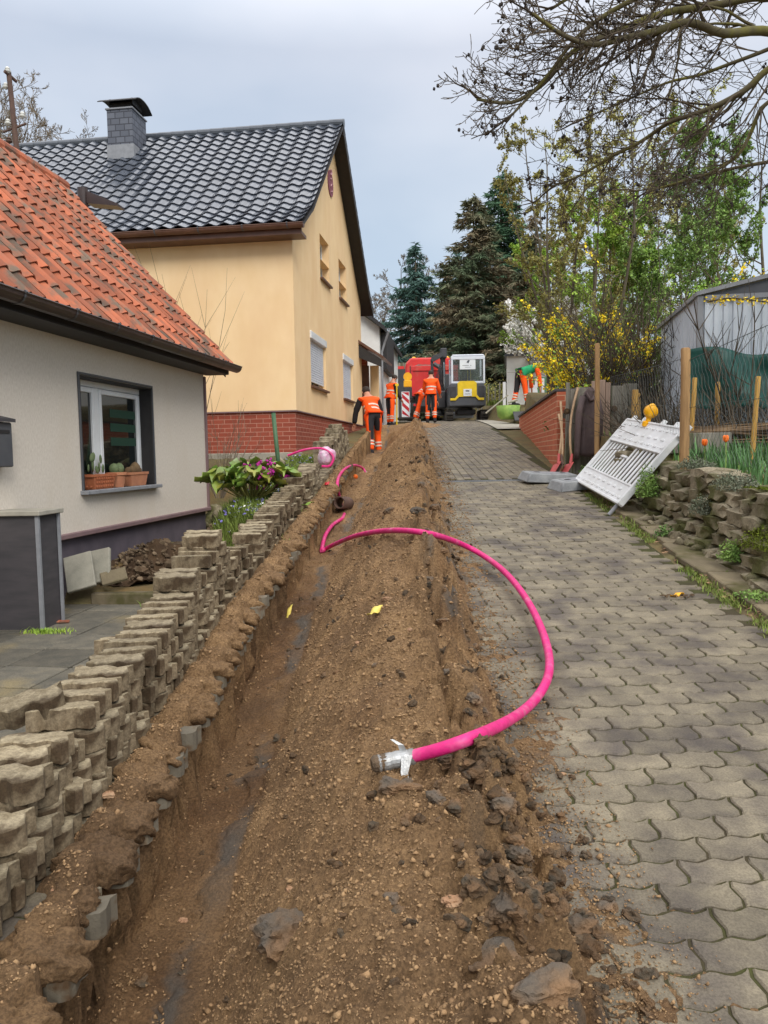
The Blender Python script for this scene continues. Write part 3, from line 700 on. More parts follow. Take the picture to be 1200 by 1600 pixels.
# window
b = B(); y0, y1, z0, z1 = -3.68, -1.9, 1.22, 2.47
wf = B(); X = -.19
for (a_, c_, e_, f_) in ((y0, y1, z1-.09, z1), (y0, y1, z0, z0+.08), (y0, y0+.08, z0+.08, z1-.09), (y1-.08, y1, z0+.08, z1-.09)):
    wf.bx(X-.03, X+.04, a_+.003, c_-.003, e_+.002, f_-.002, .006)
ym = y0+.62
wf.bx(X-.02, X+.055, ym-.05, ym+.05, z0+.08, z1-.09, .006)
for (p, q) in ((y0+.085, ym-.055), (ym+.055, y1-.085)):
    wf.bx(X+.0, X+.062, p, p+.06, z0+.085, z1-.095, .006); wf.bx(X+.0, X+.062, q-.06, q, z0+.085, z1-.095, .006)
    wf.bx(X+.0, X+.060, p+.06, q-.06, z0+.085, z0+.145, .006); wf.bx(X+.0, X+.060, p+.06, q-.06, z1-.155, z1-.095, .006)
wo_ = wf.mk('window', m['upvc'], gh); wo_['label'] = 'white framed two-light window in a deep dark reveal'
for (p, q) in ((y0+.145, ym-.115), (ym+.115, y1-.145)):
    b = B(); b.bx(X+.02, X+.035, p, q, z0+.145, z1-.155); b.mk('pane', m['glass'], wo_)
b = B()
for k in range(3): b.bx(X+.036, X+.038, ym+.34, y1-.16, 1.72+k*.17, 1.82+k*.17)
b.mk('green_blind', m['blind'], wo_)
b = B()    # dark lining of the reveal
b.bx(-.18, .012, y1-.022, y1-.002, z0, z1-.022, .003); b.bx(-.18, .012, y0+.002, y0+.022, z0, z1-.022, .003); b.bx(-.18, .012, y0, y1, z1-.02, z1-.001, .003)
b.mk('window_lining', m['black'], wo_)
b = B(); b.bx(-.26, .09, y0-.06, y1+.06, z0-.045, z0, .006); b.mk('window_sill', m['lead'], wo_)
b = B(); b.bx(.002, .02, y0-.03, y0-.004, z0, z1+.03, .003); b.bx(.002, .02, y1+.004, y1+.03, z0, z1+.03, .003); b.bx(.002, .02, y0-.004, y1+.004, z1+.004, z1+.03, .003)
b.mk('window_trim', m['dgrey'], wo_)
# roof
sl_ = math.atan2(ridz-2.98, .34-ridx); cs, sn = math.cos(sl_), math.sin(sl_)
def gbase(s): return ((.36-cs*s, 2.98+sn*s), (sn, cs))
RL = math.hypot(.34-ridx, ridz-2.98); wt = .205; nr = 12
tr = tile_roof('roof', gbase, .2-54*wt, wt, 54, nr, RL/nr, m['tile_o'], gh, amp=.05, lip=.028, nu=7, jit=.006)
b = B(); b.add([(.33, .17, 2.965), (.33, -11, 2.965), (ridx, -11, ridz-.03), (ridx, .17, ridz-.03)], [(0, 1, 2, 3)])
b.add([(-4.94, .17, 2.965), (-4.94, -11, 2.965), (ridx, -11, ridz-.03), (ridx, .17, ridz-.03)], [(0, 1, 2, 3)])
b.bx(-4.94, .33, -11, .17, 2.86, 2.9) if False else None
b.mk('roof_deck', m['black'], gh)
b = B(); P = [(.36, 0, 2.93), (ridx, 0, ridz-.06), (ridx, 0, ridz-.20), (.36, 0, 2.79)]
b.prism([(.3, 2.98), (ridx, ridz-.02), (ridx, ridz-.2), (.3, 2.80)], .13, .17, 'y'); b.mk('bargeboard', m['brown'], gh)
b = B(); b.bx(.0, .36, -11, .12, 2.83, 2.87); b.bx(.33, .36, -11, .14, 2.84, 3.0); b.mk('soffit', m['black'], gh)
b = B()
k = 0; yv = .24
while yv > -11:
    z_ = ridz+.02; b.tube([(ridx, yv, z_-.01), (ridx, yv-.36, z_+.012)], [.115, .10], 12); yv -= .33
b.mk('ridge_cap', m['tile_o'], gh)
def gutter(name, x, z, y0, y1, rad, mat, parent, brk=.62, end=True):
    b = B(); n = 9; V = []; 
    for y in (y0, y1):
        for k in range(n):
            a_ = math.pi+math.pi*k/(n-1); V.append((x+rad*math.cos(a_), y, z+rad*math.sin(a_)))
        for k in range(n):
            a_ = math.pi+math.pi*(n-1-k)/(n-1); V.append((x+(rad-.006)*math.cos(a_), y, z+(rad-.006)*math.sin(a_)))
    m_ = 2*n; Fs = [(i, (i+1) % m_, (i+1) % m_+m_, i+m_) for i in range(m_)]
    b.add(V, Fs)
    if end:
        for y in (y0, y1):
            V = [(x+rad*math.cos(math.pi+math.pi*k/(n-1)), y, z+rad*math.sin(math.pi+math.pi*k/(n-1))) for k in range(n)]
            b.add(V, [tuple(range(n))])
    b.tube([(x+rad, y0, z+.004), (x+rad, y1, z+.004)], .010, 6)
    o = b.mk(name, mat, parent)
    y = y0+.3
    while y < y1:
        c = B()
        V = []
        for yy_ in (y-.013, y+.013):
            for k in range(n):
                a_ = math.pi+math.pi*k/(n-1); V.append((x+(rad+.006)*math.cos(a_), yy_, z+(rad+.006)*math.sin(a_)))
        c.add(V, [(i, i+1, i+1+n, i+n) for i in range(n-1)])
        c.tube([(x+rad+.004, y-.013, z+.008), (x+rad+.004, y+.013, z+.008)], .016, 6)
        c.mk('gutter_bracket', m['dgrey'], o); y += brk
    return o
gutter('gutter', .455, 2.955, -9, .24, .086, m['dgutter'], gh, .82)
# downpipe strip at the corner
b = B(); b.bx(.004, .03, -.03, .02, ZM, 2.8); b.mk('corner_bead', m['mauve'], gh)
# mailbox
mb = thing('letterbox', 'dark grey letterbox on the rendered wall at the left edge of the photo', 'letterbox', (0, 0, 0), GA)
mb.location = Matrix.Rotation(GA, 4, 'Z') @ Vector((0, -5.25, 0))+Vector((-2.75, 12, 0))
b = B(); b.bx(.004, .12, -.19, .19, 1.5, 1.9, .012); b.mk('box', m['dgrey'], mb)
b = B(); b.prism([(.0, 1.92), (.15, 1.9), (.15, 1.93), (.0, 1.965)], -.2, .2, 'y'); b.mk('lid', m['charcoal'], mb)
b = B(); b.bx(.121, .126, -.14, .14, 1.80, 1.83); b.mk('slot', m['black'], mb)
# pots with cacti on the sill
def GP(x, y, z): v = Matrix.Rotation(GA, 4, 'Z') @ Vector((x, y, 0)); return (v.x-2.75, v.y+12, z)
def troughpot(name, label, yc, wid, h, mat, kind, woven=False, dx=-.09):
    t = thing(name, label, 'flowerpot', GP(dx, yc, 1.22), GA, 'potted cacti on the window sill')
    b = B(); w2 = wid/2
    if kind == 'trough':
        V = []
        for (z, s) in ((0, .82), (h-.03, .98), (h-.03, 1.06), (h, 1.06), (h, .94), (h-.03, .92)):
            for (a_, c_) in ((-1, -1), (1, -1), (1, 1), (-1, 1)): V.append((c_*.085*s, a_*w2*s, z))
        Fs = [(i*4+k, i*4+(k+1) % 4, (i+1)*4+(k+1) % 4, (i+1)*4+k) for i in range(5) for k in range(4)]+[(0, 1, 2, 3), (20, 21, 22, 23)]
        b.add(V, Fs)
        if woven:
            for r_ in range(3):
                for k in range(8): b.ball((.079+.004*r_, -w2*.8+(k+.5)*wid*.8/8, .03+r_*.045), .014, (.5, 1.1, 1.3), 1)
                for k in range(3): b.ball((-.07+.05*k, -w2*.86-.004*r_, .03+r_*.045), .014, (1.1, .5, 1.3), 1)
    else:
        b.lathe((0, 0, 0), [(w2*.75, 0), (w2*.95, h-.035), (w2*1.06, h-.035), (w2*1.06, h), (w2*.94, h), (w2*.9, h-.03)], 20)
    b.mk('pot', mat, t)
    return t
t = troughpot('cactus_trough', 'woven-pattern terracotta trough with prickly pear pads, left on the window sill', -3.18, .52, .17, m['terra'], 'trough', True)
c = B()
for (y, z, s, rx) in ((-.10, .27, .075, .1), (-.13, .36, .06, -.3), (.04, .25, .06, .3), (.10, .23, .055, -.2), (.07, .34, .055, .2), (-.02, .22, .05, .5), (-.16, .24, .05, -.4)):
    c.ball((random.uniform(-.03, .03), y, z), s, (.22, .62, 1.0), 2, (rx, 0, random.uniform(-.5, .5)))
c.mk('cactus', m['cactus'], t, True)
t = troughpot('cactus_pot', 'round pale terracotta pot with ball cacti, middle of the window sill', -2.76, .24, .18, m['terra2'], 'round')
c = B(); c.ball((0, -.04, .22), .062, (1, 1, 1.1), 2, None, .1); c.ball((.02, .05, .22), .06, (1, 1, 1.2), 2, None, .1)
for k in range(14): c.box((random.uniform(-.06, .06), random.uniform(-.08, .08), .17), (.03, .03, .02), (random.random(), random.random(), 0))
c.mk('cactus', m['cactus'], t, True)
t = troughpot('cactus_trough', 'plain terracotta trough with furry cacti, right on the window sill', -2.3, .48, .17, m['terra2'], 'trough')
c = B()
for (y, s) in ((-.14, .04), (-.04, .05), (.06, .075), (.16, .04)): c.ball((0, y, .17+s*.5), s, (1, 1, 1.2), 2, None, .25)
c.mk('cactus', m['debark'], t, True)
# ---- dark clad garden wall pillar --------------------------------------
t = thing('garden_wall', 'low charcoal clad wall with pale stone cap and grey corner trims on the patio', 'garden wall', (-3.03, 6.72, .05), R(-5))
b = B(); b.bx(-2.6, -.02, 0, .36, 0, 1.02, .004); b.mk('body', m['charcoal'], t)
b = B(); b.bx(-2.65, .03, -.04, .40, 1.022, 1.065, .006); b.mk('cap', m['conc'], t)
b = B(); b.bx(-.028, .006, -.012, .02, 0, 1.02, .002); b.mk('corner_trim', m['lead'], t)
b = B(); b.bx(-.016, .006, .34, .372, 0, 1.02, .002); b.mk('corner_trim', m['lead'], t)
# ---- yellow house ----------------------------------------------------
YA = R(-7.5)
YC = (-1.66, 15)
yh = thing('yellow_house', 'two-storey house with pale yellow render, glazed dark tiled roof and brick plinth', 'house', (YC[0], YC[1], 0), YA)
ZB, ZT, W_, Lh = 2.45, 5.95, 8.2, 9.6
gy = lambda a_, z, d: (-d, a_, z)
b = B()
holes = [(1.36, 2.94, 3.04, 4.03), (5.12, 6.6, 3.04, 4.03), (2.55, 3.56, 5.54, 5.949), (4.8, 5.85, 5.54, 5.949)]
wallgrid(b, gy, 0, W_, ZB, ZT, holes, .2)
rz_, ry_ = 9.3, W_/2
def slope_z(y): return ZT+.1+(rz_-ZT-.1)*(1-abs(y-ry_)/ry_)
# gable triangle with upper window tops cut
h2 = [(2.55, 3.56, 6.5), (4.8, 5.85, 6.5)]
zt2 = 6.5
ya = [0, 2.55, 3.56, 4.8, 5.85, W_]
def zz_(y): return ZT+(rz_-ZT)*(1-abs(y-ry_)/ry_)
yl = ry_*(1-(rz_-zt2)/(rz_-ZT)); 
b.add([(0, 0, ZT), (0, 2.55, ZT), (0, 2.55, zt2), (0, yl, zt2)], [(0, 1, 2, 3)])
b.add([(0, 3.56, ZT), (0, 4.8, ZT), (0, 4.8, zt2), (0, 3.56, zt2)], [(0, 1, 2, 3)])
b.add([(0, 5.85, ZT), (0, W_, ZT), (0, W_-yl, zt2), (0, 5.85, zt2)], [(0, 1, 2, 3)])
b.add([(0, ry_*(1-(rz_-zt2)/(rz_-ZT)), zt2), (0, W_-ry_*(1-(rz_-zt2)/(rz_-ZT)), zt2), (0, ry_, rz_)], [(0, 1, 2)])
for (p, q, zt_) in h2:
    b.add([(0, p, ZT), (0, p, zt_), (-.2, p, zt_), (-.2, p, ZT)], [(0, 1, 2, 3)]); b.add([(0, q, ZT), (0, q, zt_), (-.2, q, zt_), (-.2, q, ZT)], [(0, 1, 2, 3)])
    b.add([(0, p, zt_), (0, q, zt_), (-.2, q, zt_), (-.2, p, zt_)], [(0, 1, 2, 3)])
b.add([(0, 0, ZB), (-Lh, 0, ZB), (-Lh, 0, ZT), (0, 0, ZT)], [(0, 1, 2, 3)])
b.add([(0, W_, ZB), (-Lh, W_, ZB), (-Lh, W_, ZT), (0, W_, ZT)], [(0, 1, 2, 3)])
b.add([(-Lh, 0, ZB), (-Lh, W_, ZB), (-Lh, W_, ZT), (-Lh, ry_, rz_), (-Lh, 0, ZT)], [(0, 1, 2, 3, 4)])
b.mk('wall', m['yellow'], yh)
b = B(); b.bx(-Lh+.03, -.03, .03, W_-.03, .8, ZB-.004); b.mk('brick_plinth', m['brickp'], yh)
b = B(); b.bx(-Lh, .015, -.015, 0.03, ZB-.03, ZB-.004, .003); b.bx(-.03, .015, .035, W_, ZB-.03, ZB-.004, .003); b.mk('plinth_trim', m['mauve'], yh)
def ywin(y0, y1, z0, z1, shut, gap=0):
    f = B(); X = -.19
    f.bx(X-.02, X+.03, y0, y1, z1-.06, z1-.002, .004); f.bx(X-.02, X+.03, y0, y1, z0, z0+.06, .004); f.bx(X-.02, X+.03, y0, y0+.06, z0+.06, z1-.06, .004); f.bx(X-.02, X+.03, y1-.06, y1, z0+.06, z1-.06, .004)
    w = f.mk('window', m['upvc'], yh)
    p = B(); p.bx(X-.01, X+.005, y0+.06, y1-.06, z0+.06, z1-.06); p.mk('pane', m['glass'], w)
    s = B(); s.bx(-.14, .075, y0-.04, y1+.04, z0-.05, z0-.005, .004); s.mk('window_sill', m['brown'], w)
    if shut:
        s = B(); z = z0+gap
        while z < z1-.03: s.bx(-.075, -.055, y0+.02, y1-.02, z, min(z+.046, z1), .006); z += .05
        s.mk('roller_shutter', m['shutter'], w)
        s = B(); s.bx(-.06, .03, y0-.02, y1+.02, z1-.01, z1+.15, .01); s.mk('shutter_box', m['upvc'], w)
ywin(1.36, 2.94, 3.04, 4.03, True, .1); ywin(5.12, 6.6, 3.04, 4.03, True, 0)
ywin(2.55, 3.56, 5.54, 6.5, False); ywin(4.8, 5.85, 5.54, 6.5, False)
# round medallion on the gable
em = B(); em.lathe((0, 0, 0), [(.30, 0), (.30, .02), (.0, .021)], 28)
o = em.mk('emblem', m['emblem'], yh); o.rotation_euler = (0, math.pi/2, 0); o.location = (.003, 3.9, 8.02)
em = B()
em.tube([(0, -.14, .1), (0, .02, .16), (0, .06, .04), (0, -.08, -.04), (0, -.04, -.16), (0, .12, -.1)], .018, 6)
em.tube([(0, -.02, .22), (0, .04, .30), (0, .0, .36)], .03, 6)
m['emb2'] = M('emblem light', srgb(196, 150, 156), None, rough=.7)
em.mk('emblem_relief', m['emb2'], yh).location = (.03, 3.9, 7.98)
# roof: kinked eaves
e0 = (-.42, 5.86)
def ybase(s):
    k = 1.05
    a1, a2 = R(31), R(40.1)
    if s < k: return ((e0[0]+s*math.cos(a1), e0[1]+s*math.sin(a1)), (-math.sin(a1), math.cos(a1)))
    return ((e0[0]+k*math.cos(a1)+(s-k)*math.cos(a2), e0[1]+k*math.sin(a1)+(s-k)*math.sin(a2)), (-math.sin(a2), math.cos(a2)))
tot = 1.05+((ry_-e0[0])-1.05*math.cos(R(31)))/math.cos(R(40.1))
nr = 19; (rx1, rz1), _ = ybase(tot)
# the helper lays tiles along local y with (x,z) profile; here the profile runs along y, so build and rotate
def roof_side(flip):
    o = tile_roof('roof', ybase, 0, .3, 33, nr, tot/nr, m['tile_d'], yh, amp=.05, lip=.03, nu=7, jit=.002, skew=1)
    return o
rA = roof_side(0)      # local frame of the roof object: x = up the slope (house y), y = along the ridge (house -x)
rA.rotation_euler = (0, 0, R(90)); rA.location = (.32, 0, 0)
# after +90 rotation: (x,y)->(-y,x): along runs to -x from .32
b = B()
(kx_, kz_), _n = ybase(1.05)
def deck(b, sgn, th):
    pts = [(e0[0], e0[1]-.015), (kx_, kz_-.015), (rx1, rz1-.01), (rx1, rz1-.01-th), (kx_, kz_-.015-th), (e0[0], e0[1]-.015-th)]
    if sgn < 0: pts = [(2*ry_-p[0], p[1]) for p in pts]
    b.prism(pts, -Lh-.3, .31, 'x')
deck(b, 1, .05); b.mk('roof_deck', m['black'], yh)
b = B(); deck(b, -1, .12)
b.mk('roof_deck', m['black'], yh)
rB = tile_roof('roof', ybase, 0, .3, 33, nr, tot/nr, m['tile_d'], yh, amp=.05, lip=.03, nu=5, jit=.002)
rB.rotation_euler = (0, 0, R(-90)); rB.location = (.32-9.9, 2*ry_, 0)
b = B()
for i in range(30):
    x = .34-i*.33
    if x < -Lh-.3: break
    b.tube([(x, ry_, rz1+.02), (x-.36, ry_, rz1+.035)], [.10, .09], 12)
b.mk('ridge_cap', m['ridge_d'], yh)
# broad dark bargeboard / soffit of the verge
b = B()
for sgn in (1, -1):
    pts = [(e0[0]+.0, e0[1]-.02), (kx_, kz_-.02), (rx1, rz1-.02), (rx1, rz1-.26), (kx_, kz_-.24), (e0[0], e0[1]-.2)]
    if sgn > 0: pts = [(p[0], max(p[1], q_-.06)) for p, q_ in zip(pts, (e0[1], kz_, rz1, rz1, kz_, e0[1]))]
    if sgn < 0: pts = [(2*ry_-p[0], p[1]) for p in pts]
    b.prism(pts, .30, .33, 'x')
b.mk('bargeboard', m['black'], yh)
b = B(); b.bx(-Lh-.2, .28, -.36, 0, 5.66, 5.72); b.bx(-Lh-.2, .28, -.40, -.36, 5.66, 5.85); b.mk('soffit', m['brown'], yh)
go = gutter('gutter', .47, 5.82, -.34, 9.6, .075, m['brown'], yh, .85)
go.rotation_euler = (0, 0, R(180)+R(90)); go.location = (0, 0, 0)
# rotation by 270deg: (x,y)->(y,-x): along = +x ; flip to run towards -x
go.rotation_euler = (0, 0, R(-90)); go.scale = (1, -1, 1)
# chimney
ch = B(); cy, cz0, cz1 = 3.35, 8.0, 9.72
ch.bx(-5.12, -4.5, cy-.3, cy+.45, cz0, cz1); cho = ch.mk('chimney', m['slate'], yh)
b = B(); b.bx(-5.15, -4.47, cy-.33, cy+.48, cz1+.002, cz1+.04, .006); b.bx(-5.14, -4.48, cy-.32, cy+.47, cz0+.6, cz0+.92); b.mk('chimney_flashing', m['lead'], cho)
b = B(); b.bx(-5.05, -4.57, cy-.2, cy+.35, cz1+.04, cz1+.20)
V = []; n = 9
for x in (-5.3, -4.36):
    for k in range(n):
        t_ = -1+2*k/(n-1); V.append((x, cy+.07+t_*.46, cz1+.32-.14*abs(t_)**2.4))
    for k in range(n):
        t_ = 1-2*k/(n-1); V.append((x, cy+.07+t_*.46, cz1+.30-.14*abs(t_)**2.4))
Fs = [(i, (i+1) % (2*n), (i+1) % (2*n)+2*n, i+2*n) for i in range(2*n)]+[tuple(range(2*n)), tuple(range(2*n, 4*n))[::-1]]
b.add(V, Fs); b.bx(-5.1, -5.06, cy-.2, cy+.3, cz1+.15, cz1+.29); b.bx(-4.56, -4.52, cy-.2, cy+.3, cz1+.15, cz1+.29)
b.mk('chimney_cowl', m['black'], cho)
# low concrete path at the foot of the yellow house
b = B(); b.bx(-6, .1, -.75, .0, 1.45, 1.63, .01); o = b.mk('path', m['conc'], None); o.location = (YC[0], YC[1], 0); o.rotation_euler = (0, 0, YA); struct(o)
# ---- gutter with stub pipe just beyond the orange verge -------------------
p0 = Vector(GP(-2.15, .55, 0)); 
t = thing('canopy_gutter', 'short brown gutter with a downpipe stub beyond the edge of the orange roof', 'gutter', (p0.x, p0.y, 5.4), GA)
b = B(); b.tube([(0, 0, .55), (0, 0, .18), (-.02, -.03, .05)], [.085, .075, .08], 14); b.mk('downpipe', m['dgutter'], t)
b = B(); b.prism([(.08, .50), (.60, .27), (.60, .23), (.08, .30)], -.03, .22, 'y'); b.mk('gutter_run', m['dgutter'], t)
b = B(); b.tube([(-.25, .1, -.6), (-.2, .05, .3), (0, 0, .4)], .03, 8); b.mk('support_bracket', m['steel'], t)
# ---- roof pole with insulators -----------------------------------------
p = at(90/3, 400/3+100, 15)
t = thing('roof_pole', 'rusty service mast with white insulators behind the orange roof', 'mast', (at(30, 240, 15).x, 15, 5.2))
b = B(); zt = at(22, 112, 15).z-5.2
b.tube([(0, 0, 0), (-.04, 0, zt*.6), (-.12, 0, zt)], [.055, .05, .045], 10)
b.tube([(-.15, -.1, zt*.99), (-.05, .15, zt*.97)], .03, 8); b.tube([(-.28, 0, zt*.70), (.16, 0, zt*.74)], .022, 8); b.tube([(-.02, 0, zt*.36), (.32, 0, zt*.20)], .02, 8)
b.mk('pole', m['rust'], t)
for (x, z) in ((-.2, zt*.93), (-.12, zt*1.0), (-.16, zt*.74), (-.2, zt*.66), (.3, zt*.27), (.1, zt*.78)):
    c = B(); c.lathe((x, random.uniform(-.05, .05), z), [(.02, -.05), (.055, -.02), (.06, 0), (.03, .02), (.045, .04), (.02, .07)], 12); c.mk('insulator', m['porc'] if random.random() < .7 else m['rust'], t)
# ---- white house further up ---------------------------------------------
WA = R(-6)
t = thing('white_house', 'narrow white rendered house end beyond the yellow house', 'house', (-.05, 25.6, 0), WA)
b = B(); b.add([(0, 0, 2.2), (-5, 0, 2.2), (-5, 0, 6.9), (-1.2, 0, 6.6), (0, 0, 5.75)], [(0, 1, 2, 3, 4)]); b.add([(0, 0, 2.2), (0, 7, 2.2), (0, 7, 5.75), (0, 0, 5.75)], [(0, 1, 2, 3)]); b.mk('wall', m['white'], t)
b = B(); b.prism([(.2, 5.72), (-2.8, 8.2), (-2.8, 8.05), (.2, 5.58)], -.3, 7, 'y'); b.mk('roof', m['black'], t)
b = B(); b.bx(.02, .2, .25, 3, 4.4, 5.6); b.mk('dark_gable_panel', m['black'], t)
b = B(); b.tube([(.34, -.25, 5.55), (.18, -.1, 5.2), (.08, -.08, 4.9), (.08, -.08, 2.3)], .036, 10); b.mk('downpipe', m['lead'], t)
t = thing('entrance_porch', 'brick entrance porch with brown lean-to roof beside the yellow house', 'porch', (-.62, 23.1, 0), YA)
b = B(); b.bx(-.6, .05, .9, 1.1, 2.3, 4.9); b.mk('brick_wall', m['brickp'], t)
b = B(); b.prism([(-.5, 5.25), (.75, 4.4), (.75, 4.33), (-.5, 5.15)], -.5, 1.6, 'y'); b.mk('roof', m['brown'], t)
b = B(); b.prism([(-.5, 5.1), (.68, 4.32), (.68, 4.1), (-.5, 4.62)], -.45, -.38, 'y'); b.mk('side_panel', m['black'], t)
b = B(); b.bx(.15, .4, .9, 1.1, 2.3, 4.3); b.mk('pillar', m['yellow'], t)
b = B(); b.bx(-.3, .12, .84, .9, 2.5, 4.3); b.mk('door', m['brown'], t)
# ================================================================ LOOSE PAVERS
def paver_mesh(seed, far=False):
    npt = 5 if far else 9
    P0 = stone_outline(npt); 
    if far: P0 = stone_outline(5)
    n = len(P0); rr = random.Random(seed)
    R1 = shrink(P0, .001); R2 = shrink(P0, .0045); h = .08
    ringz = [(R2, -h/2), (R1, -h/2+.003), (R1, h/2-.004), (R2, h/2)]
    V = []
    for Rg, z in ringz:
        for p in Rg: V.append((p[0]+rr.uniform(-.0015, .0015), p[1]+rr.uniform(-.0015, .0015), z+rr.uniform(-.0012, .0012)))
    Fs = [(k*n+i, k*n+(i+1) % n, (k+1)*n+(i+1) % n, (k+1)*n+i) for k in range(3) for i in range(n)]+[tuple(range(n))[::-1], tuple(3*n+i for i in range(n))]
    return np.array(V), Fs
WA, WS = .016, .013
pm = []
for k in range(6):
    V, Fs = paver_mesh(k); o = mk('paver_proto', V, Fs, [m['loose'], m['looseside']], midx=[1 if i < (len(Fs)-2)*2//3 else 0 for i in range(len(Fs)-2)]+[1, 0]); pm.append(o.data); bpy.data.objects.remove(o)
PL = 'loose grey wave-edged concrete paver stacked in the long row left of the trench'
pos = []
y = 1.50
rr = random.Random(4)
while y < 15.2:
    n_ = 2 if y < 1.8 else 3 if y < 2.33 else 4 if y < 4.75 else 5 if y < 5.25 else 3 if y < 8.9 else 4
    if rr.random() < .15: n_ -= 1
    if rr.random() < .10 and y > 4: n_ += 1
    if y > 10.8 and rr.random() < .4: n_ += 1
    if y > 11.7: n_ += 1
    if 10.5 < y < 11.7 or 6.02 < y < 6.2: n_ = 1
    s_ = float(sh(y)); uw = -1.20+.02*math.sin(y*2.1)+.012*math.sin(y*5.3)
    for k in range(n_):
        bias = .055*(1-k/3.2)*(rr.random()**.6)
        pos.append((uw+bias+s_+rr.gauss(0, .014), y+rr.gauss(0, .006), g(y)+.048+k*.0815, rr.gauss(0, .05)+.04, rr.gauss(0, .01), k))
    kl = -int((g(y)-.06)/.0815)
    if y < 2.75:
        for k in range(kl, n_-1): pos.append((uw-.236+s_+rr.gauss(0, .010), y+rr.gauss(0, .006)+.03, g(y)+.048+k*.0815, rr.gauss(0, .06), 0, k))
    elif y < 4.4 and rr.random() < .25:
        for k in range(kl, 2): pos.append((uw-.232+s_+rr.gauss(0, .010), y+rr.gauss(0, .006)+.03, g(y)+.048+k*.0815, rr.gauss(0, .06), 0, k))
    if y < 2.4:
        for k in range(kl, n_-2): pos.append((uw-.47+s_+rr.gauss(0, .010), y+rr.gauss(0, .006), g(y)+.048+k*.0815, rr.gauss(0, .06), 0, k))
    y += .1165+rr.uniform(0, .006)
pos.sort(key=lambda p: p[1])
near_p, far_p = pos[:297], pos[297:]
for i, p in enumerate(near_p):
    o = bpy.data.objects.new('loose_paver', pm[i % 6]); COL.objects.link(o)
    o.location = p[:3]; flip = rr.choice([0, math.pi]); o.rotation_euler = (rr.gauss(0, .012)+.08, p[4], p[3]+flip)
    tag(o, 'loose grey wave-edged paver lying in the '+('bottom', 'second lowest', 'third', 'fourth', 'fifth', 'topmost sixth')[max(0, min(p[5], 5))]+' course of the row beside the trench', 'paver', 'pavers stacked beside the trench')
V0, F0 = paver_mesh(77, True)
VV = []; FF = []; RR = []
for p in far_p:
    c, s = math.cos(p[3]), math.sin(p[3]); n0 = len(VV)
    for v in V0: VV.append((p[0]+v[0]*c-v[1]*s, p[1]+v[0]*s+v[1]*c, p[2]+v[2]+.1*(v[0]*s+v[1]*c)))
    FF += [tuple(i+n0 for i in f) for f in F0]; RR += [random.random()]*len(F0)
o = mk('far_pavers', VV, FF, m['loose2'], rnd=RR); stuff(o, 'far end of the long row of stacked grey pavers', 'pavers')
def special(loc, rot, label, k=0):
    o = bpy.data.objects.new('loose_paver', pm[k]); COL.objects.link(o); o.location = loc; o.rotation_euler = rot; tag(o, label, 'paver'); return o
special((-1.33, 2.80, g(2.86)+.0815*3+.085), (R(12), R(-9), R(22)), 'weathered paver lying tilted and turned on top of the near end of the row', 1)
special((-1.20, 4.35, g(4.35)+.048+.0815*4+.006), (R(7), R(2), R(10)), 'paver set slightly skew on the crest of the row near the patio step', 2)
far_stack = [(500, 690, 12.6), (480, 715, 11.8)]
# ================================================================ STONE WALL
w = B(); rr = random.Random(12)
def wall_line(y): return float(kx(y))+.30
y = 4.0; 
for c_ in range(6):
    y = 3.9+rr.random()*.2; zc = c_*.108
    while y < 9.05:
        l = rr.uniform(.16, .46); h = rr.uniform(.10, .15)
        zb = g(y+l/2)-.02+zc; x = wall_line(y+l/2)+.10+c_*.032+rr.uniform(-.03, .03)
        if zc+h < .66: w.ball((x+.14, y+l/2, zb+h/2), 1, (.19, l/2*1.02, h*.56), 2, (rr.uniform(-.08, .08), rr.uniform(-.1, .1), rr.uniform(-.12, .12)), .2, 7, rr.random())
        y += l*.97
# wall turns right at its far end
for c_ in range(6):
    x = 2.75+rr.random()*.1
    while x < 3.7:
        l = rr.uniform(.15, .35); h = rr.uniform(.08, .12); w.ball((x+l/2, 9.0+.03*c_, g(9)+c_*.095+h/2), 1, (l/2, .15, h*.56), 2, (0, 0, rr.uniform(-.1, .1)), .25, 4.5, rr.random()); x += l*.97
for k in range(26):   # tumbled stones at the foot
    y = rr.uniform(4.2, 8.0); x = wall_line(y)+rr.uniform(-.06, .1); s = rr.uniform(.02, .06)
    w.ball((x, y, g(y)+s*.3+.02), s, (1.3, 1.1, .6), 2, (rr.random(), rr.random(), rr.random()*3), .4, 3.5, rr.random())
wl = autosmooth(w.mk('dry_stone_wall', m['rock']), 50); tag(wl, 'low mossy dry stone retaining wall along the garden on the right', 'stone wall')
def scat(n, y0, y1, x0, x1, zf, jz=0):
    Y = y0+rng.random(n)*(y1-y0); X = kx(Y)-2.2+x0+rng.random(n)*(x1-x0)
    return np.stack([X, Y, zf(X, Y)+rng.random(n)*jz], -1)
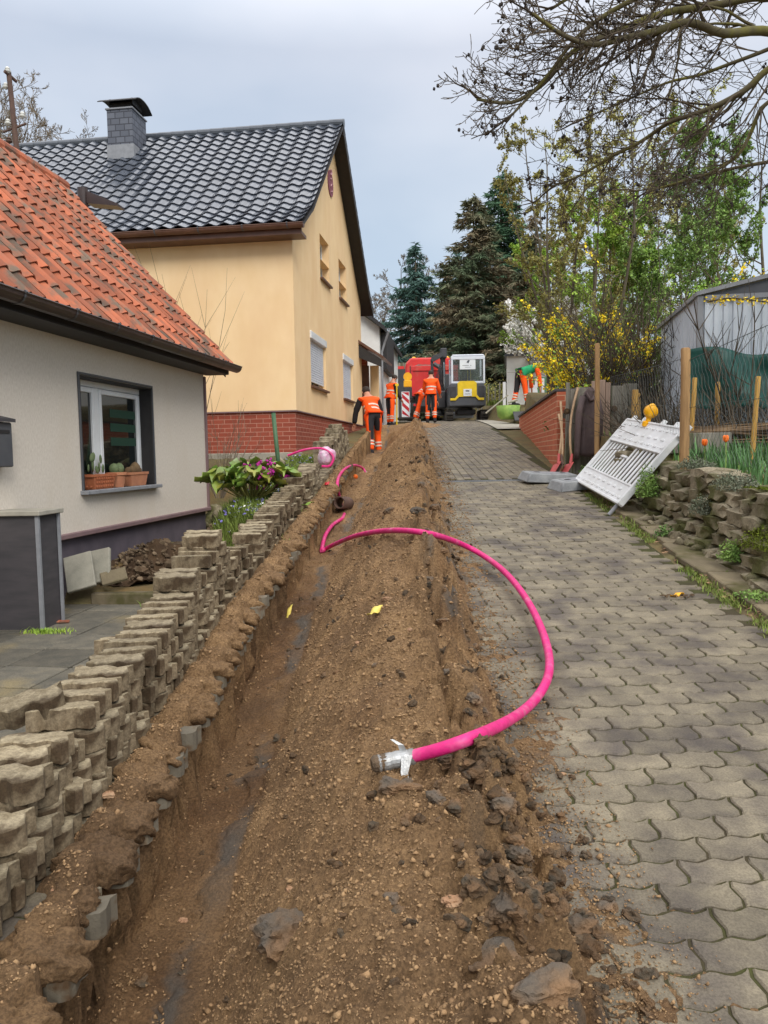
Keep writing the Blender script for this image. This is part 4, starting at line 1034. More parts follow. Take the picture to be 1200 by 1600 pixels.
# moss / weeds over the wall: clumps
def clump(c, rad, n, size, mat, name, label, cat, up=.3, blade=False, h=.1, group=None, asp=.55):
    p = rng.normal(0, 1, (n, 3)); p /= np.linalg.norm(p, axis=1)[:, None]; p *= (rng.random(n)**.45)[:, None]*np.array(rad)
    p[:, 2] = np.abs(p[:, 2])*(.7+.3*rng.random(n)) if not blade else 0
    k = 1+.45*vn(p[:, 0]*9+c[0]*5, p[:, 1]*9+c[1]*7)
    p *= k[:, None]
    p += np.array(c)
    if blade: V, T, r_ = blades(p, h, size, .5)
    else: V, T, r_ = leaves(p, size, up, asp)
    o = mk(name, V, T, mat, rnd=r_); return tag(o, label, cat, group)
def wtop(y): return g(y)+.6
_cl = clump
def clump(c, *a, **k): return _cl((c[0]-.14 if c[1] < 9 else c[0], c[1], c[2]), *a, **k)
clump((3.1, 7.3, wtop(7.3)-.02), (.14, .34, .13), 1500, .018, m['lav'], 'lavender_plant', 'grey lavender cushion on the stone wall beneath the big post', 'plant')
clump((2.98, 6.2, wtop(6.2)-.05), (.15, .4, .16), 1800, .018, m['lav'], 'lavender_plant', 'silvery grey cushion plant on the stone wall right of the big post', 'plant')
clump((2.85, 6.5, g(6.5)+.30), (.12, .14, .2), 1000, .018, m['lav'], 'lavender_plant', 'grey cushion plant hanging down the middle of the stone wall', 'plant')
clump((2.86, 7.9, g(7.9)+.22), (.13, .15, .36), 1500, .022, m['leaf'], 'fern', 'bright green fern hanging down the far end of the stone wall', 'fern')
clump((3.05, 8.5, g(8.35)+.1), (.13, .2, .4), 1200, .016, m['moss'], 'moss_cushion', 'yellow-green moss at the wall end under the barrier', 'moss')
clump((2.78, 5.3, g(5.3)+.28), (.12, .3, .16), 1600, .015, m['moss'], 'moss_cushion', 'broad moss cushion over the near stones of the wall', 'moss')
clump((2.74, 5.72, g(5.7)+.1), (.10, .12, .17), 700, .022, m['leaf'], 'weed', 'green weed growing from the foot of the stone wall', 'weed')
clump((2.72, 4.72, g(4.7)+.18), (.12, .14, .16), 800, .016, m['moss'], 'moss_cushion', 'moss cushion on the stones at the right edge of the photo', 'moss')
clump((2.66, 6.9, g(6.9)+.02), (.1, .1, .12), 300, .03, m['leafdk'], 'weed', 'small dark weed at the base of the far wall stones', 'weed', up=.8)
clump((2.56, 5.0, g(5.0)+.03), (.12, .14, .06), 400, .02, m['leaf'], 'weed', 'low green weed on the strip below the near end of the wall', 'weed')
tm = clump((2.98, 5.85, wtop(5.8)+.02), (.05, .26, .02), 900, .014, m['moss'], 'moss_cushion', 'bright yellow moss line on the wall coping', 'moss')
# leaf litter on the strip and in the garden
P = scat(900, 4, 10, 2.25, 2.75, lambda X, Y: ground_z(X, Y)+.012, .02); V, T, r_ = leaves(P, .035, 2.5, .6)
m['dry'] = M('dry leaf', srgb(120, 92, 68), srgb(150, 120, 92), 9, .8, rnd=.35, spec=.2)
stuff(mk('leaf_litter', V, T, m['dry'], rnd=r_), 'dry brown leaves scattered on the strip below the stone wall', 'leaf litter')
P = scat(2600, 4, 10, 2.24, 2.8, lambda X, Y: ground_z(X, Y)+.01); P = P[vn(P[:, 0]*5, P[:, 1]*4, 8) > .05]; V, T, r_ = blades(P, .04, .008, .9)
stuff(mk('grass', V, T, m['grass'], rnd=r_), 'thin weeds and grass on the strip below the stone wall', 'grass')
# garden on top: daffodil leaves, grass
P = scat(3800, 4.2, 9.6, 2.98, 4.6, lambda X, Y: ground_z(X, Y)-.01); P = P[vn(P[:, 0]*3, P[:, 1]*3, 18) > -.12]; V, T, r_ = blades(P, .24, .019, .45)
stuff(mk('bulb_foliage', V, T, m['dgrass'], rnd=r_), 'tall strappy leaves of spring bulbs in the raised garden', 'bulb foliage')
P = scat(5000, 3.8, 12, 2.9, 6.5, lambda X, Y: ground_z(X, Y)-.01); V, T, r_ = blades(P, .09, .012, .9)
stuff(mk('garden_weeds', V, T, m['leaf'], rnd=r_), 'low green weeds in the raised garden', 'weeds')
for i, (px, py, Y, lab) in enumerate(((915, 727+0, 7.3, 'nearer'), (1012, 708, 7.7, 'farther'))): pass
def tulip(px, py, Y, label):
    c = at(px, py, Y); zb = float(ground_z(c.x, c.y))
    t = thing('tulip', label, 'tulip', (c.x, c.y, zb)); b = B(); h = c.z-zb
    b.tube([(0, 0, 0), (.005, 0, h*.5), (0, 0, h-.02)], .005, 6); b.mk('stem', m['leaf'], t)
    b = B()
    for k in range(6): 
        a2 = k*math.pi/3; b.ball((.012*math.cos(a2), .012*math.sin(a2), h+.01), .033, (.5, .35, 1), 2, (0, .12, a2))
    b.mk('petal', m['orangef'], t, True)
tulip(1101, 693, 7.2, 'orange tulip on the left of the pair in the raised garden'); tulip(1134, 687, 7.0, 'orange tulip on the right of the pair in the raised garden')
# ---- big mesh-fence post, stakes ------------------------------------------
def post(name, label, x, y, z0, z1, rad, mat, lean=(0, 0), sq=False, group=None):
    b = B()
    if sq:
        b.box((lean[0]/2, lean[1]/2, (z1-z0)/2), (rad*2, rad*2, z1-z0), (-lean[1]/(z1-z0), lean[0]/(z1-z0), 0), .006)
    else:
        L = z1-z0; b.tube([(0, 0, -.15), (lean[0]*.3, 0, L*.3), (lean[0]*.65+.004, lean[1]*.6, L*.7), (lean[0]*.98, lean[1], L*.985), (lean[0], lean[1], L)], [rad, rad*1.02, rad*.98, rad*.97, rad*.8], 14)
    o = autosmooth(b.mk(name, mat)); o.location = (x, y, z0); return tag(o, label, 'post', group)
post('fence_post', 'thick pale wooden post wrapped in wire mesh at the corner of the garden', 2.97, 7.6, 1.44, 2.54, .046, m['post'])
post('fence_post', 'thin tall wooden post rising behind the brown jacket', 3.05, 11, 1.5, 3.07, .035, m['post'])
post('garden_stake', 'thin yellow stake leaning just behind the thick mesh post', 3.58, 9, 1.5, 2.38, .028, m['stake'], (.05, 0))
post('garden_stake', 'short yellow stake standing in the brush pile', 4.11, 9.5, 1.7, 2.37, .030, m['stake'])
post('garden_stake', 'long yellow stake leaning at the far right of the garden', 3.83, 8, 1.5, 2.29, .026, m['stake'], (.05, 0))
post('garden_stake', 'broad yellow stake standing behind the top edge of the barrier', 3.41, 10.5, 1.7, 2.37, .035, m['stake'], (.02, 0), True)
post('garden_stake', 'second yellow stake right beside the broad one behind the barrier', 3.52, 10.6, 1.7, 2.33, .024, m['stake'], (-.02, 0), True)
# wire mesh: run from wood fence to the post, then on to the right edge
def meshfence(pts, name, label, top0, top1, bot0, bot1, cell=.06):
    b = B(); A, Bp = Vector(pts[0]), Vector(pts[1]); L = (Bp-A).length; n = int(L/cell)
    def P(s, t_): q = A.lerp(Bp, s); z0_ = bot0+(bot1-bot0)*s; z1_ = top0+(top1-top0)*s; return Vector((q.x, q.y, z0_+(z1_-z0_)*t_))
    rows = int((top0-bot0)/cell)
    for sgn in (1, -1):
        for i in range(-rows, n+rows):
            pts_ = []
            for j in range(rows+1):
                s = (i+sgn*j*.5+(rows*.5 if sgn < 0 else 0)*0)/n
                if 0 <= s <= 1: 
                    q = P(s, j/rows); q.x += .006*((j % 2)*2-1)*sgn; pts_.append(q)
            if len(pts_) > 1: b.tube(pts_, .0013, 3, False)
    b.tube([P(0, 1), P(.5, .99), P(1, 1)], .003, 4); b.tube([P(0, .5), P(1, .5)], .0022, 4)
    o = b.mk(name, m['wire']); return tag(o, label, 'wire fence')
meshfence([(3.32, 11.3, 0), (3.0, 7.6, 0)], 'wire_fence', 'dark wire mesh fence between the jacket and the thick post', 2.62, 2.45, 1.85, 1.5, .11)
meshfence([(3.0, 7.6, 0), (3.05, 4.6, 0)], 'wire_fence', 'dark wire mesh fence sagging from the thick post out of the right edge', 2.42, 2.62, 1.5, 1.25, .07)
# ---- green tarp, brush, branches, boards ------------------------------------
nx_, nz_ = 60, 16; A = []
for j in range(nz_):
    for i in range(nx_):
        s = i/(nx_-1); t_ = j/(nz_-1); x = 3.85+3.3*s; y = 9.75-.5*s+.06*math.sin(s*22+t_*3)+.05*float(fbm(s*9, t_*4, 3, 3)); top = 2.80-.05*math.sin(s*5)+.04*math.sin(s*19)
        A.append((x, y, 2.05+(top-2.05)*t_+.02*math.sin(s*40)*(1-t_)))
o = mk('green_tarp', A, gridfaces(nz_, nx_), m['tarp'], smooth=True); tag(o, 'crumpled dark green tarpaulin hung in front of the metal shed', 'tarpaulin')
o.modifiers.new('thick', 'SOLIDIFY').thickness = .004
b = B(); rr = random.Random(3)
for k in range(950):
    y = rr.uniform(9.0, 11.4); x = 3.3+rr.random()*3.0; z0_ = float(ground_z(x, y))
    a2 = rr.gauss(0, .45); L = rr.uniform(.35, 1.05); d = Vector((math.sin(a2), rr.gauss(0, .25), math.cos(a2)*.8)).normalized()
    p = Vector((x, y, z0_-.02)); P = [p]
    for q in range(3): d = (d+Vector((rr.gauss(0, .22), rr.gauss(0, .2), rr.gauss(0, .15)))).normalized(); P.append(P[-1]+d*L/3)
    b.tube(P, [.009, .007, .005, .0025], 3, False)
stuff(b.mk('brushwood', m['twig']), 'tangle of dry brown brushwood in front of the shed', 'brushwood')
b = B()
for k in range(75):
    y = rr.uniform(8.7, 9.3); x = 3.0+rr.random()*.8; L = rr.uniform(.9, 2.4); z_ = float(ground_z(x, y))+rr.uniform(.05, .30)
    P = [Vector((x, y, z_))]; d = Vector((1, rr.uniform(-.15, .15), rr.uniform(-.03, .07)))
    for q in range(5): P.append(P[-1]+d*L/5+Vector((0, rr.gauss(0, .02), rr.gauss(0, .015))))
    b.tube(P, [rr.uniform(.008, .02)]*5+[.005], 5, True)
tag(b.mk('branch_pile', m['debark']), 'long low pile of cut branches laid across the garden', 'branch pile')
b = B(); b.box((3.42, 8.4, 1.62), (.75, .05, .22), (0, 0, .05), .006); tag(autosmooth(b.mk('garden_board', m['wood'])), 'short grey board edging the bed behind the thick post', 'board')
# ---- metal shed -------------------------------------------------------------
sx, sy = 4.09, 10.0
t = thing('metal_shed', 'light grey corrugated metal garden shed with a low gable roof', 'shed', (sx, sy, 0), R(-9.5))
def corr(b, fn, L, z0, z1, pitch=.115, dep=.022):
    n = int(L/pitch); P = []
    for i in range(n):
        for (f_, d_) in ((0, 0), (.35, 0), (.45, dep), (.9, dep)): P.append(((i+f_)*pitch, d_))
    P.append((L, 0)); V = []
    for s, d_ in P: V.append(fn(s, d_, z0(s) if callable(z0) else z0)); V.append(fn(s, d_, z1(s) if callable(z1) else z1))
    b.add(V, [(2*i, 2*i+2, 2*i+3, 2*i+1) for i in range(len(P)-1)])
b = B(); corr(b, lambda s, d_, z: (s, -d_, z), 3.2, 1.6, 3.50); b.mk('front_wall', m['metalw'], t)
b = B(); corr(b, lambda s, d_, z: (-d_, s, z), 2.6, 1.6, 3.50); b.mk('side_wall', m['metalw'], t)
b = B(); b.prism([(0, 3.5), (3.2, 3.5), (1.6, 3.84)], -.005, .02, 'y'); b.mk('gable', m['dgrey'], t)
b = B(); b.prism([(-.06, 3.50), (1.6, 3.85), (3.26, 3.5), (3.26, 3.55), (1.6, 3.90), (-.06, 3.55)], -.07, 2.7, 'y'); b.mk('roof', m['lead'], t)
b = B(); b.bx(-.04, .03, -.035, .03, 1.6, 3.5); b.mk('corner_post', m['lead'], t)
b = B(); b.bx(.05, 3.2, -.06, -.03, 3.44, 3.5); b.mk('fascia', m['lead'], t)
# ---- brick wall ---------------------------------------------------------------
bw = thing('brick_wall', 'red brick garden wall with dark coping running up beside the road', 'brick wall', (2.66, 11.8, 0), -math.atan2(3.80-2.66, 21.5-11.8))
L = math.hypot(3.80-2.66, 21.5-11.8)
b = B()
V = [(0, 0, 1.1), (0, L, 2.0), (0, L, 2.52), (0, 0, 2.46), (.24, 0, 1.1), (.24, L, 2.0), (.24, L, 2.52), (.24, 0, 2.46)]
b.add(V, [(0, 1, 2, 3), (4, 5, 6, 7), (0, 4, 7, 3), (1, 5, 6, 2), (3, 2, 6, 7)]); b.mk('brickwork', m['brickw'], bw)
b = B(); n = 24
for i in range(n):
    a2 = i*L/n; b.box((.12, a2+L/n/2, 2.485+.06*(a2+.2)/L), (.32, L/n-.008, .045), (.006, 0, 0), .006)
b.mk('coping', m['charcoal'], bw)
# ---- old timber fence ---------------------------------------------------------
FA = R(4)
tf = thing('timber_fence', 'old grey timber fence of uneven boards beside the brick wall', 'timber fence', (2.72, 11.55, 1.2), FA)
x = 0
for i, (wd, h, mt, dz) in enumerate(((.06, 1.2, 'wood', 0), (.09, 1.1, 'wood', .0), (.24, 1.13, 'wood', 0), (.12, 1.22, 'board', .02), (.10, 1.24, 'board', .0), (.08, 1.2, 'board', 0), (.2, 1.15, 'wood', .01), (.22, 1.18, 'wood', .02))):
    b = B(); h += .27; b.box((x+wd/2, -.03 if i in (0, 1, 3) else 0, h/2-.1), (wd-.008, .035, h), (0, rr.uniform(-.02, .02), 0), .004); b.mk('board', m[mt], tf); x += wd
b = B(); b.bx(-.02, x, .02, .06, .85, .93); b.mk('rail', m['wood'], tf)
b = B()
for (x_, z_) in ((.14, .3), (.02, .95), (.74, .98), (.25, .96)):
    b.tube([(x_, -.05, z_), (x_, -.02, z_)], .045, 14); b.tube([(x_, -.06, z_), (x_, -.045, z_)], .02, 10)
b.mk('wood_disc', m['stake'] if False else m['debark'], tf)
# ---- brown jacket hung on the fence ------------------------------------------
jk = thing('jacket', 'brown leather-like jacket hanging on the timber fence', 'jacket', (3.04, 11.35, 1.50), FA); jk.scale = (.74, 1, .98)
b = B(); n = 26; lev_ = [(0.0, .24, .05), (.06, .25, .06), (.2, .245, .06), (.38, .23, .06), (.56, .225, .055), (.72, .21, .05), (.86, .17, .045), (.94, .10, .04), (1.0, .035, .03)]
V = []
for (z, hw, hd) in lev_:
    for k in range(n):
        a2 = 2*math.pi*k/n; f_ = 1+.34*math.sin(5*a2+z*4)+.2*math.sin(9*a2-z*7)
        V.append((hw*math.cos(a2)*(1+.03*math.sin(z*20))+.03*math.sin(z*3), hd*math.sin(a2)*f_*1.2, z+.03*math.cos(a2*2+.6)*(1 if z < .1 else .3)))
Fs = [(i*n+k, i*n+(k+1) % n, (i+1)*n+(k+1) % n, (i+1)*n+k) for i in range(len(lev_)-1) for k in range(n)]+[tuple(range(n))[::-1], tuple((len(lev_)-1)*n+k for k in range(n))]
b.add(V, Fs); b.mk('body', m['jacket'], jk, True)
for sx_, P in ((-1, [(-.15, -.03, .86), (-.24, -.06, .62), (-.27, -.07, .36), (-.28, -.06, .06), (-.29, -.05, -.06)]), (1, [(.13, -.04, .84), (.17, -.08, .6), (.15, -.09, .36), (.17, -.08, .12)])):
    b = B(); b.tube(P, [.06, .068, .062, .055, .05][:len(P)], 12); b.mk('sleeve', m['jacket'], jk, True)
b = B(); b.tube([(-.09, -.05, .92), (-.03, -.08, .80), (.03, -.08, .82), (.09, -.05, .93), (0, .02, .99)], [.02, .03, .03, .025, .02], 8); b.mk('collar', m['jacket'], jk, True)
# ---- shovels leaning -----------------------------------------------------------
def shovel(label, foot, top, sock, bend=.03):
    foot, top = Vector(foot), Vector(top)
    t = thing('shovel', label, 'shovel', foot, 0, 'shovels leaning on the brick wall'); d = (top-foot); L = d.length; dn = d.normalized()
    side = Vector((bend, 0, 0)); P = [dn*(.27+(L-.27)*s)+side*math.sin(math.pi*s) for s in (0, .2, .4, .6, .8, 1)]
    b = B(); b.tube(P, [.018, .017, .017, .017, .018, .019], 10); b.mk('handle', m['handle'], t, True)
    b = B(); b.tube([dn*.18, dn*.34], [.024, .020], 10); b.mk('socket', m[sock], t)
    b = B(); out = Vector((-.6, -.4, -.2)).normalized(); sd_ = dn.cross(out).normalized(); V = []
    for i in range(7):
        s = i/6; wdt = .095*(1-.75*s**3)
        for k in range(-3, 4):
            q = k/3; V.append(dn*.2+(-dn*.25+out*.20)*s*.95+sd_*wdt*q+out*(.03*(q*q))+Vector((0, 0, .02*s*s)))
    Fs = [(i*7+k, i*7+k+1, (i+1)*7+k+1, (i+1)*7+k) for i in range(6) for k in range(6)]
    b.add(V, Fs); o = b.mk('blade', m['rust'] if sock != 'redband' else m['redband'], t, True); o.modifiers.new('t', 'SOLIDIFY').thickness = .004
shovel('shovel with a straight wooden handle, leftmost of the three against the brick wall', (2.52, 11.1, 1.215), at(876, 628, 11.62), 'redband')
shovel('shovel with the shorter handle, middle of the three against the brick wall', (2.58, 11.05, 1.21), at(873, 647, 11.55), 'rust')
shovel('shovel with the curved handle and red blade, right of the three', (2.66, 11.0, 1.205), at(903, 606, 11.5), 'redband', -.06)
# ---- barrier feet blocks --------------------------------------------------------
def footplate(label, x, y, rz, tilt=0):
    t = thing('recycled_plastic_block', label, 'barrier foot', (x, y, g(y)+.01), rz, 'barrier base blocks beside the shovels')
    t.rotation_euler = (R(6), tilt, rz)
    b = B(); hw, hl = .40, .19
    V = [(-hw, -hl, 0), (hw, -hl, 0), (hw, hl, 0), (-hw, hl, 0), (-hw*.86, -hl*.82, .12), (hw*.86, -hl*.82, .12), (hw*.86, hl*.82, .12), (-hw*.86, hl*.82, .12)]
    b.add(V, [(3, 2, 1, 0), (0, 1, 5, 4), (1, 2, 6, 5), (2, 3, 7, 6), (3, 0, 4, 7), (4, 5, 6, 7)]); bd = autosmooth(b.mk('block', m['foot'], t))
    bd.modifiers.new('bev', 'BEVEL').width = .012
    b = B(); b.bx(-.26, .26, -.10, .10, .1205, .124, .001); b.mk('top_recess', m['lead'], t)
    b = B()
    for sx_ in (-1, 1): b.bx(sx_*.19-.035, sx_*.19+.035, -.03, .03, .1245, .127)
    b.mk('socket_hole', m['black'], t)
footplate('grey recycled plastic barrier base, the left and farther one of the pair', 2.27, 10.55, R(12), R(3))
footplate('grey recycled plastic barrier base, the right and nearer one of the pair', 2.55, 9.95, R(17), R(-4))
# ---- white plastic barrier leaning on the fence ----------------------------------
p_near, p_far = Vector((2.47, 8.03, g(8.03)+.12)), Vector((2.50, 9.95, g(9.95)+.10))
q_near = at(1050, 674, 8.25)
ux = (p_near-p_far).normalized(); upv = (q_near-p_near); upv = (upv-ux*upv.dot(ux)).normalized(); nv = ux.cross(upv).normalized()
if nv.x > 0: nv = -nv
bt = thing('barrier', 'white plastic site barrier panel leaning back against the garden fence', 'barrier', p_far)
Lb, Hb = (p_near-p_far).length, 1.0
mat3 = Matrix((ux, upv, nv)).transposed(); bt.rotation_euler = mat3.to_euler()
b = B()   # local x along, y up, z outward
def bb(x0, x1, y0, y1, z0=-.025, z1=.025, bev=.006): b.bx(x0, x1, y0, y1, z0, z1, bev)
bb(0, Lb, 0, .24); bb(0, Lb, .66, 1.0); bb(0, .05, .24, .66); bb(Lb-.05, Lb, .24, .66)
b.bx(0, Lb, -.012, .02, -.035, .035, .006); b.bx(0, Lb, .985, 1.012, -.035, .035, .006); b.bx(.0, Lb, .215, .238, .0251, .034, .003); b.bx(0, Lb, .662, .68, .0251, .034, .003)
b.bx(-.008, .03, 0, 1, -.036, .036, .005); b.bx(Lb-.03, Lb+.008, 0, 1, -.036, .036, .005)
n = 15; pb_ = b
for i in range(n):
    x = .05+(Lb-.1)*(i+.5)/n
    top_ = .66 if not (6 <= i <= 7) else .50
    b = B(); b.bx(x-.026, x+.026, .242, top_-.002, -.008, .008, .006); b.mk('slat', m['bwhite'], bt)
b = B(); x0 = .05+(Lb-.1)*6/n; x1 = .05+(Lb-.1)*8/n; b.bx(x0, x1, .50, .53, -.02, .02, .004); b.mk('grip_bar', m['bwhite'], bt)
b = pb_
for yy_ in (.06, .15, .73, .82, .93):
    for i in range(9):
        x = .1+(Lb-.2)*i/8+(.06 if yy_ in (.15, .82) else 0); 
        if x < Lb-.08: b.bx(x-.05, x+.03, yy_-.014, yy_+.014, .0252, .034, .006)
    for i in range(9):
        x = .19+(Lb-.2)*i/8; 
        if x < Lb-.06: b.tube([(x, yy_, .0252), (x, yy_, .031)], .011, 8)
b.mk('panel', m['bwhite'], bt)
for x in (.06, Lb-.06):
    b = B(); b.tube([(x, 0, 0), (x, -.15, 0)], .02, 10); b.mk('leg', m['lead'], bt)
for x in (.15, .55, Lb-.72, Lb-.3, Lb-.08):
    b = B(); b.bx(x-.035, x+.035, 1.0121, 1.075, -.02, .02, .006); b.mk('top_peg', m['bwhite'], bt)
b = B(); b.bx(Lb+.009, Lb+.05, .9, 1.06, -.03, .03, .008); b.mk('side_hook', m['bwhite'], bt)
# amber lamp on the barrier's top edge
lp = thing('warning_lamp', 'yellow warning lamp lying against the top edge of the white barrier', 'warning lamp', at(1010, 665, 9.05))
lp.rotation_euler = (R(10), R(14), 0)
b = B(); b.bx(-.05, .05, -.03, .03, -.02, .05, .012); b.bx(-.025, .025, -.02, .02, .05, .10, .006); b.mk('battery_case', m['lampy'], lp)
b = B(); b.tube([(0, -.035, .17), (0, .035, .17)], .075, 20); b.ball((0, 0, .17), .085, (.75, .55, 1.15), 2); b.mk('lens', m['lampy'], lp, True)
# ================================================================ ON THE HEAP
def surf(X, Y):
    u = X-sh(Y); z = np.where((u > -1.05) & (u < .88) & (Y < 24), np.maximum(soil(X, Y), np.where(u > .4, G(Y), -9)), G(Y)); return z
def hit(px, py, lift=0.0):
    d = ray(px, py); Yv = np.arange(1.2, 40, .01); z = EYE+d.z*Yv; s = surf(d.x*Yv, Yv)+lift
    i = int(np.argmax(z <= s)); return Vector((d.x*Yv[i], Yv[i], float(s[i])))
def smooth_path(P, n=8):
    out = []
    for i in range(len(P)-1):
        p0, p1, p2, p3 = P[max(i-1, 0)], P[i], P[i+1], P[min(i+2, len(P)-1)]
        for k in range(n):
            t_ = k/n; out.append(.5*((2*p1)+(-p0+p2)*t_+(2*p0-5*p1+4*p2-p3)*t_*t_+(-p0+3*p1-3*p2+p3)*t_**3))
    out.append(P[-1]); return out
rp = .022
pxs = [(640, 1183), (690, 1170), (745, 1150), (795, 1126), (832, 1098), (855, 1062), (858, 1025), (845, 980), (822, 935), (788, 893), (745, 862), (700, 842), (655, 831), (605, 829), (560, 836), (528, 848), (508, 858)]
pd = smooth_path([Vector((p_[0], p_[1], 0)) for p_ in pxs], 6)
Yd = [hit(p_.x, p_.y, rp).y for p_ in pd]; nP = len(pd)
Yr = [min(Yd[max(0, i-2):i+3]) for i in range(nP)]
for _ in range(3): Yr = [sum(Yr[max(0, i-3):i+4])/len(Yr[max(0, i-3):i+4]) for i in range(nP)]
P = [at(p_.x, p_.y, y_-.035) for p_, y_ in zip(pd, Yr)]
for _ in range(2): P = [P[0]]+[(P[i-1]+P[i]*2+P[i+1])/4 for i in range(1, nP-1)]+[P[-1]]
c1 = [P[0], P[-1]]
a_ = hit(503, 862, rp)
P2 = smooth_path([c1[-1], a_], 4)+[a_+Vector((-.004, .03, .012))]+smooth_path([hit(504, 852, rp+.03), hit(509, 836, rp+.04), hit(520, 820, rp+.03), hit(534, 811, rp), hit(538, 804, rp-.03)], 5)
Ys, Ye = hit(533, 782).y, hit(571, 738).y
P3 = smooth_path([at(536, 790, Ys)-Vector((0, 0, .06))]+[at(x_, y_, hit(x_, y_).y-.34) for x_, y_ in ((530, 776), (527, 758), (530, 744), (540, 732), (554, 727), (566, 731))]+[at(571, 738, Ye)], 6)
allp = P+P2[1:]+P3
b = B(); b.tube(allp, rp, 14); cd = b.mk('pink_conduit', m['pink'], None, True)
tag(cd, 'bright pink cable conduit looping out of the trench, over the heap and across the paving', 'conduit')
e0_ = c1[0]; e1_ = at(584, 1194, c1[0].y-.03)
dd = (e1_-e0_)
b = B(); b.tube([e0_+dd*(-.12+1.1*i/17)+Vector((0, 0, random.gauss(0, .0008))) for i in range(18)], [.0268+random.uniform(-.001, .0028) for i in range(18)], 16)
b.mk('end_tape', m['tape'], cd, False)
b = B(); b.tube([e0_+dd*.55, e0_+dd*.99, e0_+dd*1.06], [.0275, .028, .020], 12); b.mk('muddy_end', m['clay'], cd)
b = B(); q = e0_+dd*.08
def flap(b, pts, w):
    V = []
    for i, p in enumerate(pts): V += [p+Vector((w[i], 0, 0)), p-Vector((w[i], .0, 0))]
    b.add(V, [(2*i, 2*i+1, 2*i+3, 2*i+2) for i in range(len(pts)-1)])
flap(b, [q+Vector((0, -.03, .02)), q+Vector((-.01, -.055, -.03)), q+Vector((.0, -.07, -.07)), q+Vector((.02, -.09, -.10))], [.018, .012, .008, .003])
flap(b, [q+Vector((-.01, 0, .02)), q+Vector((-.02, .0, .045)), q+Vector((-.05, .01, .06))], [.012, .010, .005])
o = b.mk('tape_flap', m['tape'], cd); o.modifiers.new('t', 'SOLIDIFY').thickness = .002
# second conduit end
b = B(); pe = P3[-1]; b.tube([pe, pe+Vector((.02, .12, -.04))], .03, 12); b.mk('end_tape', m['tape'], cd)
# clay drain stub crossing the trench
p = hit(536, 800); t = thing('drain_pipe', 'old brown clay drain pipe stub crossing the trench under the conduit', 'pipe', (p.x, p.y, p.z+.12))
b = B()
V = []; n = 18
for (x, r_) in ((-.16, .085), (-.16, .07), (.2, .07), (.2, .095), (.1, .095), (.09, .085)):
    for k in range(n): V.append((x, r_*math.cos(2*math.pi*k/n), r_*math.sin(2*math.pi*k/n)))
b.add(V, [(i*n+k, i*n+(k+1) % n, ((i+1) % 6)*n+(k+1) % n, ((i+1) % 6)*n+k) for i in range(6) for k in range(n)]); b.mk('pipe', m['rust'], t, True); t.rotation_euler = (0, R(6), R(75))
p = hit(555, 745, .035); b = B(); b.ball((0, 0, 0), .05, (1, 1, .92), 3); o = b.mk('orange_ball', m['orangef'], None, True); o.location = p; tag(o, 'small orange ball lying in the trench', 'ball')
# scraps of yellow tape
def scrap(name, label, p, L, w, rz, mat, tilt=.2):
    n = 9; V = []
    for i in range(n):
        s = i/(n-1)-.5
        for k in (-1, 0, 1): V.append((s*L, k*w*.5*(1-.5*abs(s)), .012*math.sin(s*9+k)+tilt*s*L))
    F_ = [(i*3+k, i*3+k+1, (i+1)*3+k+1, (i+1)*3+k) for i in range(n-1) for k in range(2)]
    o = mk(name, V, F_, mat, smooth=True); o.location = p; o.rotation_euler = (0, 0, rz); o.modifiers.new('t', 'SOLIDIFY').thickness = .0015; return tag(o, label, 'scrap')
m['ytape'] = M('faded yellow tape', srgb(232, 214, 104), srgb(214, 190, 90), 30, .5)
scrap('tape_scrap', 'torn yellow tape scrap lying on top of the spoil heap', hit(588, 956, .02), .17, .045, R(62), m['ytape'])
o = scrap('tape_scrap', 'yellow tape scrap hanging on the left trench wall', hit(452, 955, .03), .16, .03, R(80), m['ytape'], .6)
scrap('plastic_scrap', 'small pink plastic scrap at the end of the nearer paver stack', hit(496, 744, .05)+Vector((-.03, 0, .02)), .12, .07, .4, m['pink'], .5)
scrap('plastic_scrap', 'small red plastic scrap on the left lip of the trench', hit(511, 756, .03), .1, .06, 1.1, m['signred'], .5)
scrap('green_leaf', 'bright green leaf scrap beside the paver stack', hit(481, 787, .05), .13, .09, .3, m['leafy'], .3)
# bag
p = at(510, 713, 11.0); t = thing('plastic_bag', 'crumpled pink and white plastic bag lying on the stacked pavers', 'bag', p)
b = B(); b.ball((0, 0, 0), .13, (.95, .8, 1.05), 3, (0, .2, 0), .5); b.mk('bag', m['bag'], t)
b = B(); b.tube(smooth_path([Vector((-.55, 0, .02)), Vector((-.3, -.03, .10)), Vector((-.05, -.05, .11)), Vector((.10, -.1, 0)), Vector((.06, -.12, -.13)), Vector((-.06, -.11, -.14))], 5), .018, 6); b.mk('tie_strap', m['pink'], t)
